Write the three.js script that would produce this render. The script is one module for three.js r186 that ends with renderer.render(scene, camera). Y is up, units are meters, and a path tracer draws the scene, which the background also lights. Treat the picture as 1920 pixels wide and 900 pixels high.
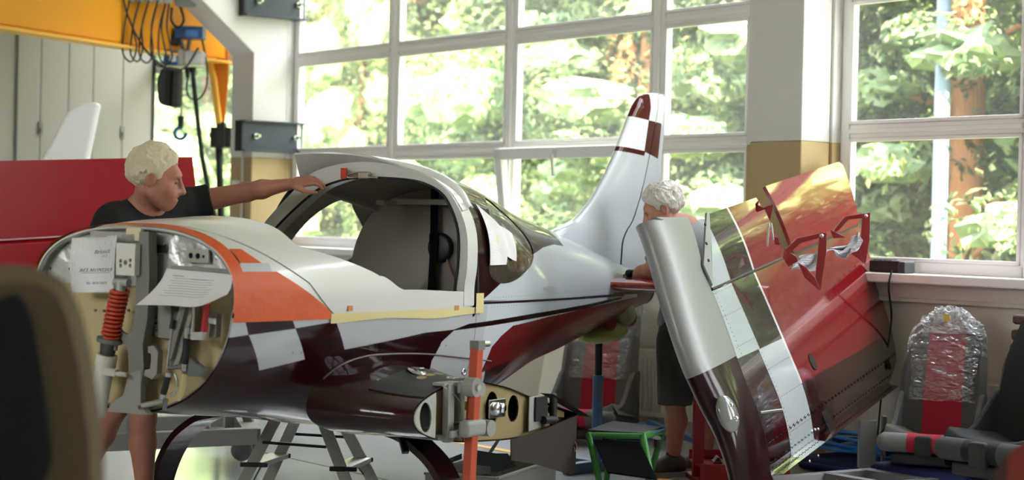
import * as THREE from 'three';
import { mergeGeometries } from 'three/addons/utils/BufferGeometryUtils.js';
import { RoundedBoxGeometry } from 'three/addons/geometries/RoundedBoxGeometry.js';
import { MarchingCubes } from 'three/addons/objects/MarchingCubes.js';
import { FontLoader } from 'three/addons/loaders/FontLoader.js';
import { TextGeometry } from 'three/addons/geometries/TextGeometry.js';

// ---------------------------------------------------------------- camera, sky, sun, exposure
const scene = new THREE.Scene();
const camera = new THREE.PerspectiveCamera(2 * Math.atan(450 / 3500) * 180 / Math.PI, 1920 / 900, 0.1, 400);
camera.position.set(0, 1.4, 0);
camera.rotation.order = 'YXZ';
camera.rotation.set(-Math.atan(30 / 3500), 0, 0.022);
camera.focus = 8.9;
camera.userData.fStop = 2.3;
scene.add(camera);
const renderer = new THREE.WebGLRenderer();
renderer.toneMapping = THREE.LinearToneMapping;
renderer.toneMappingExposure = 5.0;
renderer.shadowMap.enabled = true;

{ // bright hazy summer sky
  const w = 64, h = 32, d = new Float32Array(w * h * 4);
  for (let y = 0; y < h; y++) {
    const e = Math.max(0, (y + 0.5) / h * 2 - 1), k = Math.pow(e, 0.55);
    for (let x = 0; x < w; x++) d.set([3.6 - 1.5 * k, 3.5 - 1.15 * k, 3.35 - 0.5 * k, 1], (y * w + x) * 4);
  }
  const t = new THREE.DataTexture(d, w, h, THREE.RGBAFormat, THREE.FloatType);
  t.mapping = THREE.EquirectangularReflectionMapping; t.magFilter = THREE.LinearFilter; t.needsUpdate = true;
  scene.background = t;
}
const sun = new THREE.DirectionalLight(0xfff1d6, 16);
sun.position.set(6.2, 29, 5.5); sun.target.position.set(0, 0, -20);
sun.castShadow = true; sun.shadow.mapSize.set(4096, 4096);
Object.assign(sun.shadow.camera, { left: -45, right: 45, top: 45, bottom: -45, near: 1, far: 120 });
scene.add(sun, sun.target);

// ---------------------------------------------------------------- helpers
const V3 = (x, y, z) => new THREE.Vector3(x, y, z);
const T3 = (a) => new THREE.Vector3(a[0], a[1], a[2]);
const clamp = (x, a = 0, b = 1) => Math.min(b, Math.max(a, x));
const lerp = (a, b, t) => a + (b - a) * t;
const sstep = (a, b, x) => { const t = clamp((x - a) / (b - a)); return t * t * (3 - 2 * t); };
function rng(seed) { let a = seed >>> 0; return () => { a = (a + 0x6D2B79F5) | 0; let t = Math.imul(a ^ (a >>> 15), 1 | a); t = (t + Math.imul(t ^ (t >>> 7), 61 | t)) ^ t; return ((t ^ (t >>> 14)) >>> 0) / 4294967296; }; }
function hash3(x, y, z) { let n = Math.imul(x | 0, 374761393) ^ Math.imul(y | 0, 668265263) ^ Math.imul(z | 0, 2147483647 - 40503); n = Math.imul(n ^ (n >>> 13), 1274126177); return ((n ^ (n >>> 16)) >>> 0) / 4294967296; }
function noise3(x, y, z) {
  const xi = Math.floor(x), yi = Math.floor(y), zi = Math.floor(z), f = (t) => t * t * (3 - 2 * t), u = f(x - xi), v = f(y - yi), w = f(z - zi);
  let r = 0;
  for (let i = 0; i < 8; i++) { const a = i & 1, b = (i >> 1) & 1, c = i >> 2; r += hash3(xi + a, yi + b, zi + c) * (a ? u : 1 - u) * (b ? v : 1 - v) * (c ? w : 1 - w); }
  return r;
}
const fbm = (x, y, z, o = 3) => { let s = 0, a = 0.5, q = 1; for (let i = 0; i < o; i++) { s += a * noise3(x * q, y * q, z * q + i * 7.3); a *= 0.5; q *= 2.03; } return s / (1 - Math.pow(0.5, o)); };
function interp(keys, vals) { // smooth monotone-ish interpolation
  return (x) => {
    const n = keys.length;
    if (x <= keys[0]) return vals[0] + (x - keys[0]) * (vals[1] - vals[0]) / (keys[1] - keys[0]);
    if (x >= keys[n - 1]) return vals[n - 1];
    let i = 0; while (x > keys[i + 1]) i++;
    const d = (k) => (vals[k + 1] - vals[k]) / (keys[k + 1] - keys[k]);
    const sl = (k) => k <= 0 ? d(0) : k >= n - 1 ? d(n - 2) : d(k - 1) * d(k) <= 0 ? 0 : 2 * d(k - 1) * d(k) / (d(k - 1) + d(k));
    const h = keys[i + 1] - keys[i], t = (x - keys[i]) / h, t2 = t * t, t3 = t2 * t;
    return (2 * t3 - 3 * t2 + 1) * vals[i] + (t3 - 2 * t2 + t) * h * sl(i) + (-2 * t3 + 3 * t2) * vals[i + 1] + (t3 - t2) * h * sl(i + 1);
  };
}
function polyline(pts, smooth = true) { // pts: arrays of 2 or 3 numbers; returns f(t) with t in 0..1
  const c = new THREE.CatmullRomCurve3(pts.map((p) => V3(p[0], p[1], p[2] ?? 0)), false, 'centripetal');
  if (smooth) return (t) => c.getPoint(clamp(t));
  return (t) => { const n = pts.length - 1, x = clamp(t) * n, i = Math.min(n - 1, Math.floor(x)), f = x - i, a = pts[i], b = pts[i + 1]; return V3(lerp(a[0], b[0], f), lerp(a[1], b[1], f), lerp(a[2] ?? 0, b[2] ?? 0, f)); };
}
// names, things and parts
const taken = new Map();
function numbered(name) { const n = taken.get(name) ?? 0; taken.set(name, n + 1); return n ? `${name}_${String(n).padStart(3, '0')}` : name; }
function tag(o, label, category, group) { o.userData.label = label; o.userData.category = category; if (group) o.userData.group = group; return o; }
function thing(name, label, category, pos = [0, 0, 0], turn = 0, group) {
  const o = new THREE.Group(); o.name = numbered(name); o.position.set(...pos); o.rotation.y = turn; scene.add(o); return tag(o, label, category, group);
}
function structure(name, parent = scene) { const o = new THREE.Group(); o.name = numbered(name); o.userData.kind = 'structure'; parent.add(o); return o; }
const partNames = new Map();
function part(parent, name, geo, mat, label) {
  const key = parent.uuid + name, n = partNames.get(key) ?? 0; partNames.set(key, n + 1);
  const m = new THREE.Mesh(Array.isArray(geo) ? join(geo) : geo, mat);
  m.name = n ? `${name}_${String(n).padStart(3, '0')}` : name;
  if (label) m.userData.label = label;
  parent.add(m); return m;
}
function dup(root, pos, turn, label, group) {
  const r = root.clone(); r.name = numbered(root.name.replace(/_\d{3}$/, '')); r.position.set(...pos); r.rotation.y = turn;
  r.userData = { ...root.userData }; if (label) r.userData.label = label; if (group) r.userData.group = group;
  scene.add(r); return r;
}
// geometry
function plain(g) {
  g = g.index ? g.toNonIndexed() : g;
  const o = new THREE.BufferGeometry();
  o.setAttribute('position', g.getAttribute('position'));
  if (!g.getAttribute('normal')) g.computeVertexNormals();
  o.setAttribute('normal', g.getAttribute('normal'));
  o.setAttribute('uv', g.getAttribute('uv') ?? new THREE.BufferAttribute(new Float32Array(g.getAttribute('position').count * 2), 2));
  return o;
}
function join(list) { return list.length === 1 ? list[0] : mergeGeometries(list.map(plain)); }
function box(w, h, d, x = 0, y = 0, z = 0, r = 0.004) {
  const rr = Math.min(r, w / 2.2, h / 2.2, d / 2.2);
  const g = rr > 0.0005 ? new RoundedBoxGeometry(w, h, d, 1, rr) : new THREE.BoxGeometry(w, h, d);
  return g.translate(x, y, z);
}
function aim(g, a, b) { // geometry along +y, centred, moved to lie from a to b
  const d = b.clone().sub(a), q = new THREE.Quaternion().setFromUnitVectors(V3(0, 1, 0), d.clone().normalize());
  return g.applyQuaternion(q).translate((a.x + b.x) / 2, (a.y + b.y) / 2, (a.z + b.z) / 2);
}
function rod(a, b, r, r2 = r, seg = 16) { a = a.isVector3 ? a : T3(a); b = b.isVector3 ? b : T3(b); return aim(new THREE.CylinderGeometry(r2, r, a.distanceTo(b), seg), a, b); }
function bar(a, b, w, d, up = V3(0, 1, 0), r = 0.003) { // rectangular bar from a to b
  a = a.isVector3 ? a : T3(a); b = b.isVector3 ? b : T3(b);
  const y = b.clone().sub(a).normalize(); let z = up.clone().addScaledVector(y, -up.dot(y)); if (z.length() < 0.01) z = V3(0, 0, 1).addScaledVector(y, -y.z); z.normalize();
  const x = y.clone().cross(z), m = new THREE.Matrix4().makeBasis(x, y, z).setPosition(a.clone().add(b).multiplyScalar(0.5));
  return box(w, a.distanceTo(b), d, 0, 0, 0, r).applyMatrix4(m);
}
function tube(pts, r, seg = 24, rad = 8, closed = false) { return new THREE.TubeGeometry(new THREE.CatmullRomCurve3(pts.map((p) => p.isVector3 ? p : T3(p)), closed, 'centripetal'), seg, r, rad, closed); }
function poly(pts, holes = []) {
  const s = new THREE.Shape(pts.map((p) => new THREE.Vector2(p[0], p[1])));
  for (const h of holes) s.holes.push(h.isPath ? h : new THREE.Path(h.map((p) => new THREE.Vector2(p[0], p[1]))));
  return s;
}
function hole(x, y, rx, ry = rx, rot = 0) { const p = new THREE.Path(); p.absellipse(x, y, rx, ry, 0, Math.PI * 2, true, rot); p.isPath = true; return p; }
function plate(shape, depth, bevel = 0.0015, curveSegments = 16) { // extruded, centred on z = 0
  const g = new THREE.ExtrudeGeometry(shape, { depth: Math.max(0.0004, depth - 2 * bevel), bevelEnabled: bevel > 0, bevelThickness: bevel, bevelSize: bevel, bevelOffset: -bevel, bevelSegments: 1, curveSegments });
  return g.translate(0, 0, -depth / 2 + bevel);
}
function lathe(pts, seg = 24) { return new THREE.LatheGeometry(pts.map((p) => new THREE.Vector2(p[0], p[1])), seg); }
function roundPoly(pts, r) { // polygon with rounded corners as a Shape
  const s = new THREE.Shape(), n = pts.length;
  for (let i = 0; i < n; i++) {
    const p = new THREE.Vector2(...pts[i]), a = new THREE.Vector2(...pts[(i + n - 1) % n]), b = new THREE.Vector2(...pts[(i + 1) % n]);
    const da = a.clone().sub(p), db = b.clone().sub(p), ra = Math.min(r, da.length() * 0.45), rb = Math.min(r, db.length() * 0.45);
    const A = p.clone().add(da.setLength(ra)), B = p.clone().add(db.setLength(rb));
    if (i) s.lineTo(A.x, A.y); else s.moveTo(A.x, A.y);
    s.quadraticCurveTo(p.x, p.y, B.x, B.y);
  }
  s.closePath(); return s;
}
// a grid surface F(u, v) -> Vector3 with smooth normals that face away from out(p); uv from uvOf(p, u, v)
function patch(F, nu, nv, { out, uv, flip = false, offset = 0 } = {}) {
  const P = [], N = [], U = [], I = [], e = 1e-3;
  for (let j = 0; j <= nv; j++) for (let i = 0; i <= nu; i++) {
    const u = i / nu, v = j / nv, p = F(u, v);
    const a = F(Math.min(1, u + e), v).sub(F(Math.max(0, u - e), v)), b = F(u, Math.min(1, v + e)).sub(F(u, Math.max(0, v - e)));
    const n = a.cross(b); if (n.lengthSq() < 1e-18) n.set(0, 1, 0); n.normalize();
    if (out) { const c = out(p, u, v); if (n.dot(p.clone().sub(c)) < 0) n.negate(); } else if (flip) n.negate();
    p.addScaledVector(n, offset); if (out && flip) n.negate();
    P.push(p.x, p.y, p.z); N.push(n.x, n.y, n.z);
    const t = uv ? uv(p, u, v) : [u, v]; U.push(t[0], t[1]);
  }
  const A = V3(), B = V3(), C = V3(), W = V3(), get = (v, k, arr) => v.set(arr[3 * k], arr[3 * k + 1], arr[3 * k + 2]);
  const tri = (a, b, c) => {
    get(A, a, P); get(B, b, P); get(C, c, P); B.sub(A); C.sub(A); B.cross(C);
    W.set(N[3 * a] + N[3 * b] + N[3 * c], N[3 * a + 1] + N[3 * b + 1] + N[3 * c + 1], N[3 * a + 2] + N[3 * b + 2] + N[3 * c + 2]);
    if (B.dot(W) >= 0) I.push(a, b, c); else I.push(a, c, b);
  };
  for (let j = 0; j < nv; j++) for (let i = 0; i < nu; i++) { const a = j * (nu + 1) + i, b = a + 1, c = a + nu + 1, d = c + 1; tri(a, b, d); tri(a, d, c); }
  const g = new THREE.BufferGeometry();
  g.setAttribute('position', new THREE.Float32BufferAttribute(P, 3)); g.setAttribute('normal', new THREE.Float32BufferAttribute(N, 3)); g.setAttribute('uv', new THREE.Float32BufferAttribute(U, 2)); g.setIndex(I);
  return g;
}
// a patch with thickness: outer face at offset, inner face th below it, closed along its four edges
function shell(F, nu, nv, th, opt = {}) {
  const o = opt.offset ?? 0, outer = patch(F, nu, nv, opt), inner = patch(F, nu, nv, { ...opt, offset: o - th, flip: !opt.flip });
  const Pa = outer.getAttribute('position'), Pb = inner.getAttribute('position'), Ut = outer.getAttribute('uv'), p = [], t = [], ix = (i, j) => j * (nu + 1) + i, ring = [];
  for (let i = 0; i < nu; i++) ring.push([ix(i, 0), ix(i + 1, 0)], [ix(i + 1, nv), ix(i, nv)]);
  for (let j = 0; j < nv; j++) ring.push([ix(nu, j), ix(nu, j + 1)], [ix(0, j + 1), ix(0, j)]);
  for (const [a, b] of ring) for (const [A, k] of [[Pa, a], [Pb, a], [Pb, b], [Pa, a], [Pb, b], [Pa, b]]) { p.push(A.getX(k), A.getY(k), A.getZ(k)); t.push(Ut.getX(k), Ut.getY(k)); }
  const edge = new THREE.BufferGeometry(); edge.setAttribute('position', new THREE.Float32BufferAttribute(p, 3)); edge.setAttribute('uv', new THREE.Float32BufferAttribute(t, 2)); edge.computeVertexNormals();
  return { outer, inner, edge, all: join([outer, inner, edge]) };
}
// materials
const mats = new Map();
function M(color, roughness = 0.6, more = {}) {
  const key = JSON.stringify([color, roughness, Object.keys(more).length ? more.key ?? Math.random() : 0]);
  if (mats.has(key)) return mats.get(key);
  const { key: _k, ...rest } = more;
  const phys = ['clearcoat', 'sheen', 'transmission', 'ior', 'thickness', 'specularIntensity', 'clearcoatRoughness'].some((k) => k in rest);
  const m = new (phys ? THREE.MeshPhysicalMaterial : THREE.MeshStandardMaterial)({ color, roughness, side: THREE.DoubleSide, ...rest });
  mats.set(key, m); return m;
}
function dataTex(n, f, srgb = false) { // f(x, y in 0..1) -> grey number or [r, g, b]
  const d = new Uint8Array(n * n * 4);
  for (let y = 0; y < n; y++) for (let x = 0; x < n; x++) { const v = f(x / n, y / n), c = typeof v === 'number' ? [v, v, v] : v; d.set([c[0] * 255, c[1] * 255, c[2] * 255, 255].map((q) => clamp(q, 0, 255)), (y * n + x) * 4); }
  const t = new THREE.DataTexture(d, n, n); t.wrapS = t.wrapT = THREE.RepeatWrapping; t.magFilter = THREE.LinearFilter; if (srgb) t.colorSpace = THREE.SRGBColorSpace; t.needsUpdate = true; return t;
}
function canvasTex(w, h, draw) { const c = document.createElement('canvas'); c.width = w; c.height = h; draw(c.getContext('2d'), w, h); const t = new THREE.CanvasTexture(c); t.colorSpace = THREE.SRGBColorSpace; return t; }
const tile = (f, q) => (x, y) => { const a = f(x * q, y * q, 0), b = f((x - 1) * q, y * q, 0), c = f(x * q, (y - 1) * q, 0), d = f((x - 1) * q, (y - 1) * q, 0), u = sstep(0.7, 1, x), v = sstep(0.7, 1, y); return lerp(lerp(a, b, u), lerp(c, d, u), v); };
const TX = {
  soft: dataTex(256, tile((x, y) => 0.5 + 0.5 * (fbm(x, y, 1, 4) - 0.5) * 1.6, 8)),
  fine: dataTex(256, tile((x, y) => fbm(x, y, 3, 3), 48)),
  crumple: dataTex(256, tile((x, y) => { const a = Math.abs(fbm(x, y, 5, 4) - 0.5) * 2, b = Math.abs(fbm(x * 1.7 + 9, y * 0.8, 2, 3) - 0.5) * 2; return 1 - Math.min(1, 1.6 * Math.min(a, b)); }, 7)),
  weave: dataTex(128, (x, y) => 0.5 + 0.25 * Math.sin(x * Math.PI * 64) * Math.sin(y * Math.PI * 64) + 0.2 * (hash3(x * 128, y * 128, 1) - 0.5)),
};
function rep(t, u, v = u) { const c = t.clone(); c.repeat.set(u, v); c.needsUpdate = true; return c; }
const C = {
  white: M(0xc9c7c3, 0.3, { clearcoat: 0.5, clearcoatRoughness: 0.12, key: 'gel' }),
  wall: M(0xcfc9bd, 0.85, { bumpMap: TX.fine, bumpScale: 0.0008, key: 'wall' }),
  whiteWall: M(0xd8d5d0, 0.85, { bumpMap: TX.fine, bumpScale: 0.0008, key: 'whitewall' }),
  tanWall: M(0xb39c72, 0.8, { bumpMap: TX.fine, bumpScale: 0.0008, key: 'tan' }),
  frame: M(0xf1eeeb, 0.4),
  glass: M(0xffffff, 0.25, { transmission: 1, thickness: 0, ior: 1.45, key: 'dusty' }), glassClear: M(0xffffff, 0.18, { transmission: 1, thickness: 0, ior: 1.45, key: 'glass' }),  // roughness of both glasses imitates veiling glare over the view outside
  steelGrey: M(0x6a6a68, 0.45, { metalness: 0.1, key: 'sg' }),
  alu: M(0xb9b9b6, 0.32, { metalness: 0.85, key: 'alu' }),
  aluDull: M(0xa9a8a3, 0.55, { metalness: 0.5, key: 'alud' }),
  chrome: M(0xd0d0d0, 0.15, { metalness: 1, key: 'chr' }),
  black: M(0x0c0c0d, 0.5), blackSoft: M(0x0a0a0b, 0.9, { specularIntensity: 0.2, key: 'bsoft' }), rubber: M(0x15151a, 0.7),
  red: M(0x8e0c1c, 0.22, { clearcoat: 1, clearcoatRoughness: 0.04, key: 'red' }),
  maroon: M(0x22070c, 0.3, { specularIntensity: 0.1, clearcoat: 0.6, clearcoatRoughness: 0.03, key: 'maroon' }),
  orange: M(0xd2521c, 0.6), yellow: M(0xd9920f, 0.5), blueSteel: M(0x3d5f86, 0.45), green: M(0x2c7a22, 0.4),
  skin: M(0xb27a62, 0.55, { bumpMap: TX.fine, bumpScale: 0.0004, key: 'skin' }),
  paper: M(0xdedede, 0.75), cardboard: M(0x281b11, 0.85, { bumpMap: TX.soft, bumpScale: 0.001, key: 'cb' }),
};


// ================================================================ the hall (wall frame: x along the window wall, y up, z into the room)
const WALL_TURN = -(90 - 37.2) * Math.PI / 180;
function onWall(o) { o.position.set(1.02, 0, -12.7); o.rotation.y = WALL_TURN; return o; }
const wallMatrix = new THREE.Matrix4().makeRotationY(WALL_TURN).setPosition(1.02, 0, -12.7);
const fromWall = (t, h, z) => V3(t, h, z).applyMatrix4(wallMatrix);
const T0 = -7.75, T1 = 14, ZR = 13, CEIL = 5.2;

const floorMat = M(0xb9bdc0, 0.22, { roughnessMap: rep(TX.soft, 3, 2), bumpMap: rep(TX.soft, 9, 6), bumpScale: 0.0006, key: 'floor' });
const floor = onWall(structure('floor'));
part(floor, 'slab', box(T1 - T0 + 0.6, 0.2, ZR + 0.6, (T0 + T1) / 2, -0.1, ZR / 2, 0), floorMat);
part(floor, 'marking_line', box(7.2, 0.004, 0.07, 0.6, 0.002, 1.55, 0.001), M(0xd9a436, 0.5), 'yellow floor line');
for (const z of [2.9, 5.2]) part(floor, 'joint', box(20, 0.003, 0.012, 2, 0.0012, z, 0), M(0x70767a, 0.7));
for (const t of [-3, 1.2, 4.6]) part(floor, 'joint', box(0.012, 0.003, 11, t, 0.0012, 6, 0), M(0x70767a, 0.7));

const ceiling = onWall(structure('ceiling'));
part(ceiling, 'deck', box(T1 - T0 + 0.6, 0.2, ZR + 0.6, (T0 + T1) / 2, CEIL + 0.1, ZR / 2, 0), C.whiteWall);
for (const t of [-5.16, 1.37, 6.2, 10.8]) part(ceiling, 'rafter', box(0.3, 0.36, ZR - 0.6, t, CEIL - 0.18, ZR / 2 + 0.2, 0.01), C.whiteWall);

// window wall: piers, apron and head round the openings
const OPEN = [[-8.0, -5.38, 0.75, 4.62], [-4.97, 0.86, 1.16, 4.62], [1.6, 5.9, 1.16, 4.62], [6.6, 10.4, 1.16, 4.62]];
const wallWindow = onWall(structure('wall_window'));
{
  const zc = -0.025, th = 0.17; // from -0.11 to 0.06
  part(wallWindow, 'head', box(T1 - T0, CEIL - 4.62, th, (T0 + T1) / 2, (CEIL + 4.62) / 2, zc, 0), C.whiteWall);
  const edges = [T0 - 0.3, ...OPEN.flatMap((o) => [o[0], o[1]]), T1 + 0.3];
  for (let i = 0; i < edges.length; i += 2) {
    const a = edges[i], b = edges[i + 1];
    part(wallWindow, 'pier', box(b - a, 4.62 - 1.94, th, (a + b) / 2, (4.62 + 1.94) / 2, zc, 0), C.whiteWall);
    part(wallWindow, 'painted_pier', box(b - a, 1.94, th, (a + b) / 2, 0.97, zc, 0), C.tanWall, 'tan painted lower wall');
  }
  for (const [a, b, h0] of OPEN) part(wallWindow, 'apron', box(b - a, h0, th, (a + b) / 2, h0 / 2, zc, 0), C.wall);
}
// sills and the ledge below them
OPEN.slice(1).forEach(([a, b, h0], i) => {
  const s = onWall(structure(`trim_${i + 1}`));
  part(s, 'sill_board', box(b - a + 0.05, 0.055, 0.3, (a + b) / 2, h0 - 0.025, 0.05, 0.01), C.frame);
  part(s, 'apron_panel', box(b - a, 0.125, 0.03, (a + b) / 2, 1.08, 0.075, 0.004), C.wall);
  part(s, 'ledge', box(b - a, 0.025, 0.05, (a + b) / 2, 1.01, 0.085, 0.006), C.wall);
});
// windows: each member and each pane its own piece
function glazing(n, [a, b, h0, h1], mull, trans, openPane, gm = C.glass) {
  const w = onWall(structure(`window_${n}`)), F = 0.07, mw = 0.125, tw = 0.085, D = 0.07, zc = -0.045;
  const xs = [a, ...mull, b], ys = [h0, ...trans, h1];
  part(w, 'frame_jamb', box(F, h1 - h0, D, a + F / 2, (h0 + h1) / 2, zc, 0.008), C.frame);
  part(w, 'frame_jamb', box(F, h1 - h0, D, b - F / 2, (h0 + h1) / 2, zc, 0.008), C.frame);
  part(w, 'frame_rail', box(b - a, F, D, (a + b) / 2, h0 + F / 2, zc, 0.008), C.frame);
  part(w, 'frame_rail', box(b - a, F, D, (a + b) / 2, h1 - F / 2, zc, 0.008), C.frame);
  for (const t of mull) part(w, 'mullion', [box(mw, h1 - h0, D, t, (h0 + h1) / 2, zc, 0.01), box(0.05, h1 - h0, 0.02, t, (h0 + h1) / 2, zc + D / 2 + 0.008, 0.006)], C.frame);
  for (let i = 0; i + 1 < xs.length; i++) {
    const l = xs[i] + (i ? mw / 2 : F), r = xs[i + 1] - (i + 2 < xs.length ? mw / 2 : F);
    for (let j = 0; j + 1 < ys.length; j++) {
      const lo = ys[j] + (j ? tw / 2 : F), hi = ys[j + 1] - (j + 2 < ys.length ? tw / 2 : F);
      if (j) part(w, 'transom', [box(r - l, tw, D - 0.01, (l + r) / 2, ys[j], zc, 0.008), box(r - l, 0.03, 0.015, (l + r) / 2, ys[j], zc + D / 2, 0.005)], C.frame);
      const bead = 0.022, m = [box(r - l, bead, 0.03, 0, -(hi - lo) / 2 + bead / 2, 0, 0.004), box(r - l, bead, 0.03, 0, (hi - lo) / 2 - bead / 2, 0, 0.004), box(bead, hi - lo, 0.03, -(r - l) / 2 + bead / 2, 0, 0, 0.004), box(bead, hi - lo, 0.03, (r - l) / 2 - bead / 2, 0, 0, 0.004)];
      if (openPane && openPane[0] === i && openPane[1] === j) { // bottom-hung sash tilted into the room
        const s = new THREE.Group(); s.name = 'tilted_sash'; s.position.set((l + r) / 2, lo - 0.02, 0.02); s.rotation.x = 0.13; w.add(s);
        const W = r - l + 0.06, H = hi - lo + 0.07, k = 0.085, z = 0.02;
        part(s, 'stile', box(k, H, 0.06, -W / 2 + k / 2, H / 2, z, 0.008), C.frame); part(s, 'stile', box(k, H, 0.06, W / 2 - k / 2, H / 2, z, 0.008), C.frame);
        part(s, 'rail', box(W, k, 0.06, 0, k / 2, z, 0.008), C.frame); part(s, 'rail', box(W, k, 0.06, 0, H - k / 2, z, 0.008), C.frame);
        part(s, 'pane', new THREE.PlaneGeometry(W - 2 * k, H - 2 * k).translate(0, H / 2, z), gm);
        part(s, 'sash_handle', [box(0.03, 0.06, 0.015, -0.06, H - k / 2, z + 0.038, 0.004), box(0.022, 0.16, 0.02, -0.06, H - k - 0.04, z + 0.062, 0.006)], M(0xd9d6cf, 0.35));
        continue;
      }
      part(w, 'glazing_bead', join(m).translate((l + r) / 2, (lo + hi) / 2, -0.02), C.frame);
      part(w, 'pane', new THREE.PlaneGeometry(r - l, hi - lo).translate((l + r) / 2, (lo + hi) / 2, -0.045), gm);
    }
  }
  return w;
}
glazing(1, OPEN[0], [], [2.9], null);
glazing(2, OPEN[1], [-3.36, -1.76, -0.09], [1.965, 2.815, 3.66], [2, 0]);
glazing(3, OPEN[2], [3.02, 4.45], [2.008, 2.84, 3.66], null, C.glassClear);
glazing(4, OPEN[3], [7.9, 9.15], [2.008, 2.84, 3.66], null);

// columns in front of the wall, white above and tan below
function column(t0, t1, z) {
  const c = onWall(structure('column'));
  part(c, 'painted_base', box(t1 - t0, 1.94, z - 0.06, (t0 + t1) / 2, 0.97, z / 2 + 0.03, 0.008), C.tanWall, 'tan painted lower column');
  part(c, 'shaft', box(t1 - t0, CEIL - 1.94, z - 0.06, (t0 + t1) / 2, (CEIL + 1.94) / 2, z / 2 + 0.03, 0.008), C.whiteWall);
  return c;
}
{
  const c = column(-5.36, -4.97, 0.4); // portal frame knee that leans into the room
  const knee = poly([[0.39, 2.86], [0.41, 2.86], [1.35, 3.62], [1.9, 4.85], [1.9, CEIL], [0.39, CEIL]]);
  part(c, 'knee', plate(knee, 0.39, 0.006).rotateY(-Math.PI / 2).translate(-5.165, 0, 0), C.whiteWall);
  part(c, 'seam_strip', bar(V3(-5.12, 2.92, 0.455), V3(-5.12, 3.5, 1.2), 0.012, 0.012), C.frame);
  part(c, 'conduit', tube([V3(-5.1, 2.1, 0.42), V3(-5.1, 1.75, 0.42), V3(-5.1, 1.3, 0.42)], 0.012, 6, 8), C.wall);
  part(c, 'socket_box', box(0.08, 0.11, 0.05, -5.2, 1.68, 0.425, 0.01), C.frame);
}
column(1.14, 1.58, 0.31);
column(6.02, 6.45, 0.31); column(10.5, 10.95, 0.31);

// far end wall with tall folding door leaves
const wallBack = onWall(structure('wall_back'));
part(wallBack, 'masonry', box(0.3, CEIL, ZR + 0.3, T0 - 0.17, CEIL / 2, ZR / 2 + 0.15, 0), M(0x98948b, 0.7, { key: 'backm' }));
const leafMat = M(0x98938a, 0.6, { key: 'leaf' });
const seams = [0.02, 0.342, 0.659, 0.917, 1.204, 1.446, 1.9, 2.4, 2.9, 3.4, 3.9];
const foldingDoor = onWall(structure('door_1'));
for (let i = 0; i + 1 < seams.length; i++) part(foldingDoor, 'door_panel', box(0.04, 3.9, seams[i + 1] - seams[i] - 0.006, T0 + 0.02, 1.96, (seams[i] + seams[i + 1]) / 2, 0.006), leafMat);
part(foldingDoor, 'edge_post', box(0.05, 3.95, 0.025, T0 + 0.035, 1.975, 0.008, 0.003), M(0x2c2f33, 0.6), 'dark edge strip');
part(foldingDoor, 'edge_post', box(0.03, 3.9, 0.02, T0 + 0.045, 1.95, 1.45, 0.003), M(0x55554f, 0.6));
for (const z of [0.342, 1.204]) part(foldingDoor, 'panel_handle', [box(0.02, 0.13, 0.045, T0 + 0.05, 2.23, z, 0.006), box(0.03, 0.05, 0.02, T0 + 0.065, 2.21, z, 0.006)], M(0x7b7870, 0.4));
const wallRight = onWall(structure('wall_right')); part(wallRight, 'masonry', box(0.3, CEIL, ZR + 0.6, T1 + 0.15, CEIL / 2, ZR / 2, 0), C.whiteWall);
// unseen wall behind the camera, with a window band added for fill light
const wallFront = onWall(structure('wall_front'));
{
  const a = T0 - 0.3, b = T1 + 0.3, o = [[2.5, 6.5]], h0 = 2.6, h1 = 4.6, zc = ZR + 0.15;
  part(wallFront, 'masonry', box(b - a, h0, 0.3, (a + b) / 2, h0 / 2, zc, 0), C.wall);
  part(wallFront, 'head', box(b - a, CEIL - h1, 0.3, (a + b) / 2, (CEIL + h1) / 2, zc, 0), C.whiteWall);
  const e = [a, ...o.flat(), b];
  for (let i = 0; i < e.length; i += 2) part(wallFront, 'pier', box(e[i + 1] - e[i], h1 - h0, 0.3, (e[i] + e[i + 1]) / 2, (h0 + h1) / 2, zc, 0), C.whiteWall);
  o.forEach(([p, q], i) => {
    const w = onWall(structure(`window_${5 + i}`));  // added opening that lets fill light in from the camera side
    for (const t of [p + 0.04, (2 * p + q) / 3, (p + 2 * q) / 3, q - 0.04]) part(w, 'mullion', box(0.08, h1 - h0, 0.08, t, (h0 + h1) / 2, zc, 0.008), C.frame);
    for (const h of [h0 + 0.04, (h0 + h1) / 2, h1 - 0.04]) part(w, 'transom', box(q - p, 0.08, 0.08, (p + q) / 2, h, zc, 0.008), C.frame);
    for (let k = 0; k < 3; k++) part(w, 'pane', new THREE.PlaneGeometry((q - p) / 3, h1 - h0).translate(p + (k + 0.5) * (q - p) / 3, (h0 + h1) / 2, zc), C.glassClear);
  });
}

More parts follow.
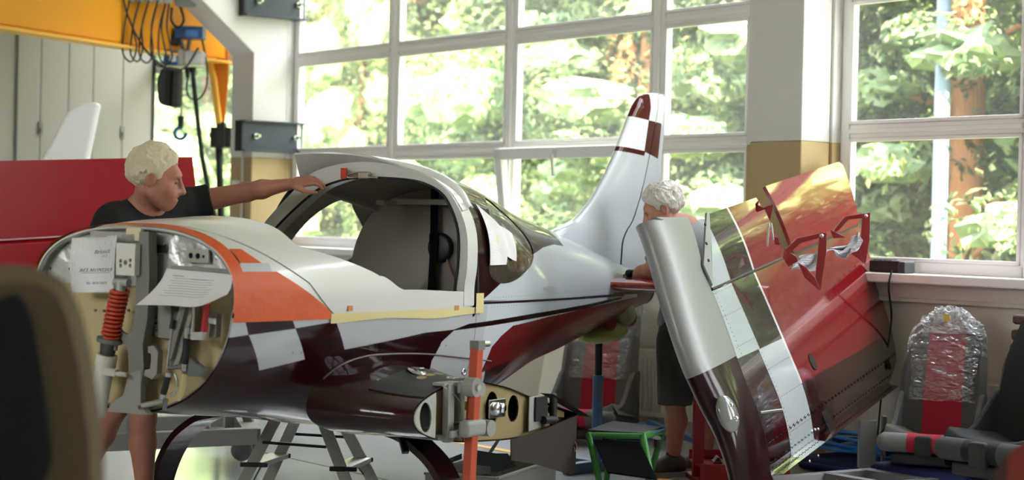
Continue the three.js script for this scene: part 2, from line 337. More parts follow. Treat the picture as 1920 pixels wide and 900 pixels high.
// radiators under the windows
function radiator(t0, t1, label) {
  const r = onWall(thing('radiator', label, 'radiator')); r.userData.group = 'white panel radiators under the windows';
  const w = t1 - t0, tc = (t0 + t1) / 2, rad = M(0xdcd7c9, 0.4);
  part(r, 'panel', box(w, 0.44, 0.012, tc, 0.35, 0.166, 0.004), rad);
  part(r, 'back_panel', box(w, 0.42, 0.012, tc, 0.35, 0.095, 0.004), rad);
  part(r, 'side_cover', box(0.01, 0.43, 0.085, t0, 0.35, 0.13, 0.003), rad); part(r, 'side_cover', box(0.01, 0.43, 0.085, t1, 0.35, 0.13, 0.003), rad);
  part(r, 'top_grille', [box(w, 0.012, 0.09, tc, 0.568, 0.13, 0.004), ...Array.from({ length: Math.floor(w / 0.04) }, (_, i) => box(0.012, 0.006, 0.06, t0 + 0.03 + i * 0.04, 0.577, 0.13, 0.001))], rad);
  part(r, 'flutes', Array.from({ length: Math.floor((w - 0.05) / 0.04) }, (_, i) => box(0.022, 0.36, 0.016, t0 + 0.045 + i * 0.04, 0.345, 0.175, 0.006)), rad).userData.kind = 'stuff';
  for (const t of [t0 + 0.12, t1 - 0.12]) part(r, 'bracket', box(0.03, 0.46, 0.04, t, 0.34, 0.072, 0.003), rad);
  for (const t of [t0 + 0.05, t1 - 0.05]) part(r, 'pipe', tube([V3(t, 0.14, 0.13), V3(t, 0.07, 0.13), V3(t, -0.002, 0.13)], 0.011, 6, 8), rad);
  return r;
}
radiator(-0.5, 0.95, 'long white fluted panel radiator behind the man in dark shorts');
radiator(2.3, 3.8, 'white fluted panel radiator behind the plastic wrapped red seat under the sill');
radiator(-4.4, -2.6, 'white panel radiator hidden behind the aircraft fuselage');

// ---------------------------------------------------------------- outside: ground, lamp post, wood
const ground = structure('ground'); onWall(ground);
part(ground, 'turf', box(130, 0.3, 70, -10, -0.36, -35.4, 0), M(0x5c6b35, 0.95, { bumpMap: rep(TX.fine, 60, 30), bumpScale: 0.02, key: 'turf' }));
part(ground, 'turf', box(130, 0.3, 50, -10, -0.36, 38.7, 0), M(0x5c6b35, 0.95, { key: 'turf2' }));
{
  const p = [4,2.338,-17.5], post = thing('lamp_post', 'pale blue steel lamp post standing outside the window', 'lamp post', [p[0], -0.21, p[2]]);
  const m = M(0x6c7c90, 0.4);
  part(post, 'base_plate', [lathe([[0, 0], [0.16, 0], [0.16, 0.02], [0.1, 0.05], [0, 0.05]]).translate(0, 0, 0)], m);
  part(post, 'pole', lathe([[0, 0.02], [0.074, 0.02], [0.07, 4], [0.064, 7.5], [0, 7.5]], 20), m);
  part(post, 'lamp_arm', tube([V3(0, 7.4, 0), V3(0, 7.8, -0.2), V3(0, 7.9, -0.8)], 0.03, 10), m);
  part(post, 'lamp_head', box(0.22, 0.1, 0.6, 0, 7.9, -1.05, 0.04), C.steelGrey);
}

{
  const leaf = (c) => M(c, 0.75, { vertexColors: true, transmission: 0.7, thickness: 0, specularIntensity: 0.08, key: 'leaf' + c });
  const LM = leaf(0xffffff), CM = M(0xffffff, 0.9, { vertexColors: true, specularIntensity: 0.05, key: 'core' }), bark = M(0x7a5540, 0.9, { bumpMap: rep(TX.soft, 3, 12), bumpScale: 0.03, key: 'bark' }), barkRed = M(0xa8704c, 0.9, { bumpMap: rep(TX.soft, 3, 12), bumpScale: 0.02, key: 'bark2' });
  const col = new THREE.Color();
  // a crown: thousands of small bent leaf sprays round a set of boughs
  function crown(seed, boughs, count, size, hues) {
    const R = rng(seed), P = [], N = [], K = [], tot = boughs.reduce((s, b) => s + b.r ** 2, 0);
    for (const b of boughs) {
      const n = Math.round(count * b.r ** 2 / tot), tone = R();
      for (let i = 0; i < n; i++) {
        const d = V3(R() * 2 - 1, R() * 2 - 1, R() * 2 - 1).normalize(), rr = b.r * (0.6 + 0.5 * Math.cbrt(R()));
        const c = V3(b.x + d.x * rr * (b.sx ?? 1), b.y + d.y * rr * (b.sy ?? 0.6), b.z + d.z * rr * (b.sx ?? 1));
        const nrm = d.clone().add(V3(R() - 0.5, R() - 0.2, R() - 0.5).multiplyScalar(1.3)).normalize();
        const t1 = V3(R() - 0.5, R() - 0.5, R() - 0.5).cross(nrm).normalize(), t2 = nrm.clone().cross(t1), s = size * (0.6 + 0.9 * R()), w = s * (0.35 + 0.3 * R());
        const a = c.clone().addScaledVector(t1, -s), e = c.clone().addScaledVector(t1, s), m1 = c.clone().addScaledVector(t2, w).addScaledVector(nrm, 0.2 * s), m2 = c.clone().addScaledVector(t2, -w).addScaledVector(nrm, 0.2 * s);
        const h = hues[Math.floor(R() * hues.length)];
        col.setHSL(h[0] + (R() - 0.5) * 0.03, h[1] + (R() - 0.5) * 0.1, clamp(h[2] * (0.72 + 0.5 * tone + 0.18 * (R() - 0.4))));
        const nn = nrm.clone().lerp(d, 0.5).normalize();
        for (const q of [a, m1, e, a, e, m2]) { P.push(q.x, q.y, q.z); N.push(nn.x, nn.y, nn.z); K.push(col.r, col.g, col.b); }
      }
    }
    const g = new THREE.BufferGeometry(); g.setAttribute('position', new THREE.Float32BufferAttribute(P, 3)); g.setAttribute('normal', new THREE.Float32BufferAttribute(N, 3)); g.setAttribute('color', new THREE.Float32BufferAttribute(K, 3)); return g;
  }
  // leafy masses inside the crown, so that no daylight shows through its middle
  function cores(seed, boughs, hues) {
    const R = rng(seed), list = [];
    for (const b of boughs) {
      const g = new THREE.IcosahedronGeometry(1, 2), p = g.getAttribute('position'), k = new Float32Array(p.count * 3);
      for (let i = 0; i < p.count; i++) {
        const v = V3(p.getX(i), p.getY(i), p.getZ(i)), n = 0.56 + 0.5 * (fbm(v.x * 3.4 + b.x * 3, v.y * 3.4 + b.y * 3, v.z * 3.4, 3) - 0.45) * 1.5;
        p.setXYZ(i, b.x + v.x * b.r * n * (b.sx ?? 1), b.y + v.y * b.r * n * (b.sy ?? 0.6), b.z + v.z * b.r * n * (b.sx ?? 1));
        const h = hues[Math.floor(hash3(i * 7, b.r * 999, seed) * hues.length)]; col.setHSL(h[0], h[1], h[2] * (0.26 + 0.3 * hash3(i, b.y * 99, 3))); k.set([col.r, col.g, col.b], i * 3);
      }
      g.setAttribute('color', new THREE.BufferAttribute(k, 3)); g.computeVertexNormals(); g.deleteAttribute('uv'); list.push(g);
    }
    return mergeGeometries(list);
  }
  function boughSet(seed, kind) {
    const R = rng(seed), out = [];
    if (kind === 'pine') { // layered plates of needles round a tall trunk
      for (let k = 0; k < 34; k++) { const y = 0.5 + 7.6 * (k / 33), reach = 2.1 * (1 - 0.75 * Math.pow(k / 33, 1.4)), a = k * 2.4 + R(), q = 0.35 + 0.65 * R(); out.push({ x: Math.cos(a) * reach * q, z: Math.sin(a) * reach * q, y: y + R() * 0.3, r: 0.5 + 0.45 * R(), sy: 0.55, sx: 1.15 }); }
    } else if (kind === 'birch') { // hanging leafy tresses
      for (let k = 0; k < 30; k++) { const y = 0.4 + 7 * (k / 29), reach = 1.5 * Math.sin(Math.PI * (0.2 + 0.75 * k / 29)), a = k * 2.4 + R(), q = 0.3 + 0.7 * R(); out.push({ x: Math.cos(a) * reach * q, z: Math.sin(a) * reach * q, y, r: 0.55 + 0.4 * R(), sy: 1.1, sx: 0.8 }); }
    } else { // wide bushy crown down to the ground
      for (let k = 0; k < 26; k++) { const y = 0.3 + 4.6 * Math.pow(R(), 0.9), reach = 1.9 * Math.sqrt(1 - Math.pow(y / 5.6, 2)), a = R() * 6.283; out.push({ x: Math.cos(a) * reach * R(), z: Math.sin(a) * reach * R(), y, r: 0.6 + 0.5 * R(), sy: 0.8 }); }
    }
    return out;
  }
  const HUE = { pine: [[0.26, 0.28, 0.44], [0.29, 0.26, 0.38], [0.23, 0.32, 0.5]], birch: [[0.24, 0.38, 0.5], [0.26, 0.36, 0.45], [0.22, 0.4, 0.56]], bush: [[0.26, 0.34, 0.44], [0.28, 0.3, 0.38], [0.24, 0.36, 0.5]] };
  const KIND = {
    pine: ['pine_tree', 'pine tree with a reddish trunk in the wood outside the windows', 'pines in the wood outside'],
    birch: ['birch_tree', 'pale yellow green birch tree in the wood outside the windows', 'birches in the wood outside'],
    bush: ['bushy_tree', 'low bushy broadleaf tree at the edge of the wood outside', 'bushy trees at the edge of the wood'],
  };
  const protos = {};
  function proto(kind, v) {
    const key = kind + v; if (protos[key]) return protos[key];
    const R = rng(100 + v * 7 + kind.length), boughs = boughSet(31 + v * 13 + kind.length * 5, kind), H = kind === 'bush' ? 3.6 : 8.2, r = kind === 'bush' ? 0.09 : kind === 'pine' ? 0.17 : 0.1;
    const lean = [(R() - 0.5) * 0.5, (R() - 0.5) * 0.5];
    const trunk = [tube([V3(0, -0.1, 0), V3(lean[0] * 0.3, H * 0.35, lean[1] * 0.3), V3(lean[0], H * 0.7, lean[1]), V3(lean[0] * 0.7, H, lean[1])], r, 10, 8)];
    boughs.forEach((b, i) => { if (i % 2 === 0) trunk.push(tube([V3(lean[0] * b.y / H, b.y - 0.35, lean[1] * b.y / H), V3(b.x * 0.5, b.y - 0.12, b.z * 0.5), V3(b.x, b.y, b.z)], r * 0.22, 5, 5)); });
    return protos[key] = { trunk: join(trunk), crown: crown(7 + v * 17 + kind.length, boughs, kind === 'pine' ? 12800 : 12400, kind === 'pine' ? 0.05 : 0.047, HUE[kind]), core: cores(5 + v, boughs, HUE[kind]), bark: kind === 'pine' ? barkRed : bark };
  }
  const R = rng(4242), rows = [[-6.2, 2.5], [-9.6, 2.3], [-13.5, 2.4], [-18, 2.8]];
  const place = [];
  rows.forEach(([z, step], r) => { for (let t = -35; t < 9; t += step) place.push([t + (R() - 0.5) * 1.3, z + (R() - 0.5) * 2, r]); });
  for (const [t, z, r] of place) {
    const q = R(), kind = r === 0 ? (q < 0.4 ? 'bush' : q < 0.75 ? 'birch' : 'pine') : q < 0.55 ? 'pine' : q < 0.85 ? 'birch' : 'bush';
    const p = proto(kind, Math.floor(R() * 2)), w = fromWall(t, -0.21, z), s = (0.85 + 0.35 * R()) * [0.9, 1.1, 1.2, 1.5][r];
    const o = thing(KIND[kind][0], KIND[kind][1], 'tree', [w.x, w.y, w.z], R() * 6.283, KIND[kind][2]); o.scale.setScalar(s);
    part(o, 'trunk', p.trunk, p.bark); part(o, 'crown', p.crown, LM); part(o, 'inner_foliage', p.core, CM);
  }
}


// ================================================================ the light aircraft (local frame: x aft, y up, z towards the open side)
const AX = -1.512, AZ = -7.43, ATURN = (90 - 32.3) * Math.PI / 180;
const plane = thing('aircraft', 'white and maroon light aircraft fuselage with chequered side and open canopy frame', 'aircraft', [AX, 0, AZ], ATURN);
const planeMatrix = new THREE.Matrix4().makeRotationY(ATURN).setPosition(AX, 0, AZ);
const fromPlane = (s, h, l) => V3(s, h, l).applyMatrix4(planeMatrix);
const hw = interp([0, 0.25, 0.5, 1, 1.5, 2, 2.5, 3.15, 3.9, 4.3], [0.54, 0.575, 0.598, 0.622, 0.622, 0.575, 0.485, 0.335, 0.165, 0.075]);
const hb = interp([0, 0.3, 0.64, 1.2, 1.7, 2.2, 2.65, 3.07, 3.52, 4.07, 4.3], [0.618, 0.586, 0.55, 0.478, 0.468, 0.55, 0.65, 0.715, 0.8, 0.905, 0.945]);
const hm = interp([0, 1, 2, 3, 4.3], [1.09, 1.075, 1.07, 1.07, 1.06]);
const ht = interp([0, 0.2, 0.45, 0.7, 1, 1.3, 1.57, 1.85, 2.05, 2.32, 2.8, 3.15, 3.6, 4, 4.3], [1.357, 1.383, 1.398, 1.43, 1.55, 1.64, 1.672, 1.64, 1.597, 1.523, 1.425, 1.355, 1.255, 1.17, 1.115]);
const nt = interp([0, 0.5, 1.5, 2, 2.6, 4.3], [2.45, 2.4, 2.6, 2.5, 2.15, 2]), nb = interp([0, 0.8, 1.6, 2.6, 4.3], [2.15, 2.5, 2.9, 2.3, 2]);
function hullAng(s, a) { // angle a: 0 open side, pi/2 top, pi far side, -pi/2 belly
  const c = Math.cos(a), q = Math.sin(a), n = q >= 0 ? nt(s) : nb(s), m = hm(s);
  return V3(s, m + (q >= 0 ? ht(s) - m : m - hb(s)) * Math.sign(q) * Math.pow(Math.abs(q), 2 / n), hw(s) * Math.sign(c) * Math.pow(Math.abs(c), 2 / n));
}
function hullAt(s, h, side = 1) { // point of the skin at height h
  const m = hm(s), q = h >= m ? clamp((h - m) / (ht(s) - m)) : clamp((m - h) / (m - hb(s))), n = h >= m ? nt(s) : nb(s);
  return V3(s, h, side * hw(s) * Math.pow(Math.max(0, 1 - Math.pow(q, n)), 1 / n));
}
const SILL = 1.035;
const low = (s) => { const m = hm(s); return Math.asin(clamp(Math.pow((m - SILL) / (m - hb(s)), nb(s) / 2))); };
const over = (s, a) => { const f = low(s), k = Math.PI / 2 + f; return hullAng(s, Math.PI / 2 - a * k); }; // a = 1 open side sill, 0 ridge, -1 far sill
const axisOf = (p) => V3(p.x, hm(clamp(p.x, 0, 4.3)), 0);
// livery seen square to the side; x 0..4.6 m aft, y 0.4..2.25 m
const PX0 = -0.06, PX1 = 4.62, PY0 = 0.38, PY1 = 2.26;
const sideUV = (p) => [(p.x - PX0) / (PX1 - PX0), (p.y - PY0) / (PY1 - PY0)];
const livery = canvasTex(2048, 824, (c, W, H) => {
  const X = (s) => (s - PX0) / (PX1 - PX0) * W, Y = (h) => (1 - (h - PY0) / (PY1 - PY0)) * H;
  const fill = (col, pts) => { c.fillStyle = col; c.beginPath(); pts.forEach((p, i) => i ? c.lineTo(X(p[0]), Y(p[1])) : c.moveTo(X(p[0]), Y(p[1]))); c.closePath(); c.fill(); };
  const GREY = '#a9abae', MAR = '#210609', SIL = '#b6bcc0', RED = '#5e1416';
  c.fillStyle = MAR; c.fillRect(0, 0, W, H);
  fill('#d6d4d0', [[-0.06, 1.05], [1.52, 1.03], [1.52, 2], [-0.06, 2]]);                     // gel coat deck
  // chequers along the cowl side
  fill(GREY, [[-0.054,1.015],[0.054,1.016],[0.09,0.948],[-0.037,0.936]]);
  fill(GREY, [[0.293,1.019],[0.529,1.021],[0.559,0.988],[0.329,0.967]]);
  fill(GREY, [[0.09,0.948],[0.329,0.967],[0.431,0.837],[0.215,0.8]]);
  fill(GREY, [[0.559,0.988],[0.516,1.028],[0.858,1.042],[1.526,1.037],[1.532,0.955],[1.39,0.926],[1.17,0.92],[0.644,0.868]]);
  // grey field behind the wing root, up to the swoosh
  fill(SIL, [[1.391,0.924],[1.547,0.983],[1.59,1.045],[2.162,1.044],[2.98,1.03],[3.95,1.016],[3.967,0.997],[3.012,0.967],[2.405,0.947],[1.943,0.922],[1.824,0.879],[1.739,0.831],[1.729,0.734],[1.799,0.627],[1.307,0.661],[1.267,0.736],[1.253,0.792],[1.301,0.875]]);
  fill(GREY, [[1.391,0.924],[1.547,0.983],[1.581,1.03],[1.665,1.028],[1.639,0.863],[1.692,0.661],[1.307,0.661],[1.267,0.736],[1.253,0.792],[1.301,0.875]]);
  fill('#170508', [[1.366,0.922],[1.507,0.948],[2.172,0.971],[2.999,0.987],[3.633,1.007],[3.651,0.997],[3.012,0.967],[2.179,0.948],[1.509,0.927]]);
  fill(RED, [[1.943,0.922],[2.405,0.947],[3.015,0.964],[3.972,0.993],[4.229,0.913],[3.194,0.849],[2.324,0.78],[1.816,0.734],[1.693,0.712],[1.71,0.761],[1.739,0.831],[1.824,0.879]]);
  fill(RED, [[2.0, 0.75], [2.3, 0.8], [4.62, 0.99], [4.62, 0.4], [1.9, 0.4]]);
  // upper rear: maroon to the swoosh, then silver
  fill(SIL, [[1.604,1.049],[1.785,1.123],[1.926,1.175],[2.205,1.258],[2.396,1.288],[2.619,1.302],[2.845,1.29],[3.133,1.239],[3.476,1.12],[3.468,1.027],[2.162,1.039]]);
  fill(SIL, [[2.95, 1.036], [4.62, 1.036], [4.62, 2.26], [3.1, 2.26], [3.02, 1.42], [2.8, 1.36], [2.78, 1.2]]);
  fill('#15090b', [[1.499,1.044],[2.162,1.039],[3.677,1.021],[3.683,1.011],[2.163,1.028],[1.5,1.035]]);         // seam line
  // fin chequers
  fill('#4a0f12', [[3.998,2.046],[4.022,2.076],[4.059,2.115],[4.122,2.15],[4.199,2.181],[4.304,2.207],[4.292,2.193],[4.24,2.027]]);
  fill('#d9dde0', [[4.291,2.206],[4.522,2.223],[4.477,2.008],[4.24,2.027]]);
  fill('#d9dde0', [[3.998,2.046],[4.24,2.027],[4.196,1.842],[3.867,1.864]]);
  fill('#4a2320', [[4.24,2.027],[4.449,2.02],[4.418,1.808],[4.196,1.842]]);
  fill('#3c0d10', [[3.855,1.867],[4.209,1.843],[4.197,1.817],[3.831,1.841]]);
  c.fillStyle = 'rgba(60,60,64,0.55)'; // rivets
  for (let s = 0.35; s < 1.35; s += 0.045) { c.beginPath(); c.arc(X(s), Y(0.87 - 0.01 * s), 1.6, 0, 7); c.fill(); }
  for (let s = 1.7; s < 4.2; s += 0.03) { c.beginPath(); c.arc(X(s), Y(1.018), 1.1, 0, 7); c.fill(); c.beginPath(); c.arc(X(s), Y(1.06), 1.1, 0, 7); c.fill(); }
  for (let h = 0.9; h < 1.3; h += 0.03) { c.beginPath(); c.arc(X(2.46), Y(h), 1.1, 0, 7); c.fill(); }
  c.strokeStyle = 'rgba(40,30,32,0.7)'; c.lineWidth = 1.2; c.beginPath(); c.moveTo(X(1.56), Y(1.03)); c.lineTo(X(1.56), Y(0.6)); c.stroke();
});
const paint = new THREE.MeshPhysicalMaterial({ map: livery, roughness: 0.3, specularIntensity: 0.1, clearcoat: 0.62, clearcoatRoughness: 0.025, side: THREE.DoubleSide, bumpMap: rep(TX.soft, 5, 2), bumpScale: 0.0015 });
const lining = M(0xa39d95, 0.8, { key: 'lining' }), hullOpt = { out: axisOf, uv: sideUV };

// lower hull, nose to tail
{
  const F = (u, v) => { const s = 4.3 * u, f = low(s); return hullAng(s, -f - v * (Math.PI - 2 * f)); };
  const g = shell(F, 110, 44, 0.008, hullOpt);
  part(plane, 'lower_hull', [g.outer, g.edge], paint, 'maroon hull with grey chequers and red belly'); part(plane, 'floor_lining', g.inner, lining);
  part(plane, 'tail_cap', new THREE.SphereGeometry(1, 16, 12).scale(0.03, 0.088, 0.075).translate(4.3, 1.03, 0), M(0x5e1416, 0.25, { clearcoat: 1, key: 'tailcap' }));
}
const frontEdge = (a) => 0.085 + 0.455 * Math.pow(Math.abs(a), 2.7);
const glassEdge = interp([0, 0.3, 0.55, 0.66, 0.76, 0.87], [0.5, 0.47, 0.43, 0.56, 0.69, 0.83]);
{ // cowl deck in front of the canopy
  const F = (u, v) => { const a = v * 2 - 1; return over(u * (frontEdge(a) - 0.006), a); };
  const g = shell(F, 14, 70, 0.008, hullOpt); part(plane, 'cowl_deck', g.all, C.white, 'white glossy cowl deck');
}
{ // canopy base: bow over the deck and a rail along each side
  const bow = shell((u, v) => { const a = (v * 2 - 1) * 0.87, f = frontEdge(a); return over(lerp(f, glassEdge(Math.abs(a)), u), a); }, 12, 80, 0.014, { ...hullOpt, offset: 0.004 });
  const can = part(plane, 'canopy_frame', bow.all, C.white, 'white composite canopy frame without its glass');
  for (const sd of [1, -1]) {
    const h83 = over(0.83, 0.87).y, rail = (u, v) => {
      const top = (s) => s < 0.83 ? over(s, 0.87).y : lerp(h83, 1.11, sstep(0.83, 1, s)) - 0.016 * sstep(1, 1.5, s);
      const s0 = 0.395, s1 = 1.5, s = lerp(lerp(0.54, s0, Math.pow(v, 0.85)), s1, u);
      return hullAt(s, lerp(1.02, top(s), v), sd);
    };
    part(can, 'side_rail', shell(rail, 60, 10, 0.02, { ...hullOpt, offset: 0.005 }).all, C.white);
  }
  // rear hoop of the canopy
  const inner = polyline([[-0.62, 1.03], [-0.6, 1.12], [-0.545, 1.25], [-0.46, 1.35], [-0.295, 1.482], [-0.19, 1.548], [-0.083, 1.582], [0.004, 1.597], [0.209, 1.597], [0.388, 1.578], [0.505, 1.525], [0.568, 1.43], [0.594, 1.347], [0.594, 1.2], [0.582, 1.11], [0.582, 1.03]]);
  const outer = polyline([[-0.66, 1.03], [-0.648, 1.14], [-0.6, 1.27], [-0.543, 1.364], [-0.364, 1.527], [-0.27, 1.608], [-0.163, 1.646], [-0.038, 1.668], [0.15, 1.668], [0.36, 1.625], [0.525, 1.545], [0.605, 1.44], [0.638, 1.347], [0.642, 1.2], [0.63, 1.11], [0.63, 1.03]]);
  const at3 = (p, s) => V3(s, p.y, p.x), N = 90, mk = (f) => patch(f, N, 4, { out: () => V3(1.48, 1.2, 0) });
  const face = (s) => patch((u, v) => at3(inner(u).lerp(outer(u), v), s), N, 3, { out: () => V3(1.49, 1.3, 0) });
  const hoop = join([mk((u, v) => at3(outer(u), lerp(1.445, 1.525, v))), patch((u, v) => at3(inner(u), lerp(1.445, 1.525, v)), N, 4, { out: (p) => V3(p.x, p.y * 2 - 1.1, p.z * 2) }), face(1.445), face(1.525)]);
  part(can, 'rear_hoop', hoop, C.white);
  // seal lip round the hoop's inner edge
  part(can, 'seal_strip', tube(Array.from({ length: 40 }, (_, i) => at3(inner(i / 39), 1.44)), 0.006, 90, 6), C.rubber);
  // roof cap with a flared edge
  const lipIn = polyline([[-0.315, 1.575], [-0.25, 1.617], [-0.163, 1.645], [-0.038, 1.667], [0.15, 1.667], [0.36, 1.625], [0.525, 1.545], [0.6, 1.45]]);
  const brow = [...[[-0.269,1.706]].map((p) => [...p, 1.34]), ...[[-0.177,1.711]].map((p) => [...p, 1.355]), ...[[-0.067,1.712]].map((p) => [...p, 1.375]), ...[[0.106,1.696]].map((p) => [...p, 1.41]), ...[[0.266,1.653]].map((p) => [...p, 1.44]), ...[[0.395,1.592]].map((p) => [...p, 1.47]), ...[[0.494,1.548]].map((p) => [...p, 1.49]), [0.6, 1.46, 1.5]];
  const lipOut = polyline(brow);
  const cap = (u, v) => { const a = lipIn(u), b = lipOut(u), k = v; return V3(lerp(1.45, b.z, Math.pow(k, 1.25)), lerp(a.y, b.y, 0.35 * k + 0.65 * k * k), lerp(a.x, b.x, k)); };
  part(can, 'roof_visor', shell(cap, 60, 14, 0.006, { out: () => V3(1.6, 2.2, 0) }).all, C.white, 'flared white visor lip over the hoop');
  part(can, 'roof_skin', shell((u, v) => { const b = lipOut(u), q = lipIn(u); return V3(lerp(b.z, 1.55, v), lerp(b.y, q.y + 0.02, v) + 0.012 * Math.sin(v * Math.PI), lerp(b.x, q.x, v)); }, 60, 10, 0.006, { out: () => V3(1.5, 1.2, 0) }).all, C.white);
  // catch at the top of the hoop with an orange tag
  const latch = part(can, 'catch', [tube([V3(1.42, 1.612, -0.02), V3(1.42, 1.622, 0.06), V3(1.42, 1.618, 0.12), V3(1.42, 1.604, 0.06), V3(1.42, 1.6, -0.02), V3(1.42, 1.612, -0.02)], 0.005, 24, 6), box(0.03, 0.028, 0.06, 1.43, 1.608, 0.075, 0.004), rod([1.42, 1.6, 0.1], [1.42, 1.598, 0.16], 0.005)], C.chrome, 'steel catch');
  part(latch, 'warning_tag', box(0.004, 0.05, 0.035, 1.415, 1.617, -0.035, 0.001), M(0xc3371c, 0.7), 'orange warning tag');
  for (const p of [[0.632,1.04],[1.389,1.023]]) part(can, 'tape_square', box(0.032, 0.022, 0.002, p[0], p[1], hullAt(p[0], p[1]).z + 0.008, 0.0005), M(0xb57943, 0.7), 'brown tape square');
}
// masking tape
{
  const tape = M(0xc9bd86, 0.7, { bumpMap: TX.soft, bumpScale: 0.003, key: 'mtape' });
  part(plane, 'masking_tape', [
    patch((u, v) => { const s = lerp(0.52, 1.6, u); return hullAt(s, lerp(0.988 + 0.006 * Math.sin(s * 9), 1.022, v)); }, 50, 3, { ...hullOpt, offset: 0.007 }),
    patch((u, v) => hullAt(lerp(1.535, 1.6, u), lerp(0.995, 1.085, v)), 4, 6, { ...hullOpt, offset: 0.014 }),
  ], tape, 'pale yellow masking tape');
  const ot = M(0xc24c12, 0.55, { bumpMap: rep(TX.crumple, 3, 2), bumpScale: 0.004, key: 'otape' });
  const band = (h0, h1, s0, off, wob) => patch((u, v) => { const h = lerp(h0, h1, v), p = hullAt(0.2, h), a0 = s0; const fe = interpFront(h); return hullAt(lerp(a0, fe - 0.012 + wob * Math.sin(h * 40), u), h); }, 16, 8, { ...hullOpt, offset: off });
  function interpFront(h) { const q = clamp((h - 1.02) / 0.34); return 0.085 + 0.455 * Math.pow(1 - Math.pow(q, 1.35), 2.2); }
  part(plane, 'orange_tape', [band(1.0, 1.1, -0.004, 0.006, 0.004), band(1.09, 1.19, -0.004, 0.008, 0.004), band(1.215, 1.275, 0.06, 0.006, 0.006),
    patch((u, v) => { const a = lerp(1.0, 0.05, u); return over(lerp(-0.012, 0.05, v), a); }, 60, 4, { ...hullOpt, offset: 0.009 }),
    patch((u, v) => { const a = lerp(0.1, -0.82, u); return over(lerp(-0.012, lerp(0.05, 0.03, u), v), a); }, 60, 4, { ...hullOpt, offset: 0.008 })], ot, 'orange protective tape');
  part(plane, 'silver_tape', patch((u, v) => hullAt(lerp(0.03, 0.2, u), lerp(1.185, 1.222, v)), 10, 3, { ...hullOpt, offset: 0.007 }), M(0xa9acae, 0.5));
}
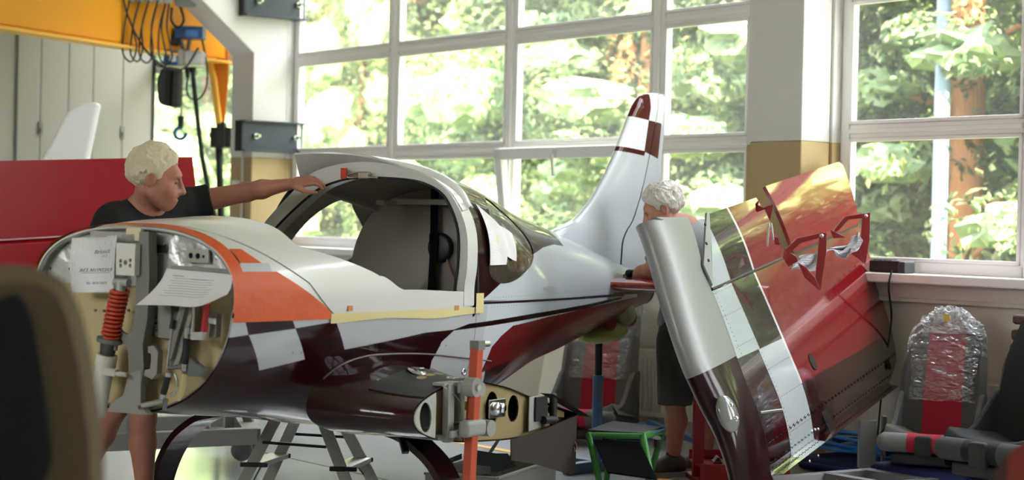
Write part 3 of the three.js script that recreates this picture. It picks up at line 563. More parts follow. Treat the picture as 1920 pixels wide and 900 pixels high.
// rear body over the sill, with a window on each side
{
  const S0 = 1.565, SA = 1.6, SB = 2.3, AT = 0.25, AB = 0.97, holeC = [1.93, 0.66];
  const holePts = [[1.69, 1.25], [1.765, 1.37], [1.835, 1.455], [1.9, 1.505], [1.96, 1.52], [2.02, 1.47], [2.12, 1.4], [2.2, 1.33], [2.215, 1.27], [2.15, 1.205], [2.03, 1.155], [1.88, 1.125], [1.74, 1.135], [1.68, 1.175]];
  const aOf = (s, h) => { let lo = 0, hi = 1; for (let i = 0; i < 40; i++) { const m = (lo + hi) / 2; if (over(s, m).y > h) lo = m; else hi = m; } return (lo + hi) / 2; };
  const closed = new THREE.CatmullRomCurve3(holePts.map((p) => V3(p[0], aOf(p[0], p[1]), 0)), true, 'centripetal');
  const NH = 120, rim = Array.from({ length: NH + 1 }, (_, i) => closed.getPoint((i % NH) / NH));
  const border = rim.map((p) => { const dx = p.x - holeC[0], da = p.y - holeC[1]; const k = Math.min(dx > 0 ? (SB - holeC[0]) / dx : (SA - holeC[0]) / dx, da > 0 ? (AB - holeC[1]) / da : (AT - holeC[1]) / da); return V3(holeC[0] + dx * k, holeC[1] + da * k, 0); });
  const pick = (arr, u) => { const x = clamp(u) * NH, i = Math.min(NH - 1, Math.floor(x)); return arr[i].clone().lerp(arr[i + 1], x - i); };
  const outG = [], inG = [];
  const add = (F, nu, nv) => { const g = shell(F, nu, nv, 0.012, hullOpt); outG.push(g.outer, g.edge); inG.push(g.inner); };
  for (const sd of [1, -1]) {
    add((u, v) => { const p = pick(rim, u).lerp(pick(border, u), v); return over(p.x, sd * p.y); }, NH, 14);
    add((u, v) => over(lerp(SA, SB, u), sd * lerp(AB, 1, v)), 30, 2);
    for (const [x, y] of [[SA, AT], [SB, AT], [SA, AB], [SB, AB]]) { // corners that the rays from the middle cut off
      const near = border.filter((p) => Math.abs(p.x - x) < 1e-6 || Math.abs(p.y - y) < 1e-6);
      const onX = near.filter((p) => Math.abs(p.x - x) < 1e-6).sort((p, q) => Math.abs(p.y - y) - Math.abs(q.y - y))[0], onY = near.filter((p) => Math.abs(p.y - y) < 1e-6).sort((p, q) => Math.abs(p.x - x) - Math.abs(q.x - x))[0];
      if (onX && onY) add((u, v) => { const a = onX.clone().lerp(onY, u).lerp(V3(x, y, 0), v * 0.999); return over(a.x, sd * a.y); }, 4, 4);
    }
  }
  add((u, v) => over(lerp(SA, SB, u), lerp(-AT, AT, v)), 30, 14);
  add((u, v) => over(lerp(S0, SA, u), v * 2 - 1), 2, 70);
  add((u, v) => over(lerp(SB, 4.3, u), v * 2 - 1), 70, 70);
  const rear = part(plane, 'rear_body', outG, paint, 'maroon and silver rear body'); part(plane, 'cabin_lining', inG, lining);
  part(rear, 'door_seal', tube(Array.from({ length: 50 }, (_, i) => over(1.562, 1 - 2 * i / 49).multiply(V3(1, 1.0, 1.0))), 0.008, 100, 6), C.rubber);
  // open side window: dark pane under film, its olive colour imitates reflected greenery
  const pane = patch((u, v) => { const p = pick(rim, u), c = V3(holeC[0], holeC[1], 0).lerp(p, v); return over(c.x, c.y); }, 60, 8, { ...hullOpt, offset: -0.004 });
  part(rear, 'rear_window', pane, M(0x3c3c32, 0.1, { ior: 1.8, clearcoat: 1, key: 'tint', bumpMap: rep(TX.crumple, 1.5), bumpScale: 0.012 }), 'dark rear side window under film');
  // rear bulkhead and what hangs on it
  const sec = Array.from({ length: 49 }, (_, i) => { const a = i / 48 * 2 - 1, p = over(2.14, a); return [-p.z * 0.965, 1.07 + (p.y - 1.07) * 0.975]; });
  sec.push([0.36, 0.74], [-0.36, 0.74]);
  const bulk = part(plane, 'rear_bulkhead', plate(poly(sec), 0.01, 0.002).rotateY(Math.PI / 2).translate(2.14, 0, 0), M(0x9a958c, 0.75, { key: 'bulk' }));
  part(bulk, 'cross_ledge', [box(0.1, 0.03, 0.44, 2.08, 1.5, 0.0, 0.01), box(0.2, 0.025, 0.05, 2.02, 1.49, -0.2, 0.008)], M(0xb5b0a8, 0.7));
  const B = (x, y) => V3(0, 0, 0);
  part(plane, 'seat_belt', [bar(V3(2.09, 1.575, 0.012), V3(2.09, 1.3, 0.012), 0.045, 0.004, V3(1, 0, 0), 0.001), bar(V3(2.088, 1.31, 0.016), V3(2.088, 1.02, 0.002), 0.042, 0.004, V3(1, 0, 0), 0.001), box(0.012, 0.05, 0.014, 2.083, 1.32, 0.0, 0.002)], C.blackSoft, 'black webbing seat belt');
  part(plane, 'belt_reel', lathe([[0, 0], [0.072, 0], [0.075, 0.008], [0.06, 0.03], [0, 0.03]], 28).rotateZ(Math.PI / 2).translate(2.13, 1.275, 0.03), C.black, 'round black belt reel');
  part(plane, 'wiring', tube([V3(2.12, 1.22, 0.07), V3(2.11, 1.13, 0.12), V3(2.1, 1.05, 0.17)], 0.005, 10, 6), M(0x8c6a5a, 0.6));
  part(plane, 'head_lining_rib', [bar(V3(1.62, 1.55, -0.36), V3(2.1, 1.46, -0.36), 0.04, 0.02)], lining);
  for (const sd of [-1]) part(plane, 'far_window_trim', tube(Array.from({ length: 60 }, (_, i) => { const p = closed.getPoint(i / 60); return over(p.x, -p.y).multiply(V3(1, 1, 0.99)); }), 0.006, 120, 6, true), lining);
}
{ // cockpit tub, seats' shoulder and a rounded handle at the front
  part(plane, 'cockpit_tub', [box(1.4, 0.02, 0.94, 1.3, 0.82, 0, 0), box(0.02, 0.5, 1.0, 0.62, 1.0, 0, 0), box(0.25, 0.06, 0.96, 1.85, 0.98, 0, 0.02)], lining);
  part(plane, 'grip_dome', [new THREE.SphereGeometry(0.05, 20, 12).scale(1.2, 0.85, 1).translate(1.02, 1.115, 0.02)], C.white);
  part(plane, 'grip_tape', box(0.05, 0.03, 0.01, 1.1, 1.11, 0.06, 0.004), C.orange);
}


// ---------------------------------------------------------------- fin, rudder, tailplane
{
  const le = interp([1.08, 1.3, 1.376, 1.43, 1.529, 1.684, 1.858, 2.067, 2.135, 2.172, 2.19, 2.199], [3.0, 3.1, 3.26, 3.45, 3.615, 3.79, 3.935, 4.085, 4.145, 4.2, 4.26, 4.36]);
  const te = interp([1.0, 1.227, 1.483, 1.804, 2.15, 2.2], [4.37, 4.42, 4.455, 4.49, 4.52, 4.5]);
  const thick = (h) => lerp(0.15, 0.075, sstep(1.1, 1.5, h)) * (h > 2.1 ? Math.sqrt(clamp((2.2 - h) / 0.1, 0.02, 1)) : 1);
  const foil = (t) => 1.55 * Math.sqrt(t + 1e-5) * (1 - t) * 0.92 + 0.12 * t * (1 - t);
  const surf = (c0, c1) => (u, v) => { const h = lerp(1.08, 2.199, v), a = u * 2 - 1, k = lerp(c0, c1, a * a), L = le(h), T = te(h); return V3(lerp(L, T, k), h, Math.sign(a) * thick(h) * foil(clamp(k / 1.02))); };
  part(plane, 'fin', patch(surf(0, 0.62), 60, 70, { out: (p) => V3(p.x + 0.1, p.y - 0.01, 0), uv: sideUV }), paint, 'silver fin with chequered tip');
  const rud = patch((u, v) => { const h = lerp(1.08, 2.199, v), a = u * 2 - 1, k = lerp(1, 0.635, a * a), L = le(h), T = te(h); return V3(lerp(L, T, k), h, Math.sign(a) * thick(h) * foil(clamp(k / 1.02))); }, 30, 70, { out: (p) => V3(p.x - 0.1, p.y, 0), uv: sideUV });
  part(plane, 'rudder', rud, paint);
  const stab = (sd) => patch((u, v) => { const a = u * 2 - 1, k = a * a, l = lerp(0.02, 1.0, v); const s0 = lerp(3.38, 3.46, v), s1 = 3.76, t = 0.055 * (v > 0.94 ? Math.sqrt(clamp((1 - v) / 0.06, 0.02, 1)) : 1); return V3(lerp(s0, s1, k), 1.08 + Math.sign(a) * t * (1.5 * Math.sqrt(k + 1e-5) * (1 - 0.75 * k)), sd * l); }, 40, 20, { out: (p) => V3(p.x, 1.08, p.z) });
  part(plane, 'tailplane', stab(1), C.red, 'red tailplane'); part(plane, 'tailplane', stab(-1), C.red, 'red tailplane');
  part(plane, 'tie_down_hook', [rod([4.27, 0.95, 0], [4.3, 0.9, 0.0], 0.006), new THREE.SphereGeometry(0.012, 10, 8).translate(4.302, 0.893, 0)], C.aluDull);
}
// ---------------------------------------------------------------- wing stub with open end rib
const rooted = (f) => (k) => f(Math.sqrt(k));
const stubTop = rooted(interp([0, 0.12, 0.25, 0.4, 0.55, 0.71, 0.84, 0.92, 1], [0.0, 0.27, 0.53, 0.8, 1, 0.86, 0.52, 0.26, 0]));
const stubBot = rooted(interp([0, 0.12, 0.23, 0.39, 0.56, 0.71, 0.82, 0.92, 1], [0.0, -0.36, -0.62, -0.88, -1, -0.98, -0.86, -0.42, 0]));
function stubAt(k, up, v) { // v 0 at the hull, 1 at the open end
  const e = Math.pow(1 - v, 2.2), L = lerp(0.635, 0.5, e), T = lerp(1.94, 1.98, e), l = lerp(lerp(0.5, 0.2, sstep(0.5, 1, k)), 0.935, v);
  const base = lerp(lerp(0.612, 0.633, e), lerp(0.53, 0.53, e), k), top = lerp(0.155, 0.25, e), bot = lerp(0.105, 0.115, e);
  return V3(lerp(L, T, k), base + (up ? top * stubTop(k) : bot * stubBot(k)), l);
}
{
  const skinUV = (p) => [p.x / 2.2, p.z];
  const stubPaint = M(0x24070b, 0.3, { specularIntensity: 0.1, clearcoat: 0.75, clearcoatRoughness: 0.03, bumpMap: rep(TX.soft, 4, 2), bumpScale: 0.003, key: 'stub' });
  const upTo = (k) => k * k;
  const F = (u, v) => { const a = u * 2 - 1; return stubAt(upTo(Math.abs(a)), a > 0, v); };
  const g = shell(F, 80, 24, 0.006, { out: (p) => V3(p.x + 0.02, 0.6, p.z - 0.2), uv: skinUV });
  const stub = part(plane, 'wing_stub', g.all, stubPaint, 'glossy maroon wing stub');
  // trailing skin edge past the last rib
  part(stub, 'trailing_skin', [patch((u, v) => V3(lerp(1.62, 1.98, u), lerp(0.645, 0.515, u) + 0.006, lerp(0.93, 0.99, v)), 8, 4), patch((u, v) => V3(lerp(1.66, 1.98, u), lerp(0.545, 0.512, u), lerp(0.9, 0.96, v)), 8, 4)], M(0x2d241c, 0.7), 'dark trailing skin');
  const dot = (p, q) => V3(p, q, 0);
  // raised bead of the wing-root fillet
  part(stub, 'fillet_edge', tube([[0.592,0.697],[0.588,0.735],[0.609,0.775],[0.669,0.811],[0.784,0.835],[0.918,0.838],[1.204,0.825],[1.515,0.793],[1.762,0.765]].map(([s, h]) => { const p = hullAt(s, h); return p.setZ(p.z + 0.003); }), 0.004, 80, 6), M(0x6b5d60, 0.3));
  part(stub, 'fuel_cap', lathe([[0, 0], [0.045, 0], [0.042, 0.012], [0.012, 0.014], [0, 0.014]], 24).rotateX(0.35).translate(0.96, 0.765, 0.72), C.chrome);
  part(stub, 'fuel_cap_tab', box(0.03, 0.006, 0.05, 0.96, 0.785, 0.725, 0.002).rotateX(0), C.alu);
  part(stub, 'ring_bolt', new THREE.TorusGeometry(0.012, 0.004, 6, 14).translate(1.2, 0.76, 0.8), C.chrome);
  // ribs in the open end
  const khaki = M(0x8a7a52, 0.7, { bumpMap: TX.soft, bumpScale: 0.001, key: 'khaki' }), primer = M(0x8f9188, 0.65, { key: 'primer' });
  const section = (k0, k1, n = 30, inset = 0.004) => { const up = [], dn = []; for (let i = 0; i <= n; i++) { const k = lerp(k0, k1, i / n), a = stubAt(k, true, 1), b = stubAt(k, false, 1); up.push([a.x, a.y - inset]); dn.push([b.x, b.y + inset]); } return [...up, ...dn.reverse()]; };
  const rib = (k0, k1, holes, mat, l, label, th = 0.006) => part(plane, 'rib', plate(poly(section(k0, k1), holes), th, 0.001).translate(0, 0, l), mat, label);
  rib(0.002, 0.115, [hole(0.712, 0.612, 0.042, 0.062, 0.1)], M(0xa5a39a, 0.65, { key: 'nose' }), 0.942, 'grey nose rib with oval hole');
  rib(0.115, 0.3, [hole(0.815, 0.612, 0.03, 0.075)], khaki, 0.915, 'khaki rib');
  rib(0.3, 0.8, [hole(1.237, 0.608, 0.052, 0.075), hole(1.41, 0.596, 0.046, 0.06), hole(1.085, 0.6, 0.03, 0.065)], khaki, 0.92, 'khaki rib with oval holes');
  rib(0.8, 0.93, [hole(1.72, 0.57, 0.02, 0.02)], khaki, 0.92);
  part(plane, 'spar', [box(0.045, 0.24, 0.03, 0.86, 0.62, 0.955, 0.003), box(0.012, 0.23, 0.05, 0.925, 0.62, 0.945, 0.002), box(0.16, 0.012, 0.06, 0.9, 0.738, 0.93, 0.002), box(0.3, 0.02, 0.5, 0.95, 0.52, 0.7, 0.004)], primer, 'grey spar channels');
  part(plane, 'inner_rib', plate(poly(section(0.1, 0.9, 30, 0.008)), 0.006, 0).translate(0, 0, 0.72), M(0x3a352a, 0.8));
  part(plane, 'fitting_plate', [box(0.13, 0.08, 0.006, 1.245, 0.61, 0.945, 0.003), lathe([[0, 0], [0.028, 0], [0.028, 0.012], [0.016, 0.02], [0, 0.02]], 20).rotateX(Math.PI / 2).translate(1.23, 0.61, 0.948), lathe([[0, 0], [0.022, 0], [0.02, 0.014], [0, 0.014]], 20).rotateX(Math.PI / 2).translate(1.275, 0.61, 0.948)], C.chrome, 'chrome fitting on plate');
  part(plane, 'yellow_cap', lathe([[0, 0], [0.016, 0], [0.018, 0.006], [0.018, 0.02], [0.01, 0.026], [0, 0.026]], 14).rotateX(Math.PI / 2).translate(0.945, 0.645, 0.965), M(0xd7c21c, 0.5), 'yellow cap');
  part(plane, 'hose_end', [rod([0.875, 0.575, 0.965], [0.95, 0.575, 0.97], 0.006), rod([0.94, 0.575, 0.97], [0.985, 0.575, 0.97], 0.015)], C.black);
  part(plane, 'loose_wire', [tube([V3(0.82, 0.735, 0.95), V3(0.88, 0.69, 0.975), V3(0.93, 0.655, 0.97)], 0.0025, 12, 5), tube([V3(0.9, 0.735, 0.955), V3(0.93, 0.7, 0.98), V3(0.95, 0.65, 0.972)], 0.0025, 12, 5)], M(0xb9b3a6, 0.6));
  part(plane, 'aileron_hinge', [box(0.1, 0.11, 0.012, 1.59, 0.585, 0.955, 0.004), box(0.035, 0.15, 0.03, 1.68, 0.575, 0.965, 0.012), rod([1.59, 0.535, 0.97], [1.68, 0.53, 0.975], 0.018)], C.black, 'black hinge arm');
  part(plane, 'hinge_plate', plate(poly([[1.5, 0.64], [1.6, 0.645], [1.64, 0.62], [1.6, 0.5], [1.5, 0.49]], [hole(1.575, 0.585, 0.022, 0.03)]), 0.006).translate(0, 0, 0.947), M(0x9a9a94, 0.5, { metalness: 0.3, key: 'hp' }));
}
// ---------------------------------------------------------------- main gear legs
{
  const leg = (sd) => { // flat bowed spring leg
    const c = polyline([[0.48, 0.51], [0.58, 0.485], [0.67, 0.435], [0.745, 0.375], [0.81, 0.285], [0.86, 0.17], [0.885, 0.06]]);
    return shell((u, v) => { const p = c(v); return V3(1.1 + 0.02 + (u - 0.5) * lerp(0.17, 0.13, v), p.y, sd * p.x); }, 4, 30, 0.03, { out: (p) => V3(p.x, 0, 0) }).all;
  };
  for (const sd of [1, -1]) {
    part(plane, 'gear_leg', leg(sd), C.maroon, 'maroon spring gear leg');
    part(plane, 'axle', [rod([1.12, 0.09, sd * 0.87], [1.12, 0.09, sd * 0.99], 0.022), box(0.1, 0.1, 0.02, 1.12, 0.08, sd * 0.895, 0.004)], C.steelGrey);
  }
  part(plane, 'step_stub', bar(V3(1.02, 0.5, 0.6), V3(0.98, 0.42, 0.66), 0.03, 0.02), C.black);
}
// ---------------------------------------------------------------- firewall and what is bolted to it (plane of the firewall: lateral l, height h)
{
  const ringPts = (k, s = 0.02, n = 80) => Array.from({ length: n }, (_, i) => { const p = hullAng(s, i / n * Math.PI * 2); return [-p.z * k, 1.0 + (p.y - 1.0) * k]; });
  const face = (pts, th, s, holes = []) => plate(poly(pts.map((p) => [-p[0], p[1]]), holes), th, 0.001).rotateY(Math.PI / 2).translate(s, 0, 0); // pts in [l, h]
  const flip = (pts) => pts.map((p) => [-p[0], p[1]]);
  const rim = ringPts(0.985), rim2 = ringPts(0.93);
  part(plane, 'nose_rim', plate(poly(ringPts(0.992, 0.01), [ringPts(0.955).reverse()]), 0.012, 0.002).rotateY(Math.PI / 2).translate(0.012, 0, 0), M(0x8e8c86, 0.5, { metalness: 0.4, key: 'rimm' }), 'metal nose rim');
  const upper = rim.filter((p) => p[1] > 1.05), lowerP = rim.filter((p) => p[1] <= 1.09);
  const foil = M(0xc4c6c2, 0.38, { metalness: 0.5, bumpMap: rep(TX.soft, 1.6), bumpScale: 0.03, key: 'foil' });
  const cream = M(0xb8a67a, 0.55, { bumpMap: TX.soft, bumpScale: 0.002, key: 'cream' });
  const fw = part(plane, 'firewall', plate(poly(rim), 0.01, 0.001).rotateY(Math.PI / 2).translate(0.06, 0, 0), cream, 'cream lower firewall');
  part(fw, 'foil_panel', plate(poly(ringPts(0.96).filter((p) => p[1] > 1.1).concat([[0.5, 1.1]].slice(0, 0))), 0.006, 0.001).rotateY(Math.PI / 2).translate(0.045, 0, 0), foil, 'crinkled silver foil panel');
  const st = M(0x77756f, 0.5, { metalness: 0.25, key: 'frameSteel' }), stL = M(0x8d8a82, 0.5, { metalness: 0.2, key: 'frameSteelL' });
  const FP = (pts, th, s, mat, name, label, holes) => part(plane, name, face(pts, th, s, holes), mat, label);
  // central upright of the nose frame
  FP([[0.078,1.338],[0.127,1.339],[0.137,1.16],[0.13,0.992],[0.108,0.896],[0.116,0.802],[0.086,0.636],[-0.017,0.629],[0.022,0.701],[0.036,0.797],[0.028,0.871],[0.005,0.901],[0.043,0.95],[0.065,1.01],[0.066,1.157]], 0.045, -0.02, st, 'frame_upright', 'grey steel nose frame upright');
  FP([[0.014,1.341],[0.088,1.343],[0.094,1.106],[0.053,1.073],[0.032,1.103]], 0.02, 0.01, st, 'frame_plate');
  FP([[0.041,0.777],[0.103,0.794],[0.107,0.655],[0.147,0.62],[-0.071,0.617],[-0.054,0.655],[0.009,0.686]], 0.03, -0.03, stL, 'frame_foot');
  FP([[0.129,0.887],[0.157,0.893],[0.183,0.869],[0.179,0.781],[0.155,0.759],[0.103,0.773],[0.114,0.794],[0.142,0.8],[0.149,0.859],[0.129,0.862]], 0.03, -0.02, stL, 'lifting_loop');
  FP([[-0.107,0.864],[-0.066,0.881],[-0.066,0.864],[-0.086,0.85],[-0.092,0.769],[-0.121,0.767],[-0.117,0.836]], 0.03, -0.02, stL, 'lifting_loop');
  FP([[-0.087,0.925],[-0.027,0.96],[-0.006,0.94],[0.046,0.921],[0.074,0.952],[0.098,0.907],[0.064,0.918],[0.048,0.862],[0.024,0.882],[-0.069,0.915]], 0.012, -0.035, st, 'spring_seat');
  // white block with five holes
  { const q = (x, y, r) => { const p = [[-0.715,2.283]][0]; return hole(x, y, r, r); };
    const b = [[-0.013,1.292],[0.09,1.29],[0.088,1.164],[-0.012,1.163]]; const c = [[0.012,1.221],[0.013,1.202],[0.038,1.215],[0.064,1.224],[0.064,1.203]].map((p, i) => hole(-p[0], p[1], i === 2 ? 0.009 : 0.0065, i === 2 ? 0.01 : 0.0075));
    FP(b, 0.03, -0.06, M(0xcfccc2, 0.5), 'valve_block', 'white block with five holes', c);
    part(plane, 'valve_block_back', face(b, 0.006, -0.04), C.black); }
  FP([[0.004,1.349],[0.084,1.351],[0.085,1.301],[0.051,1.3],[0.05,1.325],[0.004,1.324]], 0.02, -0.03, M(0xcbbf9e, 0.6), 'clip_bracket');
  // spring leg
  { const a = V3(-0.06, 1.105, -0.002), b = V3(-0.06, 0.915, -0.05), n = 150, turns = 11.5, ax = b.clone().sub(a), e1 = V3(1, 0, 0), e2 = ax.clone().normalize().cross(e1).normalize();
    part(plane, 'coil_spring', tube(Array.from({ length: n }, (_, i) => { const t = i / (n - 1), w = t * turns * Math.PI * 2; return a.clone().addScaledVector(ax, t).addScaledVector(e1, Math.cos(w) * 0.033).addScaledVector(e2, Math.sin(w) * 0.033); }), 0.0072, 320, 7), M(0xb83a20, 0.4), 'orange red coil spring');
    part(plane, 'spring_core', rod(a, b, 0.022), M(0x5a2a20, 0.5));
    part(plane, 'spring_top', [rod([-0.06, 1.135, -0.03], [-0.06, 1.135, 0.045], 0.016), rod([-0.06, 1.14, 0.0], [-0.06, 1.1, 0.0], 0.02)], C.aluDull);
    part(plane, 'spring_collar', [rod([-0.06, 0.912, -0.05], [-0.06, 0.895, -0.053], 0.052), rod([-0.06, 0.895, -0.095], [-0.06, 0.865, -0.095], 0.008), rod([-0.06, 0.895, -0.015], [-0.06, 0.865, -0.02], 0.008)], C.steelGrey);
    part(plane, 'damper_tube', rod([-0.06, 0.9, -0.053], [-0.06, 0.82, -0.07], 0.03), M(0x55534e, 0.3, { metalness: 0.7, key: 'damp' }));
    part(plane, 'nose_strut', [rod([-0.06, 0.835, -0.066], [-0.06, 0.6, -0.118], 0.037, 0.037, 20), rod([-0.06, 0.845, -0.064], [-0.06, 0.8, -0.074], 0.042)], M(0xc9c5b8, 0.4), 'white nose strut tube');
    part(plane, 'steering_fork', [bar(V3(-0.08, 0.788, -0.19), V3(-0.08, 0.778, 0.01), 0.022, 0.03), rod([-0.08, 0.775, 0.0], [-0.08, 0.775, 0.06], 0.009)], M(0xb9b5a8, 0.45)); }
  // perforated channels
  for (const [x0, x1, dark] of [[0, 18, 1], [18, 44, 0], [44, 60, 1]]) {
    const p = [[280 + x0, 566], [280 + x1, 566], [280 + x1, 632], [280 + x0, 632]];
  }
  const HS = [[0.126,1.032],[0.127,1.003],[0.127,0.978],[0.128,0.952],[0.244,1.033],[0.244,1.004],[0.245,0.979]];
  FP([[0.099,1.069],[0.15,1.071],[0.154,0.922],[0.097,0.926]], 0.02, 0.02, M(0x54544f, 0.5), 'perforated_channel', 'dark perforated channel', HS.slice(0, 4).map((p, i) => hole(-p[0], p[1], 0.009 - i * 0.0012)));
  FP([[0.15,1.071],[0.217,1.074],[0.222,0.921],[0.154,0.922]], 0.03, 0.01, M(0x807e78, 0.5), 'grey_channel');
  FP([[0.217,1.074],[0.268,1.076],[0.266,0.93],[0.222,0.923]], 0.02, 0.02, M(0x54544f, 0.5), 'perforated_channel', 'dark perforated channel', HS.slice(4).map((p, i) => hole(-p[0], p[1], 0.009 - i * 0.0012)));
  // slanted channel, rods and hoses on the open side
  FP([[0.29,1.061],[0.364,1.06],[0.288,0.829],[0.241,0.809],[0.228,0.892]], 0.04, -0.01, stL, 'slanted_channel', 'slanted grey channel');
  FP([[0.317,1.058],[0.339,1.059],[0.268,0.848],[0.252,0.839]], 0.02, -0.04, st, 'channel_groove');
  const R = (pts, r, mat, name, label) => part(plane, name, pts.length === 2 ? rod(pts[0], pts[1], r, r, 12) : tube(pts, r, 20, 8), mat, label);
  const S3 = (a, s = -0.05) => a.map((p) => V3(s, p[1], p[0]));
  R(S3([[0.269,0.974],[0.246,0.806]]), 0.006, C.alu, 'push_rod'); R(S3([[0.274,0.999],[0.266,0.965]]), 0.011, C.black, 'rod_boot');
  R(S3([[0.252,0.78],[0.242,0.744],[0.229,0.706]]), 0.013, C.black, 'hose', 'black hose'); R(S3([[0.255,0.794],[0.252,0.778]]), 0.014, C.alu, 'hose_ferrule'); R(S3([[0.229,0.708],[0.224,0.689]]), 0.014, C.alu, 'hose_ferrule');
  R(S3([[0.344,0.936],[0.343,0.888],[0.336,0.832]]), 0.014, C.black, 'hose', 'black hose'); R(S3([[0.349,0.973],[0.345,0.932]]), 0.014, C.chrome, 'hose_ferrule'); R(S3([[0.336,0.837],[0.334,0.805]]), 0.013, C.chrome, 'hose_ferrule');
  R(S3([[0.445,1.072],[0.434,0.961]]), 0.014, M(0x9c1626, 0.35), 'master_cylinder', 'red master cylinder');
  FP([[0.377,0.958],[0.436,0.961],[0.432,0.93],[0.377,0.927]], 0.03, -0.05, C.aluDull, 'cylinder_base'); R(S3([[0.379,1.053],[0.378,0.993],[0.371,0.946]]), 0.009, C.chrome, 'linkage');
  FP([[0.427,1.036],[0.465,1.027],[0.46,0.941],[0.425,0.931]], 0.03, 0.0, M(0x77736a, 0.5), 'side_bracket'); FP([[0.457,1.016],[0.487,1.013],[0.487,0.992],[0.458,0.995]], 0.012, -0.05, C.alu, 'clamp_block');
  FP([[0.343,0.841],[0.359,0.854],[0.382,0.839],[0.434,0.811],[0.4,0.786],[0.328,0.786],[0.311,0.81]], 0.03, -0.03, M(0x5e625f, 0.5), 'pivot_bracket', 'grey pivot bracket');
  R(S3([[0.254,0.811],[0.348,0.821]]), 0.006, C.steelGrey, 'cross_link'); R(S3([[0.107,0.651],[0.169,0.666],[0.235,0.681]]), 0.011, C.aluDull, 'lower_link'); R(S3([[0.113,0.656],[0.117,0.644]]), 0.014, M(0x5a2e28, 0.5), 'link_bush');
  R(S3([[0.246,0.69],[0.236,0.648]]), 0.008, C.steelGrey, 'link_pin'); R(S3([[0.339,0.795],[0.327,0.736],[0.301,0.693]]), 0.014, cream, 'cable_guide');
  R(S3([[0.287,0.792],[0.302,0.751],[0.287,0.705]]), 0.005, C.alu, 'brake_line'); R(S3([[0.264,0.703],[0.327,0.749]]), 0.005, C.alu, 'brake_line');
  // plate with two round ports and a black sticker on the foil
  FP([[0.269,1.276],[0.385,1.273],[0.386,1.221],[0.27,1.222]], 0.008, 0.025, C.alu, 'port_plate', 'bright port plate', [[0.292,1.249],[0.328,1.248]].map((p) => hole(-p[0], p[1], 0.011)).concat([[0.358,1.247]].map((p) => hole(-p[0], p[1], 0.006))));
  part(plane, 'port_plate_back', face([[0.272,1.272],[0.382,1.271],[0.383,1.225],[0.273,1.226]], 0.003, 0.034), C.black);
  FP([[0.106,1.289],[0.12,1.285],[0.14,1.285],[0.154,1.29],[0.155,1.254],[0.141,1.256],[0.121,1.255],[0.107,1.253]], 0.004, 0.03, C.black, 'black_grommet');
  FP([[0.195,1.209],[0.519,1.202],[0.519,1.184],[0.196,1.192]], 0.01, 0.02, M(0x9b988f, 0.4, { metalness: 0.6, key: 'lip' }), 'foil_lip');
  for (const p of [[-0.493,1.175],[-0.377,1.176],[-0.228,1.012],[-0.18,1.012],[-0.045,1.02],[0.083,1.168],[0.087,1.138],[0.096,1.111],[0.119,1.112]]) part(plane, 'bolt', new THREE.CylinderGeometry(0.006, 0.006, 0.008, 8).rotateZ(Math.PI / 2).translate(0.035, p[1], p[0]), C.steelGrey);
}
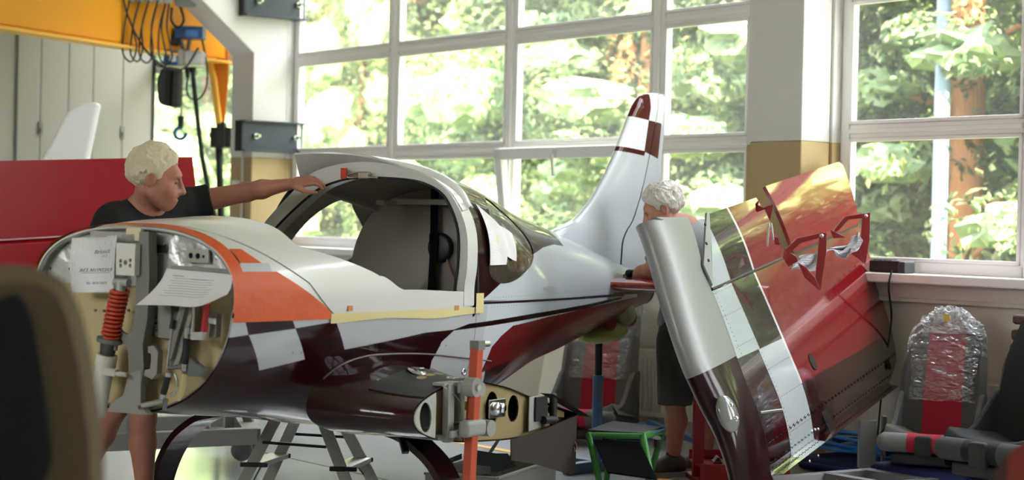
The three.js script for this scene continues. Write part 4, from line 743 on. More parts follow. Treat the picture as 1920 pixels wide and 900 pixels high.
// ---------------------------------------------------------------- papers (each a sheet of its own)
const pageMat = (w, h, draw) => M(0xffffff, 0.8, { map: canvasTex(w, h, (c) => { c.fillStyle = '#d5d2d2'; c.fillRect(0, 0, w, h); draw(c); }) });
function sheet(name, label, F, mat, nu = 16, nv = 20, th = 0.001) {
  const o = thing(name, label, 'paper', [AX, 0, AZ], ATURN);
  part(o, 'sheet', shell(F, nu, nv, th, { out: (p) => V3(p.x + 1, p.y, p.z), uv: (p, u, v) => [u, v] }).all, mat); return o;
}
{
  const q = [[-0.281,1.085],[-0.066,1.093],[-0.026,1.321],[-0.285,1.305]];
  const bil = (q, u, v) => [lerp(lerp(q[0][0], q[1][0], u), lerp(q[3][0], q[2][0], u), v), lerp(lerp(q[0][1], q[1][1], u), lerp(q[3][1], q[2][1], u), v)];
  const m = pageMat(512, 620, (c) => { c.fillStyle = '#2b2b30'; c.textAlign = 'center'; c.font = 'italic bold 54px serif'; c.fillText('Bristell', 330, 190); c.beginPath(); c.ellipse(370, 215, 34, 9, -0.1, 0, 7); c.lineWidth = 3; c.strokeStyle = '#2b2b30'; c.stroke(); c.font = 'italic bold 50px serif'; c.fillText('BELMONEDER', 290, 390); c.fillRect(140, 402, 300, 4); c.font = 'bold 36px serif'; c.fillText('02. 029/2023', 310, 530); });
  const o = sheet('paper_sheet', 'white title sheet in a plastic sleeve hanging on the firewall beside the spring', (u, v) => { const p = bil(q, u, v); return V3(-0.045 - 0.012 * Math.sin(u * 5 + v * 3), p[1], p[0]); }, m);
  part(o, 'plastic_sleeve', patch((u, v) => { const p = bil(q, lerp(-0.02, 1.03, u), lerp(-0.02, 1.05, v)); return V3(-0.052 - 0.012 * Math.sin(u * 5 + v * 3), p[1], p[0]); }, 20, 24, { out: (p) => V3(p.x + 1, p.y, p.z) }), M(0xffffff, 0.12, { transmission: 0.97, thickness: 0, bumpMap: rep(TX.crumple, 1.2), bumpScale: 0.006, key: 'sleeve' }));
  part(o, 'tape', face2([[-0.178,1.337],[-0.009,1.332],[-0.014,1.311],[-0.184,1.314]], -0.05), M(0xcac6bc, 0.4, { transmission: 0.4, thickness: 0, key: 'clearTape' }));
  function face2(pts, s) { return plate(poly(pts.map((p) => [-p[0], p[1]])), 0.001, 0).rotateY(Math.PI / 2).translate(s, 0, 0); }
  const top = polyline([[0.232,1.198],[0.337,1.193],[0.46,1.189],[0.564,1.184]]), bot = polyline([[0.143,1.054],[0.304,1.059],[0.462,1.062],[0.604,1.112]]), m2 = pageMat(512, 300, (c) => { c.fillStyle = '#77757c'; for (let i = 0; i < 9; i++) { c.fillRect(70 + 20 * (i % 2), 50 + i * 21, i === 0 ? 90 : 250 + 60 * hash3(i, 2, 3), i === 0 ? 5 : 3); } c.fillRect(210, 68, 120, 6); });
  sheet('paper_sheet', 'curling printed checklist page taped over the linkages on the firewall', (u, v) => { const a = top(u), b = bot(u), k = 1 - v; return V3(-0.05 - 0.07 * k * k, lerp(a.y, b.y, k), lerp(a.x, b.x, Math.pow(k, 1.35))); }, m2, 24, 16);
  // pages taped over the rear side window
  const W = [[1.692,1.494],[1.777,1.486],[2.037,1.359],[2.066,1.23],[1.976,1.248],[1.973,1.207],[1.82,1.206],[1.784,1.323]];
  const pg = pageMat(300, 400, (c) => { c.fillStyle = '#a9a9a9'; for (let i = 0; i < 7; i++) c.fillRect(40, 150 + i * 26, 200 * hash3(i, 5, 1) + 20, 2); c.fillStyle = 'rgba(214,206,90,0.55)'; c.fillRect(150, 140, 26, 70); });
  const onSkin = (a, b, c, d, off) => (u, v) => { const s = lerp(lerp(a[0], b[0], u), lerp(d[0], c[0], u), v), h = lerp(lerp(a[1], b[1], u), lerp(d[1], c[1], u), v), p = hullAt(s, h); return V3(p.x, p.y, p.z + off + 0.004 * Math.sin(u * 6 + v * 4)); };
  const A1 = [[1.661,1.21],[1.832,1.211],[1.889,1.359],[1.709,1.492]], B1 = [[1.804,1.261],[1.96,1.225],[1.983,1.355],[1.837,1.403]];
  const o2 = thing('paper_sheet', 'long white page taped over the rear side window of the fuselage', 'paper', [AX, 0, AZ], ATURN);
  part(o2, 'sheet', shell(onSkin(...A1, 0.014), 14, 18, 0.001, { ...hullOpt, uv: (p, u, v) => [u, v] }).all, pg);
  const o3 = thing('paper_sheet', 'small white page tucked behind the long one on the rear side window', 'paper', [AX, 0, AZ], ATURN);
  part(o3, 'sheet', shell(onSkin(...B1, 0.008), 14, 18, 0.001, { ...hullOpt, uv: (p, u, v) => [u, v] }).all, pageMat(64, 64, () => {}));
}
// rubber mat with lettering lying on the stub
{
  const o = thing('wing_mat', 'dark rubber mat with pale lettering lying on the wing stub', 'mat', [AX, 0, AZ], ATURN);
  const tx = canvasTex(512, 256, (c) => { c.fillStyle = '#2a2422'; c.fillRect(0, 0, 512, 256); c.save(); c.translate(256, 128); c.rotate(Math.PI); c.fillStyle = '#cfcac0'; c.font = 'bold 74px sans-serif'; c.fillText('ings', -235, -48); c.fillStyle = '#16110f'; c.font = 'bold 84px sans-serif'; c.fillText('eirc', 0, 60); c.fillStyle = '#8f8452'; for (const x of [-180, -100, -20]) { c.beginPath(); c.ellipse(x, 30, 34, 18, 0, 0, 7); c.fill(); } c.restore(); });
  const F = (u, v) => { const k = lerp(0.06, 0.36, u), w = lerp(0.42, 1.0, v), p = stubAt(k, true, w); return V3(p.x, p.y + 0.006 + 0.002 * Math.sin(u * 9), p.z); };
  part(o, 'mat', shell(F, 24, 16, 0.006, { out: (p) => V3(p.x, p.y - 1, p.z), uv: (p, u, v) => [u, 1 - v] }).all, M(0xffffff, 0.6, { map: tx, key: 'matTex' }));
}
// cardboard hanging under the stub
{
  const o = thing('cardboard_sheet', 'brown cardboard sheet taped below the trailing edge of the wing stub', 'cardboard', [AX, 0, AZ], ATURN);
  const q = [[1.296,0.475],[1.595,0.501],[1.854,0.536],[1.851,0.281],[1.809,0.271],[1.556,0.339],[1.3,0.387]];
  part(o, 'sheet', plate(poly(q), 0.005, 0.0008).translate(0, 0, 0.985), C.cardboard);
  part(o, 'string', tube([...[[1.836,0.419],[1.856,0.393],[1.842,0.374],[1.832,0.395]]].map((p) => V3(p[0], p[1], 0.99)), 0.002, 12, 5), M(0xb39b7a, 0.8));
}


// ================================================================ wing panel on its dolly (local frame: x towards the root, y towards the trailing edge, z out of the lower skin)
const WO = V3(1.077, 0.1786, -8.45), WU = V3(0.4486, 0.1383, -0.883).normalize(), WV = V3(-0.4053, 0.912, -0.0631).addScaledVector(WU, -V3(-0.4053, 0.912, -0.0631).dot(WU)).normalize(), WN = WU.clone().cross(WV);
const wingMatrix = new THREE.Matrix4().makeBasis(WU, WV, WN).setPosition(WO);
{
  const wing = thing('aircraft_wing', 'detached red and silver wing panel standing on its leading edge with its flap hinges showing', 'wing');
  wing.applyMatrix4(wingMatrix);
  const R = rng(77);
  const gloss = (color, more = {}) => new THREE.MeshPhysicalMaterial({ color, roughness: 0.1, ior: 2.3, clearcoat: 1, clearcoatRoughness: 0.02, side: THREE.DoubleSide, bumpMap: panelBump, bumpScale: 0.022, ...more });
  const panelBump = dataTex(256, (x, y) => { const f = (t, n) => 0.5 + 0.5 * Math.sin(t * Math.PI * 2 * n); return 0.5 + 0.32 * (fbm(x * 6, y * 10, 3, 3) - 0.5) + 0.1 * f(x, 7) * f(y, 5); });
  panelBump.repeat.set(0.5, 0.8);
  const wUV = (p) => [p.x / 2.7, p.y / 1.35];
  const skinTex = canvasTex(2048, 1024, (c, W, H) => {
    const X = (u) => (u + 0.05) / 3.3 * W, Y = (v) => (1 - (v + 0.1) / 1.5) * H;
    const fill = (col, pts) => { c.fillStyle = col; c.beginPath(); pts.forEach((p, i) => i ? c.lineTo(X(p[0]), Y(p[1])) : c.moveTo(X(p[0]), Y(p[1]))); c.closePath(); c.fill(); };
    fill('#7a0e17', [[-1, -1], [4, -1], [4, 2], [-1, 2]]);
    fill('#210609', [[-0.1, -0.2], [0.84, -0.2], [0.85, 0.56], [-0.1, 0.62]]);
    fill('#2a0709', [[1.18, -0.2], [3.4, -0.2], [3.4, 0.25], [1.18, 0.3]]);
    fill('#b4bcbc', [[0.84, -0.2], [1.2, -0.2], [1.2, 0.55], [0.84, 0.56]]);
    fill('#b4bcbc', [[0.4, 0.575], [0.86, 0.56], [0.86, 1.4], [0.4, 1.4]]);
    fill('#24100c', [[0.86, 0.56], [1.2, 0.55], [1.2, 1.4], [0.86, 1.4]]);
    fill('#d7dcd8', [[1.185, 0.3], [1.21, 0.3], [1.21, 1.4], [1.185, 1.4]]);
    c.fillStyle = 'rgba(50,20,22,0.75)';
    const row = (u0, v0, u1, v1, n) => { for (let i = 0; i < n; i++) { c.beginPath(); c.arc(X(lerp(u0, u1, i / n)), Y(lerp(v0, v1, i / n)), 2, 0, 7); c.fill(); } };
    for (const v of [0.12, 0.3, 0.45, 0.62, 0.78, 0.9]) row(0.6, v, 3, v, 90);
    for (const u of [0.62, 0.86, 1.22, 1.7, 2.2, 2.7]) row(u, 0.02, u, 0.92, 40);
  });
  const skinUV = (p) => [(p.x + 0.05) / 3.3, (p.y + 0.1) / 1.5];
  const skin = gloss(0xffffff, { map: skinTex });
  const foilZ = (v) => 0.005 * Math.sin(v * 3) - 0.02 * Math.pow(clamp(1 - v / 0.35), 2) * 3; // lower skin, nearly flat
  const endU = (v) => 2.98 + 0.12 * sstep(0.4, 1.3, v) - 0.4 * Math.pow(clamp(1 - v / 0.35), 2.2);
  const th = (v) => 0.165 * Math.pow(clamp((v + 0.02) / 0.2), 0.5) * Math.pow(clamp((1.36 - v) / 1.1), 0.9);
  const loop = (u0, u1, v1, name, mat, uv, label) => { // lower and upper skin joined round the leading edge
    const F = (u, t) => { const a = t * 2 - 1, k = a * a, v = -0.02 + (v1 + 0.02) * k; const U = lerp(typeof u0 === 'function' ? u0(v) : u0, typeof u1 === 'function' ? u1(v) : u1, u); return V3(U, v, a > 0 ? foilZ(Math.max(0, v)) * clamp(k * 30) - 0.0 : foilZ(Math.max(0, v)) * clamp(k * 30) - th(v)); };
    return part(wing, name, patch(F, 40, 70, { out: (p) => V3(p.x, p.y + 0.02, p.z > -0.02 && p.y > 0.05 ? p.z - 1 : p.y > 0.05 ? p.z + 0.1 : -0.07), uv }), mat, label);
  };
  const tipIn = (v) => 0.53 + 0.06 * sstep(0.4, 0.9, v) + 0.09 * sstep(0.9, 1.35, v);
  loop((v) => tipIn(v) + 0.004, endU, 0.915, 'wing_skin', skin, skinUV, 'red, maroon and silver riveted wing skin');
  // rounded wing tip, silver above and maroon below
  const tip = (v0, v1, mat, label) => {
    const out = (v) => 0.2 + 0.16 * sstep(0.6, 1.37, v) + 0.1 * Math.pow(clamp((0.62 - v) / 0.3, 0, 1), 1) * 0.35 - 0.02;
    const top = (v) => v - 0.07 * sstep(1.1, 1.367, v);
    const F = (t, w) => { const v = lerp(v0, v1, w), a = t * Math.PI, o = out(v), i = tipIn(v), H = lerp(0.08, 0.1, sstep(0, 0.5, v)), c = Math.cos(a), s = Math.sin(a); return V3(i - (i - o) * Math.pow(s, 0.75), v - 0.068 * ((i - (i - o) * s) - 0.18) / 0.5 * sstep(0.95, 1.367, v), foilZ(clamp(v)) - H + H * c + 0.012 * s); };
    return part(wing, 'tip_fairing', patch(F, 40, 40, { out: (p) => V3(tipIn(p.y) + 0.05, p.y, -0.08) }), mat, label);
  };
  tip(0.585, 1.367, M(0x82827e, 0.42, { clearcoat: 0.35, clearcoatRoughness: 0.25, metalness: 0.1, key: 'tipSilver' }), 'silver wing tip');
  tip(-0.05, 0.585, M(0x22070c, 0.35, { specularIntensity: 0.2, clearcoat: 0.45, clearcoatRoughness: 0.08, key: 'tipMaroon' }), 'maroon wing tip');
  part(wing, 'tip_end_cap', plate(poly([[0.36, 1.345], [0.5, 1.325], [0.68, 1.298], [0.62, 1.29], [0.42, 1.32]]), 0.03, 0.004).translate(0, 0, -0.03), M(0x8b8b88, 0.4));
  const lens = part(wing, 'landing_light', new THREE.SphereGeometry(1, 24, 16).scale(0.062, 0.09, 0.035).rotateZ(-0.1).rotateY(-0.35).translate(0.2, 0.368, 0.0), M(0xa9aaa4, 0.12, { transmission: 0.6, thickness: 0, clearcoat: 1, key: 'lens' }), 'clear lamp lens');
  for (const dy of [0.03, -0.035]) part(lens, 'bulb', new THREE.SphereGeometry(0.014, 12, 8).translate(0.2 + dy * 0.1, 0.368 + dy, 0.03), C.chrome);
  // aileron and flap
  const tab = (u0, u1, v0, v1, zOff, name, mat, label, s0 = 0, s1 = 0) => { const F = (u, w) => V3(lerp(u0 + s0 * w, u1 + s1 * w, u), lerp(v0, v1, w), zOff + 0.012 * Math.sin(w * 3.1)); return part(wing, name, shell(F, 24, 14, 0.02, { out: (p) => V3(p.x, p.y, p.z - 1), uv: skinUV }).all, mat, label); };
  tab(0.6, 1.7, 0.93, 1.275, 0.004, 'aileron', skin, 'silver and green aileron', 0.32, -0.06);
  part(wing, 'aileron_end', plate(poly([[0.595, 0.94], [0.92, 1.281], [0.885, 1.283], [0.59, 1.05]]), 0.012).translate(0, 0, 0.012), M(0x8f918f, 0.45, { metalness: 0.4, key: 'ae' }), 'grey aileron end rib');
  for (const [u, v] of [[0.68, 1.04], [0.74, 1.12], [0.82, 1.21]]) part(wing, 'screw', new THREE.CylinderGeometry(0.008, 0.008, 0.006, 8).rotateX(Math.PI / 2).translate(u - 0.02, v + 0.02, 0.02), C.black);
  const flapM = gloss(0xb08a78, { map: null, color: 0x84141c });
  tab(1.77, 3.0, 0.925, 1.315, 0.03, 'flap', flapM, 'red flap', 0, 0.15);
  part(wing, 'hinge_line', [bar(V3(0.6, 0.925, 0.004), V3(1.74, 0.922, 0.004), 0.012, 0.01, V3(0, 0, 1)), bar(V3(1.77, 0.918, 0.012), V3(3.0, 0.92, 0.012), 0.014, 0.02, V3(0, 0, 1))], M(0x2c2622, 0.6));
  part(wing, 'wing_end_rib', patch((u, v) => { const y = lerp(0.02, 0.915, v), z = foilZ(y) - u * th(y); return V3(endU(y), y, z); }, 6, 24), M(0x8a7c66, 0.6));
  // red hinge brackets: a strut, an arm and a gusset that stand off the skin
  const Lw = (p) => T3(p).applyMatrix4(wingMatrix.clone().invert());
  const pl = (pts) => { // flat plate from world points, given thickness along its own normal
    const q = pts.map(Lw), n = q[1].clone().sub(q[0]).cross(q[2].clone().sub(q[0])).normalize(), x = q[1].clone().sub(q[0]).normalize(), y = n.clone().cross(x), o = q[0], s = q.map((p) => { const d = p.clone().sub(o); return [d.dot(x), d.dot(y)]; });
    return plate(poly(s), 0.014, 0.001).applyMatrix4(new THREE.Matrix4().makeBasis(x, y, n).setPosition(o));
  };
  const brk = M(0x7a1119, 0.32, { clearcoat: 0.7, key: 'brk' });
  const arms = (plates, label) => { const m = part(wing, 'hinge_bracket', plates[0], brk, label); plates.slice(1).forEach((g, i) => part(m, i ? 'bracket_gusset' : 'bracket_arm', g, brk)); return m; };
  const b1 = arms([pl([[1.491,1.391,-9.05],[1.524,1.39,-9.05],[1.524,1.304,-9.05],[1.5,1.107,-9.05],[1.473,1.174,-9.05]]), pl([[1.523,1.389,-9.2],[1.545,1.374,-9.2],[1.419,1.337,-9.2],[1.363,1.278,-9.2],[1.341,1.298,-9.2],[1.403,1.36,-9.2]]), pl([[1.426,1.24,-9.3],[1.47,1.214,-9.3],[1.535,1.141,-9.3],[1.539,1.099,-9.3],[1.46,1.166,-9.3]])], 'red V shaped flap hinge bracket');
  const b2 = arms([pl([[1.864,1.495,-9.95],[1.904,1.502,-9.95],[1.904,1.357,-9.95],[1.885,1.223,-9.95],[1.854,1.299,-9.95]]), pl([[1.873,1.496,-10],[1.894,1.476,-10],[1.797,1.462,-10],[1.747,1.404,-10],[1.713,1.381,-10],[1.73,1.415,-10],[1.779,1.479,-10]]), pl([[1.831,1.284,-10.1],[1.881,1.338,-10.1],[1.888,1.297,-10.1],[1.919,1.22,-10.1]])], 'red V shaped flap hinge bracket');
  for (const p of [[1.498,1.376,-9.03]]) part(b1, 'pivot_bolt', new THREE.SphereGeometry(0.01, 10, 8).translate(...Lw(p).toArray()), C.alu);
  for (const p of [[1.88,1.484,-9.93]]) part(b2, 'pivot_bolt', new THREE.SphereGeometry(0.01, 10, 8).translate(...Lw(p).toArray()), C.alu);
  part(wing, 'hinge_lug', pl([[1.363,1.307,-9.35],[1.423,1.271,-9.35],[1.434,1.245,-9.35],[1.387,1.217,-9.35],[1.359,1.259,-9.35]]), brk); part(wing, 'hinge_lug', pl([[1.693,1.409,-9.95],[1.762,1.376,-9.95],[1.779,1.365,-9.95],[1.711,1.361,-9.95]]), brk);
  part(wing, 'aileron_link', pl([[1.22,1.529,-9.4],[1.241,1.551,-9.4],[1.226,1.491,-9.4],[1.285,1.52,-9.4],[1.312,1.526,-9.4],[1.295,1.442,-9.4],[1.269,1.503,-9.4],[1.229,1.486,-9.4]]), brk, 'dark red aileron link'); part(wing, 'hinge_lug', pl([[1.311,1.367,-9.35],[1.335,1.36,-9.35],[1.341,1.323,-9.35],[1.317,1.327,-9.35]]), brk);
  part(wing, 'push_rod', [bar(Lw([1.287,1.434,-9.38]), Lw([1.284,1.316,-9.38]), 0.012, 0.01), bar(Lw([1.3,1.434,-9.38]), Lw([1.313,1.348,-9.38]), 0.01, 0.01)], C.alu);
  // white cloth tucked between the brackets
  const c0 = polyline([[1.419,1.23,-9.5],[1.521,1.287,-9.5],[1.629,1.311,-9.5],[1.737,1.362,-9.5],[1.768,1.412,-9.5]], true), c1 = polyline([[1.424,1.2,-9.42],[1.532,1.205,-9.42],[1.605,1.301,-9.42],[1.684,1.265,-9.42],[1.755,1.326,-9.42]]);
  const cl = thing('cloth', 'crumpled white cloth tucked between the red flap hinge brackets', 'cloth');
  part(cl, 'cloth', shell((u, v) => { const p = c0(u).lerp(c1(u), v); return p.add(V3(0.012 * Math.sin(u * 30 + v * 5), 0.006 * Math.sin(u * 17), 0.02 * Math.sin(u * 21 + v * 9))); }, 60, 14, 0.002, { out: (p) => V3(p.x - 1, p.y - 1, p.z - 2) }).all, M(0xd9d6de, 0.85, { bumpMap: rep(TX.crumple, 2), bumpScale: 0.02, key: 'cloth' }));
  // inspection holes and bolts on the lower skin
  for (const [u, v] of [[1.453,0.365], [2.621,0.127]]) part(wing, 'inspection_hole', [new THREE.CylinderGeometry(0.034, 0.034, 0.006, 24).rotateX(Math.PI / 2).scale(1, 1.35, 1).translate(u, v, foilZ(v) + 0.001)], C.black, 'black inspection hole');
  for (const [u, v] of [[1.175,0.056], [1.224,0.053], [1.275,0.044], [1.102,-0.007], [1.244,-0.008], [1.036,-0.066], [1.17,-0.071]]) part(wing, 'bolt_head', new THREE.SphereGeometry(0.008, 10, 6).scale(1, 1, 0.6).translate(u, v, foilZ(v) + 0.004), C.chrome);
  part(wing, 'root_fitting', box(0.1, 0.3, 0.004, 1.42, 0.115, foilZ(0.1) + 0.001, 0.001), M(0x14090a, 0.4));
  part(wing, 'pitot_probe', rod([...[0.536,0.292], 0.01], [...[0.751,0.249], 0.03], 0.006), C.alu);
}


// dolly under the wing panel: grey steel base with two uprights
{
  const st = M(0x8d8b8a, 0.5, { key: 'dolly' }), stD = M(0x6f6e6d, 0.55, { key: 'dollyD' });
  const a = T3([1.649,0.1,-9.691]), b = T3([2.228,0.1,-10.098]), up = T3([1.947,0.1,-10.095]);
  const o = thing('wing_dolly', 'grey steel channel dolly with an upright carrying the red wing panel', 'dolly', [up.x, 0, up.z], 0);
  const L = (p) => p.clone().sub(V3(up.x, 0, up.z));
  const A = L(a), B = L(b), d = B.clone().sub(A).setY(0).normalize(), n = V3(-d.z, 0, d.x); if (n.z < 0) n.negate();
  const y = (p, h) => V3(p.x, h, p.z);
  part(o, 'rail', bar(y(A.clone().addScaledVector(d, -0.4), 0.12), y(B, 0.12), 0.06, 0.05, V3(0, 1, 0)), st);
  const A2 = A.clone().addScaledVector(n, 0.42).addScaledVector(d, -0.4), B2 = B.clone().addScaledVector(n, 0.42);
  part(o, 'rail', bar(y(A2, 0.12), y(B2, 0.12), 0.06, 0.05, V3(0, 1, 0)), st);
  for (const k of [0, 0.42, 0.98]) { const p = A.clone().lerp(B, k), q = p.clone().addScaledVector(n, 0.42); part(o, 'cross_member', bar(y(p, 0.12), y(q, 0.12), 0.06, 0.055, V3(0, 1, 0)), stD); }
  part(o, 'upright', [box(0.085, 0.26, 0.006, 0, 0.25, 0.02, 0.001), box(0.006, 0.26, 0.06, 0.042, 0.25, -0.01, 0.001), box(0.006, 0.26, 0.06, -0.042, 0.25, -0.01, 0.001)], st, 'grey channel upright');
  part(o, 'upright', box(0.02, 0.28, 0.05, 0.1, 0.26, -0.06, 0.002), stD);
  for (const [p, q] of [[A, 0], [B, 0], [A2, 1], [B2, 1]]) part(o, 'caster', [lathe([[0, -0.014], [0.04, -0.016], [0.045, 0], [0.04, 0.016], [0, 0.014]], 16).rotateX(Math.PI / 2).translate(p.x, 0.045, p.z)], C.rubber);
}
// ---------------------------------------------------------------- red panel, its dolly and the white fin at the far end
{
  const d0 = 11.6, a = T3([-3.184,1.648,-10.9]), b = T3([-2.106,1.793,-12.2]), c = T3([-2.086,1.18,-12.2]), e = T3([-3.174,1.143,-10.9]);
  const o = thing('aircraft_wing', 'long red wing panel standing on edge behind the man in black', 'wing', [b.x, 0, b.z], 0);
  const X = a.clone().sub(b).setY(0).normalize(), Ln = a.clone().sub(b).setY(0).length() + 0.8, n = V3(X.z, 0, -X.x); if (n.z < 0) n.negate();
  const tilt = 0.1, top = b.y, H = 1.15, F = (u, v) => { const s = u * Ln, h = top - v * H + (a.y - b.y) * s / Ln, bulge = 0.055 * Math.sin(Math.PI * Math.min(1, v * 0.9 + 0.05)) - (Math.abs(v - 0.405) < 0.012 ? 0.012 : 0); const p = X.clone().multiplyScalar(s).addScaledVector(n, tilt * v + bulge); return V3(p.x, h, p.z); };
  const back = (u, v) => { const s = u * Ln, h = top - v * H + (a.y - b.y) * s / Ln, p = X.clone().multiplyScalar(s).addScaledVector(n, tilt * v - 0.05 * Math.sin(Math.PI * Math.min(1, v * 0.9 + 0.05)) - 0.01); return V3(p.x, h, p.z); };
  const rd = M(0x850a18, 0.45, { specularIntensity: 0.12, clearcoat: 0.12, clearcoatRoughness: 0.15, bumpMap: rep(TX.soft, 3, 1), bumpScale: 0.006, key: 'redwing' });
  part(o, 'lower_skin', patch(F, 30, 60, { out: (p) => p.clone().sub(n) }), rd, 'glossy red skin');
  part(o, 'upper_skin', patch(back, 20, 30, { out: (p) => p.clone().add(n) }), rd);
  part(o, 'end_plate', patch((u, v) => F(0, v).lerp(back(0, v), u), 3, 40), rd);
  part(o, 'hinge_gap', tube(Array.from({ length: 24 }, (_, i) => F(i / 23, 0.405).addScaledVector(n, 0.006)), 0.006, 40, 6), M(0xb98a86, 0.5), 'pale hinge line');
  const c2 = thing('steel_trolley', 'grey steel box section trolley on casters beneath the red wing panel', 'trolley', [0, 0, 0]);
  const st = M(0x7d7b77, 0.5, { key: 'trol' });
  const p1 = T3([-2.265,0.2,-9.759]), p2 = T3([-1.395,0.2,-10.297]), q1 = T3([-2.449,0.2,-10.544]), q2 = T3([-1.551,0.2,-11.017]), m = p2.clone().add(V3(-1, 0, 0));
  c2.position.set(p2.x, 0, p2.z); const L = (p, h) => V3(p.x - p2.x, h, p.z - p2.z);
  part(c2, 'rail', bar(L(p1, 0.2), L(p2, 0.2), 0.07, 0.09), st); part(c2, 'rail', bar(L(q1, 0.2), L(q2, 0.2), 0.07, 0.09), st);
  part(c2, 'cross_member', bar(L(p2.clone().lerp(p1, 0.02), 0.2), L(q2.clone().lerp(q1, 0.02), 0.2), 0.1, 0.08), st);
  const P0 = T3([-1.615,0.2,-10.385]);
  part(c2, 'cross_member', bar(L(p2.clone().lerp(p1, 0.22), 0.2), L(q2.clone().lerp(q1, 0.2), 0.2), 0.08, 0.08), st);
  part(c2, 'upright', bar(L(P0, 0.2), L(P0, 0.5), 0.07, 0.07), st); part(c2, 'upright', bar(L(P0.clone().lerp(p1, 0.6), 0.2), L(P0.clone().lerp(p1, 0.6), 0.6), 0.07, 0.07), st);
  part(c2, 'brace', bar(L(p2.clone().lerp(q2, 0.5), 0.22), L(p2.clone().lerp(q2, 0.5).add(V3(-0.09, 0, 0)), 0.45), 0.06, 0.05), st);
  part(c2, 'cradle_beam', bar(L(P0.clone().lerp(p1, 0.95), 0.53), L(P0, 0.53), 0.09, 0.06), st);
  for (const p of [[-1.53,0.02,-10.745], [-1.479,0.02,-10.929], [-2.425,0.02,-10.588]]) { const q = L(T3(p), 0); part(c2, 'caster', [lathe([[0, -0.018], [0.055, -0.02], [0.065, 0], [0.055, 0.02], [0, 0.018]], 20).rotateX(Math.PI / 2).translate(q.x, 0.065, q.z), box(0.05, 0.05, 0.06, q.x, 0.14, q.z, 0.006)], C.steelGrey); }
  // white fin of another aircraft
  const f = thing('white_fin', 'plain white tail fin rising behind the red wing panel', 'tail fin', [0, 0, 0]);
  const fb = T3([-3.101,1.671,-13.2]); f.position.set(fb.x, 0, fb.z);
  const pts = [[-3.471,1.324,-13.2],[-3.408,1.551,-13.2],[-3.359,1.733,-13.2],[-3.257,1.924,-13.2],[-3.192,2.061,-13.2],[-3.148,2.13,-13.2],[-3.103,2.165,-13.2],[-3.044,2.185,-13.2],[-2.953,2.191,-13.2],[-2.93,2.173,-13.2],[-2.937,2.127,-13.2],[-3.005,1.756,-13.2],[-3.057,1.333,-13.2]].map((p) => [p[0] - fb.x, p[1]]);
  const sh = new THREE.Shape(new THREE.CatmullRomCurve3(pts.map((p) => V3(p[0], p[1], 0)), false, 'centripetal').getPoints(60).map((p) => new THREE.Vector2(p.x, p.y)));
  part(f, 'fin', new THREE.ExtrudeGeometry(sh, { depth: 0.03, bevelEnabled: true, bevelThickness: 0.035, bevelSize: 0.03, bevelOffset: -0.03, bevelSegments: 4, curveSegments: 12 }).translate(0, 0, -0.015), M(0xffffff, 0.5, { key: 'finw' }));
  const base = T3([-3.395,1.288,-13.2]);
  part(f, 'tail_boom', new THREE.CapsuleGeometry(0.16, 1.6, 6, 16).rotateZ(Math.PI / 2).translate(base.x - fb.x - 0.6, 1.2, 0), M(0xe9e7e2, 0.35, { clearcoat: 0.6, key: 'boom' }));
  part(f, 'boom_trestle', [bar(V3(-1.4, 0, -0.3), V3(-1.0, 1.06, 0), 0.04, 0.04), bar(V3(-1.4, 0, 0.3), V3(-1.0, 1.06, 0), 0.04, 0.04), bar(V3(-0.3, 0, -0.3), V3(-0.3, 1.06, 0), 0.04, 0.04), bar(V3(-0.3, 0, 0.3), V3(-0.3, 1.06, 0), 0.04, 0.04)], C.steelGrey);
}
